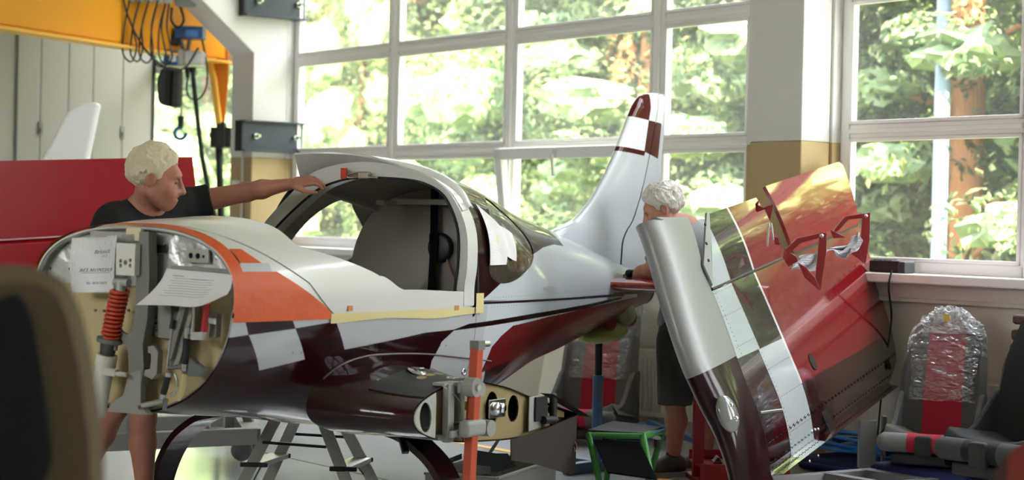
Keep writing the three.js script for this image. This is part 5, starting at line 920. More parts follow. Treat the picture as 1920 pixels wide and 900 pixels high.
// ---------------------------------------------------------------- yellow jib crane with hoist and cable festoon
{
  const hb = T3([-2.712,2.822,-17.3]), far = T3([-4.262,2.852,-14.1]);
  const o = thing('jib_crane', 'yellow swing jib crane beam bracketed to the white column', 'crane', [hb.x, 0, hb.z]);
  const L = (p) => p.clone().sub(V3(hb.x, 0, hb.z)), y = hb.y, dir = far.clone().sub(hb).setY(0).normalize(), end = dir.clone().multiplyScalar(4.2);
  const yel = M(0xe0930c, 0.45, { key: 'yel' }), yelL = M(0xe8ad4a, 0.5, { key: 'yelL' }), ora = M(0xc06f0c, 0.5, { key: 'ora' });
  part(o, 'beam', [bar(dir.clone().multiplyScalar(0.12).setY(y + 0.27), end.clone().setY(y + 0.27), 0.02, 0.5, V3(0, 1, 0)), bar(V3(0, y + 0.51, 0), end.clone().setY(y + 0.51), 0.2, 0.022, V3(0, 1, 0)), bar(V3(0, y + 0.27, 0).addScaledVector(V3(dir.z, 0, -dir.x), -0.0), end.clone().setY(y + 0.27), 0.05, 0.44, V3(0, 1, 0))], yel);
  part(o, 'lower_flange', bar(V3(0, y + 0.012, 0), end.clone().setY(y + 0.012), 0.2, 0.022, V3(0, 1, 0)), yelL);
  const q = [[-2.964,3.173,-17.4],[-2.666,3.18,-17.4],[-2.655,2.683,-17.4],[-2.686,2.246,-17.4],[-2.746,2.244,-17.4],[-2.824,2.68,-17.4]], ql = q.map((p) => [p[0] - hb.x, p[1]]);
  part(o, 'knee_gusset', plate(poly(ql), 0.03, 0.003), ora, 'orange tapered knee bracket');
  const q2 = [[-2.884,3.016,-17.3],[-2.845,3.017,-17.3],[-2.759,2.673,-17.3],[-2.701,2.27,-17.3],[-2.75,2.259,-17.3],[-2.808,2.672,-17.3]], ql2 = q2.map((p) => [p[0] - hb.x, p[1]]);
  part(o, 'knee_flange', plate(poly(ql2), 0.14, 0.004).translate(0, 0, 0.06), yelL);
  const post = L(T3([-2.703,2.141,-17.3]));
  part(o, 'pivot_block', [box(0.19, 0.19, 0.12, post.x - 0.01, post.y, post.z, 0.01), box(0.08, 0.24, 0.16, post.x - 0.005, post.y + 0.02, post.z + 0.03, 0.01), box(0.22, 0.05, 0.1, post.x - 0.005, post.y + 0.02, post.z, 0.006)], C.black, 'black pivot block');
  part(o, 'pivot_rod', rod(post.clone().add(V3(0.09, 0, 0)), L(T3([-2.419,2.139,-16.7])), 0.012), C.aluDull);
  const br = (pl, dep, w, h, d, name) => { const p = L(T3(pl)); };
  // steel clamp plates on the bright side of the column
  const cl = onWall(thing('column_clamp', 'dark steel clamp plate with bolts on the white column beside the window', 'bracket'));
  const dk = M(0x3c4246, 0.5, { metalness: 0.4, key: 'clampM' }), cl2 = onWall(thing('column_clamp', 'upper dark steel clamp plate at the knee of the white column', 'bracket'));
  for (const [g, h] of [[cl, 2.12], [cl2, 3.3]]) {
    part(g, 'plate', box(0.02, 0.27, 0.62, -4.9, h, 0.24, 0.003), dk); part(g, 'plate_edge', box(0.12, 0.27, 0.02, -4.935, h, 0.55, 0.003), C.black);
    part(g, 'flange', [box(0.06, 0.015, 0.62, -4.87, h + 0.128, 0.24, 0.003), box(0.06, 0.015, 0.62, -4.87, h - 0.128, 0.24, 0.003)], dk);
    for (const z of [0.42, 0.02]) part(g, 'bolt', [rod([-4.9, h, z], [-4.8, h, z], 0.014), new THREE.CylinderGeometry(0.028, 0.028, 0.03, 6).rotateZ(Math.PI / 2).translate(-4.87, h, z)], C.chrome);
  }
  // hoist
  const hp = T3([-2.972,2.733,-16.6]), h = thing('chain_hoist', 'blue and white electric chain hoist hanging from the yellow beam', 'hoist', [hp.x, 0, hp.z]);
  const Q = (x, y2, d = 16.6) => T3([-0.277,1.514,-1]) && null;
  const W = (a) => T3(a).sub(V3(hp.x, 0, hp.z));
  const blue = M(0x24508f, 0.4, { key: 'hoistBlue' }), box2 = (a, b, dep, z, mat, name, label, r = 0.012) => { const p = W(a), q3 = W(b); return part(h, name, box(Math.abs(q3.x - p.x), Math.abs(q3.y - p.y), dep, (p.x + q3.x) / 2, (p.y + q3.y) / 2, z, r), mat, label); };
  box2([-3.026,3.087,-16.6], [-2.773,2.979,-16.6], 0.2, 0.0, blue, 'trolley', 'blue hoist trolley'); box2([-2.921,3.051,-16.6], [-2.806,2.988,-16.6], 0.05, 0.12, M(0x3b78c8, 0.4), 'trolley_cover');
  box2([-3.224,3.016,-16.6], [-3.061,2.944,-16.6], 0.12, 0.0, blue, 'trolley_arm'); box2([-3.072,3.01,-16.6], [-2.994,2.917,-16.6], 0.1, 0.02, C.black, 'chain_guide');
  for (const [a, b] of [[[-2.986,2.984,-16.6], [-2.951,2.871,-16.6]], [[-2.901,2.986,-16.6], [-2.918,2.872,-16.6]]]) part(h, 'hanger', rod(W(a), W(b), 0.018), C.steelGrey);
  box2([-3.116,2.863,-16.6], [-2.986,2.737,-16.6], 0.2, 0.0, blue, 'motor_cover', 'blue motor cover'); box2([-3.059,2.831,-16.6], [-3.001,2.766,-16.6], 0.01, 0.103, C.paper, 'rating_label'); box2([-2.994,2.879,-16.6], [-2.943,2.734,-16.6], 0.19, 0.0, C.aluDull, 'housing'); box2([-2.946,2.871,-16.6], [-2.758,2.742,-16.6], 0.19, 0.0, M(0xc9c9c7, 0.35), 'gear_cover', 'white gear cover', 0.03);
  { const s = [[-3.132,2.706,-16.6],[-3.085,2.726,-16.6],[-3.019,2.718,-16.6],[-2.962,2.71,-16.6],[-2.96,2.378,-16.6],[-3.011,2.363,-16.6],[-3.126,2.384,-16.6],[-3.155,2.421,-16.6],[-3.168,2.61,-16.6]].map((p) => [p[0] - hp.x, p[1]]); part(h, 'chain_bag', plate(roundPoly(s, 0.03), 0.16, 0.02).translate(0, 0, 0.03), M(0x2d2c2d, 0.8), 'black chain bag'); part(h, 'bag_fold', bar(W([-3.029,2.7,-16.5]).setZ(0.12), W([-3.036,2.37,-16.5]).setZ(0.12), 0.05, 0.015), C.blackSoft); }
  part(h, 'load_chain', rod(W([-2.964,2.378,-16.6]), W([-2.962,2.274,-16.6]), 0.008, 0.008, 6), C.aluDull);
  part(h, 'hook_block', rod(W([-2.967,2.293,-16.6]), W([-2.965,2.198,-16.6]), 0.03, 0.022), C.black);
  part(h, 'hook', new THREE.TorusGeometry(0.05, 0.017, 8, 20, 5.2).rotateZ(1.2).translate(...W([-2.969,2.141,-16.6]).toArray()), blue, 'blue hook');
  for (const x of [352, 362]) part(h, 'cable_gland', rod(W([-2.915,2.73,-16.6]).add(V3((x - 352) / 210, 0, 0)), W([-2.913,2.635,-16.6]).add(V3((x - 352) / 210, 0, 0)), 0.03, 0.016), C.black);
  part(h, 'cable_loop', tube([[-2.913,2.635,-16.6], [-2.92,2.53,-16.6], [-2.885,2.455,-16.6], [-2.814,2.448,-16.6], [-2.754,2.534,-16.6], [-2.738,2.667,-16.6], [-2.766,2.856,-16.6], [-2.792,2.979,-16.6]].map(W), 0.009, 40, 7), C.black);
  const pc = thing('pendant_cable', 'black pendant cable hanging from the hoist past the window', 'cable', [hp.x, 0, hp.z]);
  part(pc, 'cable', tube([[-2.865,2.636,-16.6], [-2.832,2.381,-16.6], [-2.748,1.905,-16.5], [-2.686,1.624,-16.5], [-2.619,1.342,-16.5], [-2.576,0.872,-16.5]].map(W), 0.021, 40, 8), M(0x11160f, 0.7));
  const hc = thing('hanging_hose', 'thick dark hose hanging below the black pivot block of the crane', 'hose', [hb.x, 0, hb.z]);
  part(hc, 'hose', tube([L(T3([-2.731,2.057,-17.3])), L(T3([-2.705,1.783,-17.2])), L(T3([-2.687,1.39,-17.2])), L(T3([-2.666,0.85,-17.2]))], 0.032, 20, 8), M(0x171a14, 0.7)); part(hc, 'coupling', rod(L(T3([-2.732,2.081,-17.3])), L(T3([-2.728,1.933,-17.3])), 0.036), C.black);
  // festoon: cable loops on runners along the beam, in front of the web
  const fp = T3([-3.058,3.206,-16]), f = thing('cable_festoon', 'black flat cable looped in a festoon under the yellow beam', 'cable', [fp.x, 0, fp.z]), Z = (a) => T3(a).sub(V3(fp.x, 0, fp.z));
  const loops = [[[-3.298,3.234,-15.9], [-3.342,2.961,-15.9], [-3.338,2.761,-15.9], [-3.274,2.708,-15.9], [-3.231,2.827,-15.9], [-3.262,3.008,-15.9], [-3.212,3.236,-15.9]], [[-3.222,3.242,-15.95], [-3.28,2.967,-15.95], [-3.285,2.767,-15.95], [-3.229,2.714,-15.95], [-3.19,2.81,-15.95], [-3.199,3.015,-15.95], [-3.145,3.243,-15.95]], [[-3.154,3.249,-16], [-3.217,2.974,-16], [-3.217,2.755,-16], [-3.157,2.71,-16], [-3.113,2.775,-16], [-3.127,3.021,-16], [-3.077,3.251,-16]], [[-3.086,3.257,-16.05], [-3.136,2.981,-16.05], [-3.122,2.752,-16.05], [-3.056,2.685,-16.05], [-3.002,2.7,-16.05], [-3.05,3.028,-16.05], [-3.013,3.258,-16.05]], [[-3.023,3.264,-16.1], [-3.081,2.987,-16.1], [-3.068,2.767,-16.1], [-3.016,2.704,-16.1], [-2.966,2.76,-16.1], [-3.013,3.035,-16.1], [-2.995,3.265,-16.1]]];
  for (const l of loops) part(f, 'cable_loop', tube(l.map(Z), 0.008, 50, 6), C.black);
  part(f, 'cable_run', tube([[-3.358,3.26,-15.9], [-3.309,3.098,-15.9], [-3.187,2.838,-16], [-3.039,2.693,-16.2], [-2.912,2.703,-16.4], [-2.806,2.893,-16.5]].map(Z), 0.009, 50, 6), C.black);
  for (const x of [0, 1, 2, 3, 4]) part(f, 'cable_runner', box(0.06, 0.09, 0.06, Z([-3.298,3.252,-15.9]).x + x * 0.075, Z([-3.298,3.252,-15.9]).y + 0.02, -0.05 * x * 0.3, 0.008), C.aluDull);
  { const p = Z([-2.883,3.282,-16.3]); part(f, 'terminal_box', box(0.19, 0.1, 0.12, p.x, p.y, p.z, 0.01), M(0x8e9696, 0.5)); part(f, 'gland_wire', tube([[-2.938,3.243,-16.3], [-2.907,3.104,-16.3], [-2.953,3.048,-16.3], [-3.01,3.102,-16.3], [-3.012,3.223,-16.3]].map(Z), 0.012, 24, 6), C.black); }
  part(f, 'runner_rail', bar(Z([-3.36,3.284,-15.8]), Z([-2.798,3.324,-16.4]), 0.04, 0.03), C.aluDull);
}
// ---------------------------------------------------------------- window sill adapter and its cable
{
  const o = onWall(thing('power_adapter', 'black power adapter lying on the window sill', 'adapter'));
  const a = [2.121,1.177];
  part(o, 'body', box(0.26, 0.075, 0.09, a[0], 1.2, 0.1, 0.012), C.black); part(o, 'vent_ribs', [0, 1, 2, 3].map((i) => box(0.012, 0.006, 0.085, a[0] - 0.09 + i * 0.04, 1.24, 0.12, 0.002)), C.rubber);
  part(o, 'end_cap', box(0.05, 0.07, 0.095, a[0] + 0.14, 1.198, 0.12, 0.01), M(0x3a3a3c, 0.4));
  part(o, 'cable', tube([V3(a[0] + 0.1, 1.18, 0.2), V3(a[0] + 0.1, 1.1, 0.225), V3(a[0] + 0.07, 0.9, 0.16), V3(a[0] + 0.06, 0.6, 0.2), V3(a[0] + 0.02, 0.03, 0.22)], 0.006, 30, 6), C.black);
}


// ---------------------------------------------------------------- bucket seats in plastic film
const film = M(0xf4f4f4, 0.12, { transmission: 0.88, thickness: 0, bumpMap: rep(TX.crumple, 1.6, 2.2), bumpScale: 0.035, key: 'film' });
const filmKnot = M(0xf6f6f6, 0.2, { transmission: 0.6, thickness: 0, bumpMap: rep(TX.crumple, 2, 1), bumpScale: 0.04, key: 'filmKnot' });
function bucketSeat(label, pos, turn, { mid = 0x9c1028, side = 0x4a4845, front = 0x8a8784, wrap = true, lean = 0.26, group = 'wrapped bucket seats by the wall' } = {}) {
  const o = thing('bucket_seat', label, 'seat', pos, turn, group); // local: x across, y up, z forward
  const fab = (c, k) => M(c, 0.85, { bumpMap: rep(TX.weave, 8), bumpScale: 0.0012, sheen: 0.3, key: 'fab' + c });
  const Hb = 0.74, wid = (v) => lerp(0.235, 0.215, v) * (v > 0.86 ? Math.sqrt(clamp(1 - Math.pow((v - 0.86) / 0.16, 2), 0.05, 1)) : 1);
  const back = (v) => V3(0, 0.14 + v * Hb * Math.cos(lean), -0.2 - v * Hb * Math.sin(lean));
  const bolster = (u) => 0.075 * Math.pow(Math.abs(u), 3) + 0.012 * (1 - u * u);
  const F = (u0, u1) => (u, v) => { const x = lerp(u0, u1, u), p = back(v); const b = bolster(x) * (1 - 0.75 * sstep(0.55, 0.95, v)); return V3(x * wid(v), p.y + b * Math.sin(lean), p.z + b * Math.cos(lean) + 0.03 * Math.sin(v * Math.PI)); };
  part(o, 'backrest_panel', shell(F(-0.52, 0.52), 20, 30, 0.05, { out: (p) => V3(p.x, p.y - 0.2, p.z - 1) }).all, fab(mid), 'coloured centre panel');
  part(o, 'backrest_bolster', shell(F(-1, -0.52), 12, 30, 0.06, { out: (p) => V3(p.x, p.y - 0.2, p.z - 1) }).all, fab(side)); part(o, 'backrest_bolster', shell(F(0.52, 1), 12, 30, 0.06, { out: (p) => V3(p.x, p.y - 0.2, p.z - 1) }).all, fab(side));
  part(o, 'back_shell', shell((u, v) => { const x = u * 2 - 1, p = back(v); return V3(x * (wid(v) + 0.012), p.y - 0.01, p.z - 0.05 + 0.05 * x * x); }, 16, 24, 0.012, { out: (p) => V3(p.x, p.y, p.z + 1) }).all, M(0x3a3733, 0.6, { key: 'shellm' }));
  const S = (u0, u1) => (u, v) => { const x = lerp(u0, u1, u), z = lerp(-0.24, 0.3, v), y = 0.135 + 0.07 * v - (v > 0.88 ? 0.09 * Math.pow((v - 0.88) / 0.12, 2) : 0) + bolster(x) * 0.75; return V3(x * lerp(0.215, 0.245, v), y, z); };
  part(o, 'cushion_panel', shell(S(-0.52, 0.52), 18, 26, 0.07, { out: (p) => V3(p.x, p.y - 1, p.z - 0.3) }).all, fab(mid));
  for (const [a, b] of [[-1, -0.52], [0.52, 1]]) part(o, 'cushion_bolster', shell(S(a, b), 10, 26, 0.08, { out: (p) => V3(p.x, p.y - 1, p.z - 0.3) }).all, fab(side));
  const roll = (x0, x1, c, name, l) => part(o, name, new THREE.CapsuleGeometry(0.058, Math.max(0.01, x1 - x0 - 0.02), 6, 16).rotateZ(Math.PI / 2).translate((x0 + x1) / 2, 0.15, 0.29), fab(c), l);
  roll(-0.24, -0.1, front, 'front_roll'); roll(0.1, 0.24, front, 'front_roll'); roll(-0.1, 0.1, mid, 'front_roll'); part(o, 'front_notch', box(0.1, 0.13, 0.06, 0, 0.14, 0.335, 0.02), M(0x201f1f, 0.8));
  part(o, 'seat_base', [box(0.42, 0.07, 0.5, 0, 0.05, 0.02, 0.015)], M(0x232220, 0.7));
  part(o, 'side_wing', [-1, 1].map((sd) => plate(roundPoly([[-0.3, 0.05], [0.3, 0.05], [0.33, 0.2], [0.05, 0.23], [-0.16, 0.42], [-0.3, 0.44]], 0.05), 0.03, 0.008).rotateY(-Math.PI / 2).scale(1, 1, 1).translate(sd * 0.245, 0, 0)), fab(side));
  if (wrap) {
    const W = (u, v) => { const a = u * Math.PI * 2, q = lerp(0.3, 1.03, v), p = back(q), n = fbm(Math.cos(a) * 4 + 9, Math.sin(a) * 4, v * 9, 3) - 0.5, rx = wid(Math.min(q, 0.97)) + 0.025 + 0.03 * n, rz = 0.085 + 0.05 * n; return V3(Math.cos(a) * rx, p.y + 0.02 * n + Math.sin(a) * 0.02, p.z + 0.03 + Math.sin(a) * rz); };
    part(o, 'plastic_film', patch(W, 90, 60, { out: (p, u, v) => { const b = back(lerp(0.3, 1.03, v)); return V3(b.x, b.y, b.z + 0.03); } }), film, 'clear crinkled plastic film');
    const K = (u, v) => { const a = u * Math.PI * 2, b = v * Math.PI * 0.5, p = back(1.0), n = fbm(Math.cos(a) * 3 + 3, Math.sin(a) * 3, v * 7, 4) - 0.5, r = 1 + 0.75 * n; return V3(Math.cos(a) * Math.cos(b) * 0.18 * r, p.y - 0.07 + Math.sin(b) * 0.15 * r, p.z + 0.03 + Math.sin(a) * Math.cos(b) * 0.12 * r); };
    part(o, 'film_knot', patch(K, 60, 30, { out: () => back(0.97) }), filmKnot, 'bunched film on top');
    part(o, 'yellow_tag', plate(poly([[-0.02, 0.0], [0.02, 0.01], [0.015, 0.05], [-0.02, 0.05]]), 0.002, 0).translate(0.01, back(1).y + 0.0, back(1).z + 0.15), M(0xc9b24a, 0.7));
  }
  return o;
}
{
  const face = Math.atan2(-0.797, 0.605); // seats look away from the window wall
  const a = fromWall(3.0, 0.185, 0.72).toArray(); const redSeat = bucketSeat('red and grey bucket seat wrapped in clear film with a bunched knot, below the sill', [a[0], 0.178, a[2]], face + 0.5, { front: 0x74716e }); redSeat.scale.setScalar(0.87);
  const b = fromWall(0.12, 0, 0.72).toArray(); bucketSeat('red and grey bucket seat wrapped in clear film behind the blue tail stand', [b[0], 0.02, b[2]], face + 0.55, { side: 0x5d5a56, front: 0x55524e });
  const c = fromWall(3.6, 0, 0.8).toArray(); const s = bucketSeat('black bucket seat with its side turned, beside the wrapped red seat', [c[0], 0.178, c[2]], -0.85, { mid: 0x0d0d0e, side: 0x121213, front: 0x3a3a3a, wrap: false, group: undefined });
  part(s, 'headrest_clips', [box(0.08, 0.05, 0.05, -0.24, 0.78, -0.36, 0.015), box(0.08, 0.06, 0.05, -0.24, 0.7, -0.35, 0.015), box(0.08, 0.05, 0.05, -0.24, 0.63, -0.34, 0.015)], M(0x4c3a2c, 0.7));
  // dark blue mats with coiled blue hose
  const m0 = T3([2.344,0.1,-10.453]);
  const mats3 = ['dark blue folded mat on the floor under the two bucket seats', 'dark blue folded mat lying topmost under the wrapped red seat', 'narrow blue folded mat by the wall under the coiled air hose'];
  [[3.42, 0.0, 1.35, 0x1c2150, 0.62, 0.66], [3.38, 0.09, 1.25, 0x20265c, 0.6, 0.66], [2.25, 0.0, 0.85, 0x1b2258, 0.4, 0.34]].forEach(([t, y, w, col, dep, z], i) => { const p = fromWall(t, 0, z); const o = thing('folded_mat', mats3[i], 'mat', [p.x, y, p.z], WALL_TURN); part(o, 'mat', box(w, 0.085, dep, 0, 0.045, 0, 0.03), M(col, 0.8, { bumpMap: TX.soft, bumpScale: 0.004, key: 'mat' + col })); part(o, 'fold_edge', box(w, 0.02, 0.02, 0, 0.045, dep / 2, 0.008), M(0x2c3370, 0.8)); });
  const hz = thing('air_hose', 'bright blue coiled air hose lying on the narrow blue mat behind the dolly', 'hose', [0, 0, 0], WALL_TURN), hc = fromWall(2.25, 0.092, 0.36); hz.position.set(hc.x, hc.y, hc.z);
  part(hz, 'coils', tube(Array.from({ length: 150 }, (_, i) => { const a = i * 0.36, r = 0.22 + 0.05 * Math.sin(i * 0.21) + 0.03 * Math.sin(i * 1.3); return V3(Math.cos(a) * r * 1.5, 0.014 + 0.1 * (i / 150) + 0.02 * Math.sin(i * 0.4) + 0.02, Math.sin(a) * r * 0.6); }), 0.011, 700, 6), M(0x1b6fc0, 0.4));
  part(hz, 'tail', tube([V3(0.3, 0.05, 0.08), V3(0.42, 0.04, 0.16), V3(0.48, -0.04, 0.2), V3(0.46, -0.078, 0.26), V3(0.3, -0.078, 0.3)], 0.011, 30, 6), M(0x1b6fc0, 0.4));
}
{ // white board leaning on the wall
  const b = T3([0.325,0,-12.947]), t = T3([0.475,0.665,-12.9]), o = thing('leaning_board', 'plain white board leaning on the wall behind the wrapped seat', 'board', [0, 0, 0]);
  const q = [T3([0.173,0.149,-12.9]), T3([0.35,0.116,-12.9]), T3([0.506,0.737,-13.1]), T3([0.286,0.722,-13.3])];
  o.position.copy(q[0]).setY(0); const c = q.map((p) => p.clone().sub(o.position)); c[0].y = 0; c[1].y = 0;
  part(o, 'board', shell((u, v) => c[0].clone().lerp(c[1], u).lerp(c[3].clone().lerp(c[2], u), v), 2, 2, 0.05, { out: (p) => V3(p.x, p.y, p.z - 1) }).all, M(0xe4e0d6, 0.7));
  part(o, 'board_edge', bar(c[1].clone().add(V3(0.01, 0, -0.02)), c[2].clone().add(V3(0.01, 0, -0.02)), 0.012, 0.06), M(0x9a968c, 0.7));
}
{ // blue tail stand with padded top
  const p = fromPlane(3.78, 0, 0), o = thing('tail_stand', 'blue steel tail stand with a padded top under the rear fuselage', 'stand', [p.x, 0, p.z], ATURN);
  part(o, 'lower_tube', rod([0, 0.04, 0], [0, 0.55, 0], 0.03), M(0x4b6f99, 0.45)); part(o, 'upper_tube', rod([0, 0.5, 0], [0, 0.8, 0], 0.021), C.black);
  part(o, 'clamp_handle', rod([-0.03, 0.5, 0.03], [-0.1, 0.36, 0.08], 0.006), C.steelGrey);
  const L = (g) => T3(g).sub(V3(p.x, 0, p.z)).applyAxisAngle(V3(0, 1, 0), -ATURN);
  const legs = [[0.334,0.03,-10.466], [0.553,0.03,-10.785], [0.733,0.03,-10.72]];
  for (const g of legs.slice(0, 1)) part(o, 'base_leg', bar(V3(0, 0.035, 0), L(g), 0.06, 0.06), M(0x3d5c80, 0.45));
  part(o, 'base_leg', bar(V3(0, 0.035, 0), V3(0.35, 0.035, 0.2), 0.06, 0.06), M(0x3d5c80, 0.45)); part(o, 'base_leg', bar(V3(0, 0.035, 0), V3(0.1, 0.035, -0.4), 0.06, 0.06), M(0x3d5c80, 0.45));
  const pad = new THREE.SphereGeometry(1, 28, 18), pa = pad.getAttribute('position'); for (let i = 0; i < pa.count; i++) { const v = V3(pa.getX(i), pa.getY(i), pa.getZ(i)), n = 1 + 0.25 * (fbm(v.x * 2 + 5, v.y * 2, v.z * 2) - 0.5); pa.setXYZ(i, v.x * 0.2 * n, v.y * 0.055 * n + 0.02 * v.x, v.z * 0.12 * n); } pad.computeVertexNormals();
  part(o, 'pad', pad.translate(-0.02, 0.795, 0.03), M(0x9aa05a, 0.8), 'yellow green foam pad');
  part(o, 'pad_wrap', new THREE.SphereGeometry(1, 20, 14).scale(0.075, 0.07, 0.07).translate(0.14, 0.9, 0.08), M(0xa9a878, 0.6)); part(o, 'pad_strap', new THREE.SphereGeometry(1, 18, 12).scale(0.04, 0.06, 0.05).translate(0.2, 0.88, 0.08), M(0x6b2a18, 0.6)); part(o, 'pad_strap', new THREE.SphereGeometry(1, 18, 12).scale(0.05, 0.05, 0.04).translate(-0.08, 0.86, 0.11), M(0x6b2218, 0.6));
}
{ // orange jack post carrying the wing stub
  const o = thing('wing_jack', 'orange steel jack post with grey rollers clamped to the wing stub end', 'jack', [0, 0, 0]), a = [[0.965,0.912],[0.944,0.737],[0.937,0.518],[0.912,0.344]];
  const p0 = fromPlane(a[2][0], 0, 1.0); o.position.set(p0.x, 0, p0.z); o.rotation.y = ATURN; const s = (q) => q - a[2][0];
  part(o, 'post', bar(V3(s(a[0][0]), a[0][1], 0.02), V3(s(a[3][0]) - 0.01, 0.03, 0.02), 0.048, 0.04, V3(0, 0, 1), 0.006), M(0xa83c14, 0.55, { bumpMap: TX.soft, bumpScale: 0.001, key: 'jack' }));
  part(o, 'post_top', bar(V3(s(a[0][0]), a[0][1] + 0.005, 0.022), V3(s(a[0][0]), a[0][1] - 0.035, 0.022), 0.052, 0.045, V3(0, 0, 1)), M(0x6c6a64, 0.5)); part(o, 'top_bolt', rod([s(a[0][0]) + 0.02, a[0][1] - 0.012, 0.03], [s(a[0][0]) + 0.07, a[0][1] - 0.012, 0.03], 0.012), C.chrome);
  const grey = M(0x86877f, 0.5, { key: 'jackgrey' });
  const r1 = [0.92,0.727], r2 = [0.996,0.711], r3 = [0.918,0.558], r4 = [1.014,0.55];
  part(o, 'upper_clamp', [new THREE.CylinderGeometry(0.04, 0.04, 0.05, 24).rotateX(Math.PI / 2).translate(s(r1[0]), r1[1], 0.03), new THREE.CylinderGeometry(0.03, 0.03, 0.03, 24).rotateX(Math.PI / 2).translate(s(r2[0]) + 0.02, r2[1], 0.0), box(0.09, 0.05, 0.02, s(r1[0]), r1[1], -0.005, 0.006)], grey, 'grey clamp roller'); part(o, 'clamp_bolt', new THREE.CylinderGeometry(0.014, 0.014, 0.07, 6).rotateX(Math.PI / 2).translate(s(r1[0]), r1[1], 0.03), C.aluDull);
  part(o, 'lower_clamp', [box(0.15, 0.07, 0.055, s(r3[0]) + 0.01, r3[1], 0.03, 0.02), new THREE.CylinderGeometry(0.035, 0.035, 0.05, 24).rotateX(Math.PI / 2).translate(s(r4[0]) + 0.02, r4[1], 0.03), box(0.2, 0.03, 0.02, s(r3[0]), r3[1] - 0.02, -0.005, 0.006)], grey);
  part(o, 'screw_rod', rod([s(r1[0]) - 0.02, r1[1], 0.0], [s(r3[0]) - 0.02, r3[1], 0.0], 0.007), C.steelGrey);
  part(o, 'foot', [box(0.3, 0.03, 0.06, 0, 0.015, 0.02, 0.006), box(0.06, 0.03, 0.3, 0, 0.015, 0.02, 0.006)], M(0x9a3816, 0.5));
}
{ // aluminium double step ladder
  const d = 9.0, q = (x, y) => T3([-0.904,0.273,-9]), o = thing('step_ladder', 'aluminium double step ladder standing under the fuselage belly', 'ladder', [-0.93, 0, -9.0], 0);
  const P = (a) => T3(a).sub(V3(-0.93, 0, -9.0)), fl = M(0xa7a59b, 0.4, { metalness: 0.35, key: 'lad' });
  const near = 8.9, far = 9.25;
  const legs = [[[-1.123,0.416,-8.9], [-1.246,0.151,-8.8], 0], [[-1.066,0.369,-9.2], [-1.17,0.118,-9.15], 1], [[-0.866,0.396,-8.9], [-0.76,0.175,-8.8], 2], [[-0.789,0.351,-9.2], [-0.662,0.134,-9.15], 3]].map(([a, b]) => [P(a), P(b)]);
  for (const [a, b] of legs) { const dir = b.clone().sub(a), e = a.clone().addScaledVector(dir, (0.005 - a.y) / dir.y); part(o, 'rail', bar(a.clone().addScaledVector(dir, -0.25), e, 0.055, 0.025, V3(0, 0, 1)), fl); part(o, 'foot', box(0.07, 0.03, 0.035, e.x, 0.016, e.z, 0.006), C.black); }
  const step = (i, j, h, name) => { const f = ([a, b]) => a.clone().lerp(b, (h - a.y) / (b.y - a.y)); const A = f(legs[i]), B = f(legs[j]); part(o, name, [bar(A, B, 0.025, 0.1, V3(1, 0, 0), 0.004)], C.alu); part(o, 'step_cap', box(0.13, 0.022, 0.02, A.x + 0.01, A.y, A.z + 0.012, 0.004), C.black); part(o, 'step_cap', box(0.11, 0.022, 0.02, B.x, B.y, B.z - 0.012, 0.004), C.black); };
  step(0, 1, 0.235, 'step'); step(2, 3, 0.225, 'step');
  part(o, 'tie_bar', bar(P([-1.085,0.339,-9.23]), P([-0.768,0.327,-9.23]), 0.02, 0.014), C.black, 'black tie bar'); part(o, 'tie_bar', bar(P([-1.164,0.338,-8.86]), P([-0.86,0.322,-8.86]), 0.02, 0.014), C.black, 'black tie bar');
  part(o, 'brace', [rod(P([-1.163,0.239,-8.9]), P([-1.207,0.151,-8.9]), 0.004), rod(P([-0.736,0.207,-9.1]), P([-0.702,0.154,-9.15]), 0.004)], C.steelGrey);
}
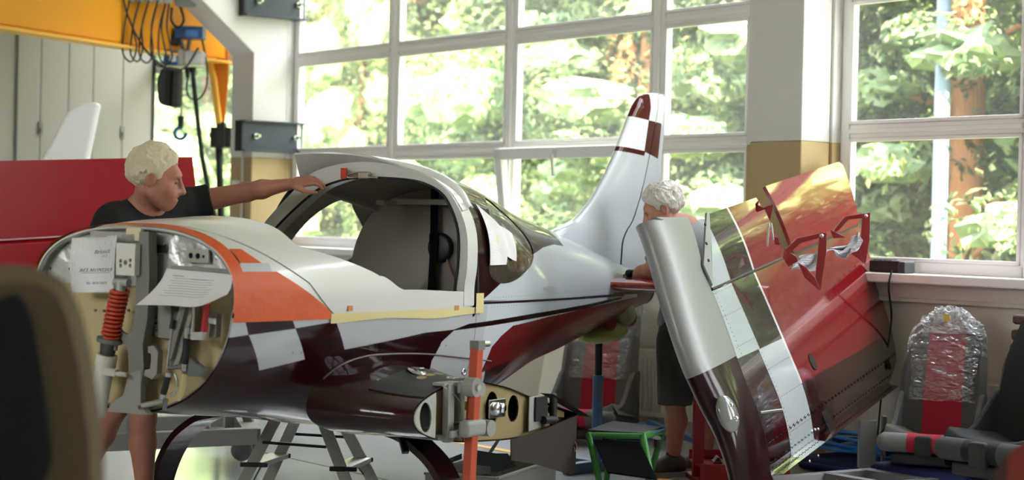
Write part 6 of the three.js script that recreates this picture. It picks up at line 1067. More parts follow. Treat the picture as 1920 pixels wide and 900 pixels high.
{ // green framed folding stool with a black padded top
  const c = T3([0.527,0.5,-8.278]), o = thing('work_stool', 'green tube framed work stool with a black padded seat', 'stool', [c.x, 0, c.z], 0), P = (a) => T3(a).sub(V3(c.x, 0, c.z)), gm = M(0x256b20, 0.5), z = -c.z;
  const q = [[0.364,0.47,-8.5], [0.611,0.466,-8.45], [0.736,0.454,-8.85], [0.502,0.472,-8.9]].map(P);
  part(o, 'seat_pad', shell((u, v) => { const p = q[0].clone().lerp(q[1], u).lerp(q[3].clone().lerp(q[2], u), v); p.y += 0.012 * Math.sin(u * Math.PI) * Math.sin(v * Math.PI); return p; }, 16, 16, 0.035, { out: (p) => V3(p.x, p.y - 1, p.z) }).all, M(0x101114, 0.7, { bumpMap: TX.weave, bumpScale: 0.0005, key: 'pad' }));
  part(o, 'pad_edge', bar(q[1].clone().add(V3(0, -0.012, 0.004)), q[2].clone().add(V3(0, -0.012, 0.004)), 0.03, 0.006), M(0x2a4fa8, 0.35), 'blue pad edge');
  part(o, 'leg', rod(P([0.368,0.452,-8.46]), P([0.475,0.237,-8.2]).setY(0.0), 0.015), gm); part(o, 'leg', rod(P([0.609,0.46,-8.42]), P([0.695,0.223,-8.2]).setY(0.0), 0.017), gm);
  part(o, 'leg', rod(P([0.507,0.408,-8.95]), P([0.467,0.213,-9.1]).setY(0.0), 0.015), gm); part(o, 'leg', rod(P([0.738,0.429,-8.9]), P([0.649,0.217,-9.1]).setY(0.0), 0.015), gm);
  part(o, 'cross_bar', [rod(P([0.365,0.45,-8.46]), P([0.609,0.455,-8.42]), 0.013), rod(P([0.609,0.455,-8.42]), P([0.738,0.429,-8.9]), 0.016), rod(P([0.365,0.45,-8.46]), P([0.507,0.408,-8.95]), 0.013)], gm);
  const k = [P([0.387,0.433,-8.44]), P([0.592,0.433,-8.4]), P([0.666,0.287,-8.26]), P([0.449,0.311,-8.28])];
  part(o, 'back_panel', shell((u, v) => k[0].clone().lerp(k[1], u).lerp(k[3].clone().lerp(k[2], u), v), 6, 6, 0.012, { out: (p) => V3(p.x, p.y, p.z - 1) }).all, C.blackSoft, 'black panel');
  part(o, 'knob', rod(P([0.697,0.415,-8.7]), P([0.698,0.375,-8.7]), 0.016), C.black); part(o, 'knob_bracket', rod(P([0.668,0.43,-8.65]), P([0.707,0.415,-8.7]), 0.01), C.alu);
}
{ // open grey bin with blue sheet offcuts
  const c = T3([-0.073,0.22,-8.492]), o = thing('parts_bin', 'open pale grey metal bin on the floor under the wing stub', 'bin', [c.x, 0, c.z], 0), P = (a) => T3(a).sub(V3(c.x, 0, c.z)), gm = M(0xa6a59d, 0.5, { key: 'bin' });
  const h = 0.22, y = (p, k) => V3(p.x, k, p.z), A = P([-0.381,0.22,-8.751]), B = P([-0.045,0.22,-8.64]), Cc = P([0.244,0.22,-9.375]), D = P([-0.126,0.22,-9.57]);
  const wall = (p, q2, name) => part(o, name, [bar(y(p, h / 2), y(q2, h / 2), 0.004, h, V3(0, 1, 0), 0.001), bar(y(p, h), y(q2, h), 0.02, 0.012, V3(0, 1, 0), 0.003)], gm);
  wall(A, B, 'side_panel'); wall(B, Cc, 'side_panel'); wall(Cc, D, 'side_panel'); wall(D, A, 'side_panel');
  part(o, 'base', shell((u, v) => y(A.clone().lerp(B, u).lerp(D.clone().lerp(Cc, u), v), 0.012), 2, 2, 0.01, { out: (p) => V3(p.x, -1, p.z) }).all, gm);
  part(o, 'latch', box(0.06, 0.012, 0.04, A.x + 0.05, h + 0.015, A.z, 0.004), C.alu);
  const sheetThing = (label, pts, mat, d = 0.004) => { const s = thing('metal_sheet', label, 'sheet', [pts[0][0], 0, pts[0][2]]), v = pts.map((p) => T3(p).sub(V3(pts[0][0], 0, pts[0][2]))); const n = v[1].clone().sub(v[0]).cross(v[2].clone().sub(v[0])).normalize(), x = v[1].clone().sub(v[0]).normalize(), yy = n.clone().cross(x); part(s, 'sheet', plate(poly(v.map((p) => { const e = p.clone().sub(v[0]); return [e.dot(x), e.dot(yy)]; })), d, 0.0008).applyMatrix4(new THREE.Matrix4().makeBasis(x, yy, n).setPosition(v[0])), mat); return s; };
  const slate = M(0x59616b, 0.5, { key: 'slate' });
  sheetThing('slate blue sheet metal offcut standing at the back of the grey bin', [[-0.31,0.211,-9.35],[-0.228,0.245,-9.35],[-0.223,0.165,-9.35],[-0.322,0.149,-9.35]], slate);
  sheetThing('large slate grey sheet metal offcut leaning in the grey bin', [[-0.184,0.273,-9.3],[-0.056,0.255,-9.3],[0.002,0.256,-9.3],[0.046,0.193,-9.3],[-0.054,0.159,-9.3],[-0.182,0.172,-9.3]], slate);
  sheetThing('small pale grey sheet standing in front in the grey bin', [[-0.284,0.252,-8.95],[-0.078,0.233,-8.95],[-0.078,0.195,-8.95],[-0.277,0.201,-8.95]], M(0x8d8c88, 0.5));
  sheetThing('perforated grey strip propped behind the grey bin', [[-0.046,0.306,-9.6],[-0.03,0.301,-9.6],[-0.08,0.217,-9.6],[-0.099,0.222,-9.6]], M(0x8f8f8b, 0.5), 0.003);
}
{ // red steel tool stand behind the wing tip
  const c = T3([1.084,0,-9.758]), o = thing('red_tool_stand', 'red steel tool stand with a tray behind the maroon wing tip', 'tool stand', [c.x, 0, c.z - 0.55], 0.1);
  const rd = M(0x9a1020, 0.4, { key: 'rts' });
  part(o, 'upright', box(0.06, 0.6, 0.05, -0.03, 0.3, 0, 0.004), rd); part(o, 'upright', box(0.05, 0.6, 0.05, 0.42, 0.3, 0, 0.004), rd);
  part(o, 'tray', [box(0.5, 0.012, 0.32, 0.2, 0.1, 0.0, 0.002), box(0.5, 0.11, 0.012, 0.2, 0.06, 0.16, 0.003), box(0.5, 0.06, 0.012, 0.2, 0.13, -0.16, 0.003), box(0.012, 0.06, 0.32, 0.45, 0.13, 0, 0.003)], rd);
  part(o, 'top_bar', box(0.5, 0.04, 0.05, 0.2, 0.59, 0, 0.004), rd); part(o, 'base_bar', box(0.06, 0.03, 0.4, -0.03, 0.015, 0, 0.004), rd); part(o, 'base_bar', box(0.05, 0.03, 0.4, 0.42, 0.015, 0, 0.004), rd);
  const t = thing('rag', 'pale rag and red wrapper lying in the red tool stand tray', 'rag', [c.x + 0.1, 0.108, c.z - 0.52]);
  part(t, 'rag', shell((u, v) => V3((u - 0.5) * 0.1, 0.012 + 0.03 * Math.sin(u * 7) * Math.sin(v * 5) ** 2 * (u > 0.02 ? 1 : 0), (v - 0.5) * 0.12), 16, 16, 0.003, { out: (p) => V3(p.x, -1, p.z) }).all, M(0xa9988f, 0.8)); part(t, 'wrapper', shell((u, v) => V3(0.1 + (u - 0.5) * 0.12, 0.015 + 0.04 * Math.sin(u * 3) * Math.sin(v * 3.1), (v - 0.5) * 0.12), 12, 12, 0.003, { out: (p) => V3(p.x, -1, p.z) }).all, M(0xb01c34, 0.5));
}
{ // blue low stand by the radiator
  const a = T3([0.931,0.05,-11.919]), o = thing('blue_floor_stand', 'blue steel floor stand lying at the foot of the radiator', 'stand', [a.x, 0, a.z], WALL_TURN), bm = M(0x41608c, 0.45);
  part(o, 'leg', bar(V3(-0.25, 0.03, 0.1), V3(0.6, 0.12, -0.05), 0.035, 0.035), bm); part(o, 'leg', bar(V3(-0.1, 0.14, -0.05), V3(0.6, 0.07, 0.08), 0.04, 0.035), bm); part(o, 'post', rod([0.18, 0.06, 0], [0.18, 0.22, 0], 0.035), bm); part(o, 'hub', rod([-0.12, 0.03, -0.03], [-0.12, 0.12, 0.02], 0.05), bm); part(o, 'foot', box(0.08, 0.04, 0.06, -0.28, 0.02, 0.11, 0.01), C.black);
}
{ // out of focus chairs close to the camera
  const tan = M(0x6d5a44, 0.8, { bumpMap: TX.soft, bumpScale: 0.004, key: 'tanL' }), dark = M(0x14191c, 0.85, { key: 'darkIns' });
  const c = [-0.846,1.249,-3.3], o = thing('padded_chair', 'tan leather padded chair with a dark backrest panel, standing near the aircraft nose', 'chair', [c[0], 0, c[2]], 0.35);
  const top = c[1] - 0, P = (g) => V3(g[0] - c[0], g[1], 0);
  const outl = [[-1,0.925,-3.3],[-1.007,1.246,-3.3],[-0.96,1.289,-3.3],[-0.895,1.311,-3.3],[-0.838,1.306,-3.3],[-0.792,1.284,-3.3],[-0.766,1.242,-3.3],[-0.746,1.167,-3.3],[-0.73,1.082,-3.3],[-0.718,0.988,-3.3],[-0.71,0.742,-3.3],[-0.997,0.736,-3.3]].map((p) => [p[0] - c[0], p[1]]);
  const inn = [[-0.95,0.756,-3.3],[-0.958,1.171,-3.3],[-0.922,1.248,-3.3],[-0.884,1.267,-3.3],[-0.861,1.257,-3.3],[-0.844,1.212,-3.3],[-0.829,1.136,-3.3],[-0.812,1.042,-3.3],[-0.805,0.967,-3.3],[-0.839,0.872,-3.3],[-0.893,0.757,-3.3]].map((p) => [p[0] - c[0], p[1]]);
  part(o, 'backrest', plate(roundPoly(outl, 0.03), 0.09, 0.028), tan); part(o, 'backrest_panel', plate(roundPoly(inn, 0.02), 0.1, 0.008), dark, 'dark inset panel');
  part(o, 'seat_pad', box(0.46, 0.11, 0.46, -0.08, 0.5, 0.26, 0.04), tan); part(o, 'back_post', box(0.1, 0.5, 0.04, -0.06, 0.62, -0.02, 0.01), dark);
  part(o, 'column', rod([-0.08, 0.08, 0.22], [-0.08, 0.46, 0.22], 0.03), C.black);
  for (let i = 0; i < 5; i++) { const a = i * 1.2566; part(o, 'base_spoke', bar(V3(-0.08, 0.09, 0.22), V3(-0.08 + Math.cos(a) * 0.28, 0.06, 0.22 + Math.sin(a) * 0.28), 0.04, 0.03), C.black); part(o, 'caster', new THREE.SphereGeometry(0.03, 12, 8).translate(-0.08 + Math.cos(a) * 0.28, 0.03, 0.22 + Math.sin(a) * 0.28), C.black); }
  const e = [1.145,0.909,-4.2], k = thing('striped_chair', 'brown and red striped chair back at the edge of the view by the seats', 'chair', [e[0], 0, e[2]], -0.5);
  const cols = [0x3f241c, 0x7a2a20, 0x6e5c46, 0x4a2a20, 0x7c6a50, 0x6a241c];
  cols.forEach((c3, i) => { const x0 = -0.07 + i * 0.055, r = (x) => Math.sqrt(Math.max(0.02, 1 - Math.pow((x - 0.13) / 0.21, 2))); part(k, 'backrest_stripe', shell((u, v) => { const x = x0 + u * 0.055; return V3(x, lerp(0.45, 0.45 + (e[1] + 0.06 - 0.45) * (0.55 + 0.45 * r(x)), v), 0.02 * Math.cos((x - 0.1) * 8)); }, 4, 14, 0.07, { out: (p) => V3(p.x, p.y, p.z - 1) }).all, M(c3, 0.85)); });
  part(k, 'seat_pad', box(0.4, 0.08, 0.4, 0.07, 0.44, 0.2, 0.03), M(0x4a2a20, 0.85)); for (const [x, z] of [[-0.1, 0.02], [0.24, 0.02], [-0.1, 0.36], [0.24, 0.36]]) part(k, 'leg', rod([x, 0, z], [x, 0.42, z], 0.016), C.black);
  const bag = [2.472,0.301,-9.6], b2 = thing('plastic_bag', 'scrap of clear plastic beside the black bucket seat', 'plastic', [bag[0], 0.19, bag[2]]);
  part(b2, 'film', patch((u, v) => V3((u - 0.5) * 0.09 + 0.02 * Math.sin(v * 9), v * 0.2, 0.03 * Math.sin(u * 8 + v * 4)), 16, 20), film);
  const g = fromPlane(3.62, 1.13, 0.3), tool = thing('hand_tool', 'black hand tool resting on the red tailplane', 'tool', [g.x, g.y, g.z], 0.2);
  part(tool, 'body', new THREE.CapsuleGeometry(0.022, 0.05, 6, 14).rotateZ(Math.PI / 2).translate(0, 0.012, 0), C.black); part(tool, 'nose', rod([0.03, 0.01, 0], [0.08, 0.008, 0], 0.01), C.steelGrey);
}


// ================================================================ people: one smooth body surface each, clothing and hair as children
const sminf = (a, b, k) => { const h = clamp(0.5 + 0.5 * (b - a) / k); return lerp(b, a, h) - k * h * (1 - h); };
const pa_ = V3();
function sdCapsule(p, a, b, ra, rb) { // round cone, close enough
  const bx = b.x - a.x, by = b.y - a.y, bz = b.z - a.z, px = p.x - a.x, py = p.y - a.y, pz = p.z - a.z;
  const t = clamp((px * bx + py * by + pz * bz) / (bx * bx + by * by + bz * bz + 1e-12));
  const dx = px - bx * t, dy = py - by * t, dz = pz - bz * t;
  return Math.sqrt(dx * dx + dy * dy + dz * dz) - lerp(ra, rb, t);
}
function sdEllipsoid(p, c, r) { const x = (p.x - c.x) / r.x, y = (p.y - c.y) / r.y, z = (p.z - c.z) / r.z, k0 = Math.sqrt(x * x + y * y + z * z), k1 = Math.sqrt((x / r.x) ** 2 + (y / r.y) ** 2 + (z / r.z) ** 2); return k1 < 1e-9 ? -Math.min(r.x, r.y, r.z) : k0 * (k0 - 1) / k1; }
function mesher(f, lo, hi, cell) { // marching cubes of a distance field in a box
  const size = Math.max(12, Math.ceil(Math.max(hi.x - lo.x, hi.y - lo.y, hi.z - lo.z) / cell)), mc = new MarchingCubes(size, new THREE.MeshStandardMaterial(), false, false, 400000);
  const h = size / 2, c = lo.clone().add(hi).multiplyScalar(0.5), e = hi.clone().sub(lo).multiplyScalar(0.5), p = V3();
  mc.isolation = 0;
  for (let z = 0; z < size; z++) for (let y = 0; y < size; y++) for (let x = 0; x < size; x++) { p.set(c.x + e.x * (x - h) / h, c.y + e.y * (y - h) / h, c.z + e.z * (z - h) / h); mc.field[x + y * size + z * size * size] = -f(p); }
  mc.update();
  const n = mc.count, P = new Float32Array(n * 3), N = new Float32Array(n * 3), q = V3(), d = 0.4 * cell, g = V3();
  for (let i = 0; i < n; i++) {
    q.set(c.x + e.x * mc.positionArray[3 * i], c.y + e.y * mc.positionArray[3 * i + 1], c.z + e.z * mc.positionArray[3 * i + 2]);
    P.set([q.x, q.y, q.z], 3 * i);
    g.set(f(pa_.set(q.x + d, q.y, q.z)) - f(pa_.set(q.x - d, q.y, q.z)), f(pa_.set(q.x, q.y + d, q.z)) - f(pa_.set(q.x, q.y - d, q.z)), f(pa_.set(q.x, q.y, q.z + d)) - f(pa_.set(q.x, q.y, q.z - d))).normalize();
    N.set([g.x, g.y, g.z], 3 * i);
  }
  const G = new THREE.BufferGeometry(); G.setAttribute('position', new THREE.BufferAttribute(P, 3)); G.setAttribute('normal', new THREE.BufferAttribute(N, 3)); return G;
}
function limbField(bones, k = 0.03) { return (p) => { let d = 1e3; for (const b of bones) d = sminf(d, b.e ? sdEllipsoid(p, b.c, b.r) : sdCapsule(p, b.a, b.b, b.ra, b.rb), b.k ?? k); return d; }; }
const bone = (a, b, ra, rb, k) => ({ a, b, ra, rb, k });
function boundsOf(bones, pad = 0.05) { const lo = V3(1e3, 1e3, 1e3), hi = V3(-1e3, -1e3, -1e3); for (const b of bones) for (const [q, r] of b.e ? [[b.c, Math.max(b.r.x, b.r.y, b.r.z)]] : [[b.a, b.ra], [b.b, b.rb]]) { lo.min(q.clone().subScalar(r + pad)); hi.max(q.clone().addScalar(r + pad)); } return [lo, hi]; }
// head in its own frame: forward +z, up +y, crown to chin about 0.23
function headGeometry(k) {
  const E = (c, r) => ({ e: 1, c, r });
  const base = [E(V3(0, 0.03, -0.015), V3(0.074, 0.088, 0.096)), E(V3(0, -0.03, 0.03), V3(0.058, 0.075, 0.062))];
  const jaw = [bone(V3(0, -0.088, 0.068), V3(0, -0.07, 0.05), 0.024, 0.036), bone(V3(0.048, -0.055, 0.0), V3(0.012, -0.086, 0.062), 0.026, 0.022), bone(V3(-0.048, -0.055, 0.0), V3(-0.012, -0.086, 0.062), 0.026, 0.022), bone(V3(0.04, -0.02, 0.055), V3(0.026, -0.04, 0.072), 0.026, 0.024), bone(V3(-0.04, -0.02, 0.055), V3(-0.026, -0.04, 0.072), 0.026, 0.024), bone(V3(-0.03, 0.034, 0.072), V3(0.03, 0.034, 0.072), 0.02, 0.02), bone(V3(0, -0.05, 0.075), V3(0, -0.06, 0.078), 0.026, 0.024)];
  const nose = [bone(V3(0, 0.014, 0.092), V3(0, -0.024, 0.117), 0.011, 0.0135), bone(V3(-0.011, -0.027, 0.1), V3(0.011, -0.027, 0.1), 0.011, 0.011)];
  const lips = [bone(V3(-0.02, -0.05, 0.091), V3(0.02, -0.05, 0.091), 0.006, 0.006), bone(V3(-0.017, -0.061, 0.09), V3(0.017, -0.061, 0.09), 0.007, 0.007)];
  const ears = [1, -1].map((s) => ({ s, c: V3(s * 0.077, -0.002, -0.012) }));
  return (p) => {
    let d = 1e3; for (const b of base) d = sminf(d, sdEllipsoid(p, b.c, b.r), 0.03);
    for (const b of jaw) d = sminf(d, sdCapsule(p, b.a, b.b, b.ra, b.rb), 0.028);
    for (const b of nose) d = sminf(d, sdCapsule(p, b.a, b.b, b.ra, b.rb), 0.013);
    for (const s of [1, -1]) { const w = sdEllipsoid(p, V3(s * 0.031, 0.012, 0.094), V3(0.019, 0.012, 0.017)); d = -sminf(-d, w, 0.012); d = sminf(d, sdEllipsoid(p, V3(s * 0.031, 0.011, 0.079), V3(0.0125, 0.0115, 0.0115)), 0.002); }
    for (const b of lips) d = sminf(d, sdCapsule(p, b.a, b.b, b.ra, b.rb), 0.006);
    const cut = sdCapsule(p, V3(-0.022, -0.0555, 0.103), V3(0.022, -0.0555, 0.103), 0.004, 0.004); d = -sminf(-d, cut, 0.004);
    for (const e of ears) { const q = p.clone().sub(e.c), t = V3(q.x, q.y, q.z); let er = sdEllipsoid(t, V3(0, 0, 0), V3(0.012, 0.032, 0.021)); const bowl = sdEllipsoid(t, V3(e.s * 0.011, 0.003, 0.002), V3(0.009, 0.02, 0.012)); er = Math.max(er, -bowl); d = sminf(d, er, 0.008); }
    return d;
  };
}
function hairField(seed, { front = 0.075, full = 0.014 } = {}) {
  return (p) => {
    const n = fbm(p.x * 26 + seed, p.y * 26, p.z * 26, 3) - 0.5, strand = fbm(p.x * 150 + seed, p.y * 40, p.z * 60, 2) - 0.5;
    const line = p.z > 0.0 ? lerp(0.012, front, sstep(0.005, 0.07, p.z)) : lerp(0.012, -0.062, sstep(-0.005, -0.06, p.z)); // hairline height
    const w = lerp(0.1, 1, sstep(-0.005, 0.045, p.y - line)), fl = full * w, d = sdEllipsoid(p, V3(0, 0.036, -0.02), V3(0.077 + fl, 0.09 + fl * 1.1, 0.1 + fl)) - (0.022 * n + 0.014 * strand) * w;
    const cut = line - p.y + 0.035 * n + 0.012 * strand - (Math.abs(p.x) > 0.06 && p.z > 0 && p.z < 0.03 ? 0.02 : 0); return Math.max(d, cut);
  };
}
function makeHead(parent, basis, skin, hairM, seed, opts) { // returns the field in world space
  const inv = basis.clone().invert(), hf = headGeometry(), q = V3(), f = (p) => hf(q.copy(p).applyMatrix4(inv).clone());
  const g = mesher(hf, V3(-0.1, -0.13, -0.13), V3(0.1, 0.135, 0.14), 0.0042).applyMatrix4(basis);
  const hair = part(parent, 'hair', mesher(hairField(seed, opts), V3(-0.115, -0.08, -0.15), V3(0.115, 0.165, 0.12), 0.004).applyMatrix4(basis), hairM, 'short grey white hair');
  for (const s of [1, -1]) part(parent, 'eye', new THREE.SphereGeometry(0.0118, 12, 10).translate(s * 0.031, 0.0115, 0.08).applyMatrix4(basis), M(0x6f6058, 0.3));
  for (const s of [1, -1]) part(parent, 'eyebrow', tube([V3(s * 0.015, 0.036, 0.091), V3(s * 0.033, 0.041, 0.087), V3(s * 0.05, 0.034, 0.072)], 0.005, 8, 6).applyMatrix4(basis), hairM);
  return g;
}
function basisFrom(pos, fwd, up, scale = 1) { const z = fwd.clone().normalize(), x = up.clone().cross(z).normalize(), y = z.clone().cross(x); return new THREE.Matrix4().makeBasis(x, y, z).scale(V3(scale, scale, scale)).setPosition(pos); }
// hand in its own frame: wrist at the origin, fingers along +x, back of the hand +y, thumb on the +z side
function handGeometry(curl, spread = 0.02, thumb = 0.5, side = 1) {
  const B = [bone(V3(-0.03, 0, 0), V3(0.012, 0, 0), 0.026, 0.027, 0.02), bone(V3(0.015, 0, 0.022), V3(0.078, 0.002, 0.024), 0.018, 0.014, 0.015), bone(V3(0.015, 0, 0.004), V3(0.082, 0.004, 0.006), 0.019, 0.014, 0.015), bone(V3(0.015, 0, -0.016), V3(0.076, 0.002, -0.014), 0.018, 0.013, 0.015), bone(V3(0.012, 0, -0.026), V3(0.068, -0.002, -0.031), 0.016, 0.012, 0.015)];
  const fingers = [];
  [[0.079, 0.026, 0.072, 0.0088], [0.084, 0.0065, 0.08, 0.009], [0.078, -0.0135, 0.073, 0.0086], [0.069, -0.032, 0.057, 0.0076]].forEach(([x, z, len, r], i) => {
    let a = V3(x, 0.001, z), ang = curl[i][0] ?? curl[i]; const segs = [0.45, 0.31, 0.24];
    for (let k = 0; k < 3; k++) { const dir = V3(Math.cos(ang), -Math.sin(ang), spread * (1.5 - i)), b = a.clone().addScaledVector(dir.normalize(), len * segs[k]); fingers.push([i, bone(a, b, r * (1 - 0.06 * k), r * (0.94 - 0.07 * k), 0.003)]); a = b; ang += curl[i][1] ?? curl[i] * 0.8; }
  });
  let t = V3(0.018, -0.006, 0.03), ta = thumb; const tb = [];
  [[0.04, 0.0125], [0.032, 0.0105], [0.026, 0.0095]].forEach(([l, r], k) => { const b = t.clone().add(V3(Math.cos(ta) * l, -0.25 * l, Math.sin(ta) * l)); tb.push(bone(t, b, r, r * 0.88, 0.006)); t = b; ta -= 0.28; });
  return (p0) => {
    const p = side > 0 ? p0 : V3(p0.x, p0.y, -p0.z); let d = 1e3; for (const b of B) d = sminf(d, sdCapsule(p, b.a, b.b, b.ra, b.rb) + 0, b.k);
    const q = V3(p.x, p.y * 1.25, p.z); let palm = 1e3; for (const b of B) palm = sminf(palm, sdCapsule(q, b.a, b.b, b.ra, b.rb), 0.014); d = palm;
    const per = [1e3, 1e3, 1e3, 1e3]; for (const [i, b] of fingers) per[i] = sminf(per[i], sdCapsule(p, b.a, b.b, b.ra, b.rb), 0.004);
    for (const f of per) d = sminf(d, f, 0.006);
    let th = 1e3; for (const b of tb) th = sminf(th, sdCapsule(p, b.a, b.b, b.ra, b.rb), 0.005); return sminf(d, th, 0.012);
  };
}
function makeHand(basis, curl, spread, thumb, side) { return mesher(handGeometry(curl, spread, thumb, side), V3(-0.07, -0.14, -0.12), V3(0.19, 0.06, 0.12), 0.0042).applyMatrix4(basis); }
// clothing field with soft folds
const folds = (f, amp, fr, seed) => (p) => f(p) - amp * (fbm(p.x * fr + seed, p.y * fr * 0.7, p.z * fr, 3) - 0.5) * 2;

{ // the man in black leaning over the cowl, one arm stretched out to the canopy hoop
  const o = thing('person', 'grey haired man in a black T-shirt reaching across the cowl to hold the canopy hoop', 'person');
  const P = T3, o0 = P([-1.823,0.935,-8.75]); o.position.set(o0.x, 0, o0.z); const L = (g) => T3(g).sub(V3(o0.x, 0, o0.z));
  const skin = M(0xa56d58, 0.55, { bumpMap: TX.fine, bumpScale: 0.0004, key: 'skinA' }), hairM = M(0xc9bda2, 0.8, { bumpMap: TX.fine, bumpScale: 0.002, key: 'hairA' });
  const shA = L([-1.51,1.458,-8.62]), shB = L([-1.775,1.361,-8.3]), neckB = L([-1.653,1.416,-8.4]), chest = L([-1.692,1.314,-8.52]), waist = L([-1.769,1.113,-8.68]), pelvis = L([-1.818,0.94,-8.75]);
  const elbow = L([-1.237,1.521,-8.66]), wrist = L([-1.022,1.562,-8.6]), elbowB = L([-1.94,1.117,-8.42]), wristB = L([-1.911,0.939,-8.52]);
  const head = L([-1.591,1.567,-8.32]), fwd = V3(0.95, -0.24, -0.06).normalize(), hb = basisFrom(head, fwd, V3(0.2, 0.95, 0.06), 1.1);
  const hipA = pelvis.clone().add(V3(0.07, -0.03, -0.06)), hipB = pelvis.clone().add(V3(-0.08, -0.03, 0.06));
  const kneeA = L([-1.685,0.47,-8.62]), ankA = L([-1.678,0.099,-8.66]), kneeB = L([-1.833,0.501,-8.7]), ankB = L([-2.059,0.119,-9]);
  ankA.y = 0.1; ankB.y = 0.12;
  const body = [bone(neckB, head.clone().addScaledVector(fwd, -0.02).add(V3(-0.015, -0.05, 0)), 0.06, 0.058), bone(shB.clone().lerp(neckB, 0.3), shA.clone().lerp(neckB, 0.3), 0.07, 0.07, 0.05), bone(chest, neckB, 0.13, 0.075, 0.06), bone(chest, waist, 0.15, 0.135, 0.06), bone(waist, pelvis, 0.135, 0.15, 0.05),
    bone(shA, elbow, 0.058, 0.043), bone(elbow, elbow.clone().lerp(wrist, 0.35), 0.042, 0.041), bone(elbow.clone().lerp(wrist, 0.35), wrist, 0.041, 0.026), bone(shB, elbowB, 0.058, 0.045), bone(elbowB, wristB, 0.043, 0.027),
    bone(hipA, kneeA, 0.095, 0.06), bone(hipB, kneeB, 0.095, 0.06), bone(kneeA, kneeA.clone().lerp(ankA, 0.32).add(V3(-0.01, 0, -0.02)), 0.056, 0.062), bone(kneeA.clone().lerp(ankA, 0.32).add(V3(-0.01, 0, -0.02)), ankA, 0.062, 0.036), bone(kneeB, kneeB.clone().lerp(ankB, 0.35), 0.056, 0.06), bone(kneeB.clone().lerp(ankB, 0.35), ankB, 0.06, 0.036)];
  const f = limbField(body, 0.025), [lo, hi] = boundsOf(body);
  const arm = wrist.clone().sub(elbow).normalize(), hx = arm.clone().lerp(V3(0.75, 0.12, 0.1), 0.6).normalize();
  const hbm = new THREE.Matrix4(); { const x = hx, z = V3(0.1, -0.55, 0.83).addScaledVector(x, -V3(0.1, -0.55, 0.83).dot(x)).normalize(), y = z.clone().cross(x); hbm.makeBasis(x, y, z).setPosition(wrist.clone().addScaledVector(hx, 0.012)); }
  const hand = makeHand(hbm, [[0.15, 0.55], [0.25, 0.6], [0.35, 0.6], [0.45, 0.6]], 0.05, 0.55, 1);
  const handB = makeHand(basisFrom(wristB, V3(0, 0, 1), V3(0, 1, 0)).multiply(new THREE.Matrix4().makeRotationY(0)), [0.3, 0.35, 0.4, 0.45], 0.03, 0.6, 1);
  const headG = makeHead(o, hb, skin, hairM, 3, { front: 0.082, full: 0.016 });
  part(o, 'body', join([mesher(f, lo, hi, 0.013), headG, hand, handB]), skin);
  const sleeve = shA.clone().lerp(elbow, 0.42), sleeveB = shB.clone().lerp(elbowB, 0.55);
  const shirt = [bone(shB.clone().lerp(neckB, 0.2), shA.clone().lerp(neckB, 0.2), 0.088, 0.088, 0.05), bone(chest, neckB.clone().add(V3(0, -0.055, 0)), 0.155, 0.085, 0.06), bone(chest, waist, 0.172, 0.158, 0.06), bone(waist, pelvis, 0.158, 0.168, 0.05), bone(shA, sleeve, 0.078, 0.074), bone(shB, sleeveB, 0.074, 0.078), bone(chest.clone().add(V3(-0.09, -0.02, -0.03)), shB, 0.11, 0.08, 0.06)];
  const sf0 = limbField(shirt, 0.03), axA = sleeve.clone().sub(shA).normalize(), axB = sleeveB.clone().sub(shB).normalize();
  const sf = folds((p) => { let d = sf0(p); d = Math.max(d, V3(p.x - sleeve.x, p.y - sleeve.y, p.z - sleeve.z).dot(axA) > -0.2 && V3(p.x - sleeve.x, p.y - sleeve.y, p.z - sleeve.z).length() < 0.2 ? V3(p.x - sleeve.x, p.y - sleeve.y, p.z - sleeve.z).dot(axA) : -1); return Math.max(d, pelvis.y - 0.06 - p.y); }, 0.006, 9, 4);
  const [sl, sh] = boundsOf(shirt); part(o, 't_shirt', mesher(sf, sl, sh, 0.012), M(0x0a0a0b, 0.9, { bumpMap: TX.weave, bumpScale: 0.0005, key: 'teeA' }), 'plain black T-shirt');
  part(o, 'shirt_collar', new THREE.TorusGeometry(0.072, 0.007, 8, 32).applyMatrix4(basisFrom(neckB.clone().add(V3(0.012, 0.012, 0.01)), V3(0.3, 0.9, 0.25), V3(0, 0, 1))), M(0x0d0d0e, 0.9));
  const shorts = [bone(pelvis.clone().add(V3(0, 0.06, 0)), pelvis, 0.165, 0.168, 0.05), bone(hipA, hipA.clone().lerp(kneeA, 0.82), 0.115, 0.1, 0.04), bone(hipB, hipB.clone().lerp(kneeB, 0.82), 0.115, 0.1, 0.04)];
  const [ql, qh] = boundsOf(shorts), q0 = limbField(shorts, 0.03); part(o, 'shorts', mesher(folds((p) => Math.max(q0(p), kneeA.y + 0.06 - p.y), 0.007, 9, 8), ql, qh, 0.014), M(0x2b2b2c, 0.9));
  for (const [a, dir] of [[ankA, V3(0.5, 0, 0.85)], [ankB, V3(0.6, 0, 0.75)]]) { const d = dir.clone().normalize(), sb = [bone(V3(a.x, 0.06, a.z).addScaledVector(d, -0.05), V3(a.x, 0.045, a.z).addScaledVector(d, 0.16), 0.05, 0.038, 0.03), bone(V3(a.x, 0.09, a.z), V3(a.x, 0.05, a.z).addScaledVector(d, 0.06), 0.048, 0.045, 0.03)], [l, h] = boundsOf(sb, 0.02), s0 = limbField(sb, 0.03); part(o, 'shoe', mesher((p) => Math.max(s0(p), 0.003 - p.y), l, h, 0.008), M(0x1c1b1a, 0.7)); }
}
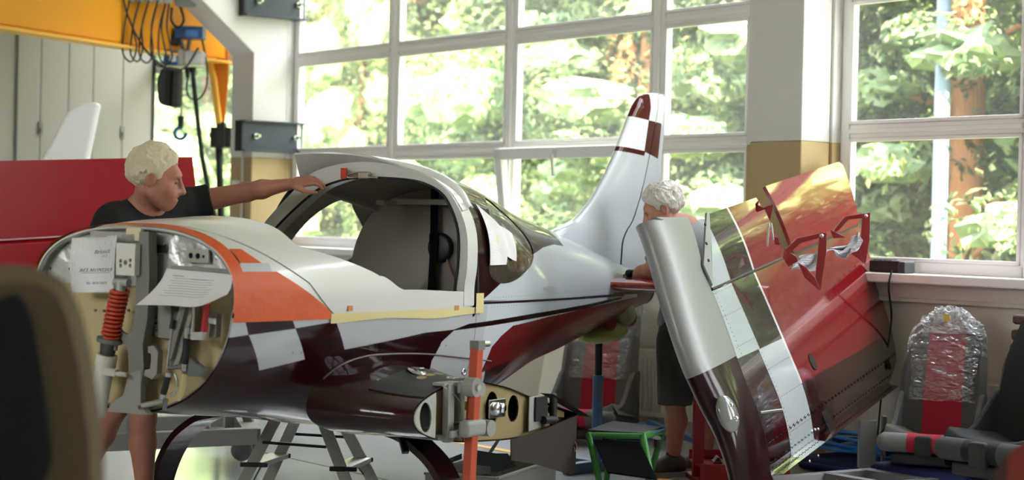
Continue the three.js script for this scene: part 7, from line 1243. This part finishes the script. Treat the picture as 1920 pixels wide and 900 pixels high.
{ // the man in shorts bending over the tailplane
  const o = thing('person', 'white haired man in a grey T-shirt and dark shorts bending over the aircraft tail', 'person');
  const o0 = T3([0.996,0.816,-10.6]); o.position.set(o0.x, 0, o0.z); const L = (g) => T3(g).sub(V3(o0.x, 0, o0.z));
  const skin = M(0xb98068, 0.55, { bumpMap: TX.fine, bumpScale: 0.0004, key: 'skinB' }), hairM = M(0xd3cec5, 0.8, { bumpMap: TX.fine, bumpScale: 0.002, key: 'hairB' });
  const pelvis = L([1.001,0.809,-10.62]), waist = L([1.025,1.014,-10.6]), chest = L([1.02,1.257,-10.55]), neckB = L([0.97,1.397,-10.5]), shA = L([0.873,1.295,-10.32]), shB = L([1.102,1.363,-10.78]);
  const elbow = L([0.773,1.169,-10.2]), wrist = L([0.639,1.091,-10.46]), elbowB = L([0.94,1.148,-10.85]), wristB = L([0.8,1.075,-10.9]);
  const head = L([0.838,1.502,-10.42]), fwd = V3(-0.86, -0.46, -0.12).normalize(), hb = basisFrom(head, fwd, V3(-0.4, 0.9, 0), 1.06);
  const hipA = L([0.939,0.759,-10.52]), hipB = L([1.054,0.749,-10.72]), kneeA = L([0.932,0.418,-10.46]), ankA = L([0.935,0.063,-10.5]), kneeB = L([1.15,0.406,-10.74]), ankB = L([1.137,0.082,-10.72]);
  ankA.y = 0.09; ankB.y = 0.09;
  const calf = (k, a) => k.clone().lerp(a, 0.3).add(V3(0.012, 0, -0.01));
  const body = [bone(neckB, head.clone().add(V3(0.02, -0.05, 0)), 0.058, 0.056), bone(shB.clone().lerp(neckB, 0.3), shA.clone().lerp(neckB, 0.3), 0.07, 0.07, 0.05), bone(chest, neckB, 0.125, 0.075, 0.06), bone(chest, waist, 0.145, 0.13, 0.06), bone(waist, pelvis, 0.13, 0.14, 0.05),
    bone(shA, elbow, 0.055, 0.046), bone(elbow, elbow.clone().lerp(wrist, 0.35), 0.046, 0.046), bone(elbow.clone().lerp(wrist, 0.35), wrist, 0.046, 0.031), bone(shB, elbowB, 0.055, 0.043), bone(elbowB, wristB, 0.042, 0.028),
    bone(hipA, kneeA, 0.09, 0.058), bone(hipB, kneeB, 0.09, 0.058), bone(kneeA, calf(kneeA, ankA), 0.054, 0.059), bone(calf(kneeA, ankA), ankA, 0.059, 0.036), bone(kneeB, calf(kneeB, ankB), 0.054, 0.059), bone(calf(kneeB, ankB), ankB, 0.059, 0.036)];
  const f = limbField(body, 0.025), [lo, hi] = boundsOf(body);
  const hx = V3(-0.9, -0.15, 0.1).normalize(), z = V3(0.1, -0.3, 0.95).addScaledVector(hx, -V3(0.1, -0.3, 0.95).dot(hx)).normalize(), y = z.clone().cross(hx), hm = new THREE.Matrix4().makeBasis(hx, y, z).setPosition(wrist);
  const hand = makeHand(hm, [[0.3, 0.5], [0.35, 0.5], [0.4, 0.5], [0.5, 0.5]], 0.03, 0.7, 1), handB = makeHand(new THREE.Matrix4().makeBasis(hx, y, z).setPosition(wristB), [0.3, 0.35, 0.4, 0.45], 0.03, 0.6, -1);
  part(o, 'body', join([mesher(f, lo, hi, 0.013), makeHead(o, hb, skin, hairM, 11, { front: 0.07, full: 0.017 }), hand, handB]), skin);
  part(o, 'wristwatch', [new THREE.TorusGeometry(0.034, 0.007, 8, 24).applyMatrix4(basisFrom(elbow.clone().lerp(wrist, 0.93), wrist.clone().sub(elbow), V3(0, 1, 0)))], C.black);
  const sleeve = shA.clone().lerp(elbow, 0.75), sleeveB = shB.clone().lerp(elbowB, 0.6);
  const shirt = [bone(shB.clone().lerp(neckB, 0.15), shA.clone().lerp(neckB, 0.15), 0.085, 0.085, 0.05), bone(chest, neckB.clone().add(V3(0.01, -0.03, 0)), 0.15, 0.09, 0.06), bone(chest, waist, 0.168, 0.158, 0.06), bone(waist, pelvis.clone().add(V3(0, 0.06, 0)), 0.158, 0.165, 0.05), bone(shA, sleeve, 0.078, 0.078), bone(shB, sleeveB, 0.076, 0.076)];
  const s0 = limbField(shirt, 0.03), ax = sleeve.clone().sub(shA).normalize(), sf = folds((p) => { const w = V3(p.x - sleeve.x, p.y - sleeve.y, p.z - sleeve.z); let d = s0(p); if (w.length() < 0.2) d = Math.max(d, w.dot(ax)); return Math.max(d, pelvis.y + 0.03 - p.y); }, 0.007, 8, 3);
  const [sl, sh] = boundsOf(shirt); part(o, 't_shirt', mesher(sf, sl, sh, 0.012), M(0x9aa0a0, 0.9, { bumpMap: TX.weave, bumpScale: 0.0005, key: 'teeB' }), 'grey T-shirt');
  const hem = kneeA.y - 0.01, shorts = [bone(pelvis.clone().add(V3(0, 0.07, 0)), pelvis, 0.15, 0.158, 0.05), bone(hipA, kneeA, 0.115, 0.098, 0.04), bone(hipB, kneeB, 0.115, 0.098, 0.04)];
  const [ql, qh] = boundsOf(shorts), q0 = limbField(shorts, 0.03); part(o, 'shorts', mesher(folds((p) => Math.max(q0(p), hem - p.y), 0.008, 9, 8), ql, qh, 0.013), M(0x3f403f, 0.9, { bumpMap: TX.weave, bumpScale: 0.0005, key: 'shortsB' }), 'dark grey shorts');
  part(o, 'pocket_flap', box(0.012, 0.05, 0.09, hipA.x - 0.1, hipA.y - 0.06, hipA.z, 0.004), M(0x353635, 0.9));
  for (const [a, d] of [[ankA, V3(-0.75, 0, 0.35).normalize()], [ankB, V3(-0.85, 0, 0.3).normalize()]]) {
    const sb = [bone(V3(a.x, 0.066, a.z).addScaledVector(d, -0.04), V3(a.x, 0.05, a.z).addScaledVector(d, 0.17), 0.048, 0.034, 0.03), bone(V3(a.x, 0.085, a.z), V3(a.x, 0.055, a.z).addScaledVector(d, 0.08), 0.048, 0.044, 0.03)], [l, h] = boundsOf(sb, 0.02), k0 = limbField(sb, 0.03);
    part(o, 'shoe', mesher((p) => Math.max(k0(p), 0.026 - p.y), l, h, 0.008), M(0x4b4a46, 0.8, { bumpMap: TX.weave, bumpScale: 0.0006, key: 'shoeB' }), 'grey trainer');
    part(o, 'shoe_sole', mesher((p) => Math.max(k0(V3(p.x, Math.max(p.y, 0.03), p.z)) - 0.004, p.y - 0.028, 0.002 - p.y), l, h, 0.008), M(0x9c958c, 0.7)); part(o, 'sock', rod([a.x, 0.08, a.z], [a.x, 0.135, a.z], 0.044, 0.041), M(0x191a1d, 0.9));
  }
}

scene.traverse((o) => { if (o.isMesh) { o.castShadow = true; o.receiveShadow = true; } });
renderer.render(scene, camera);
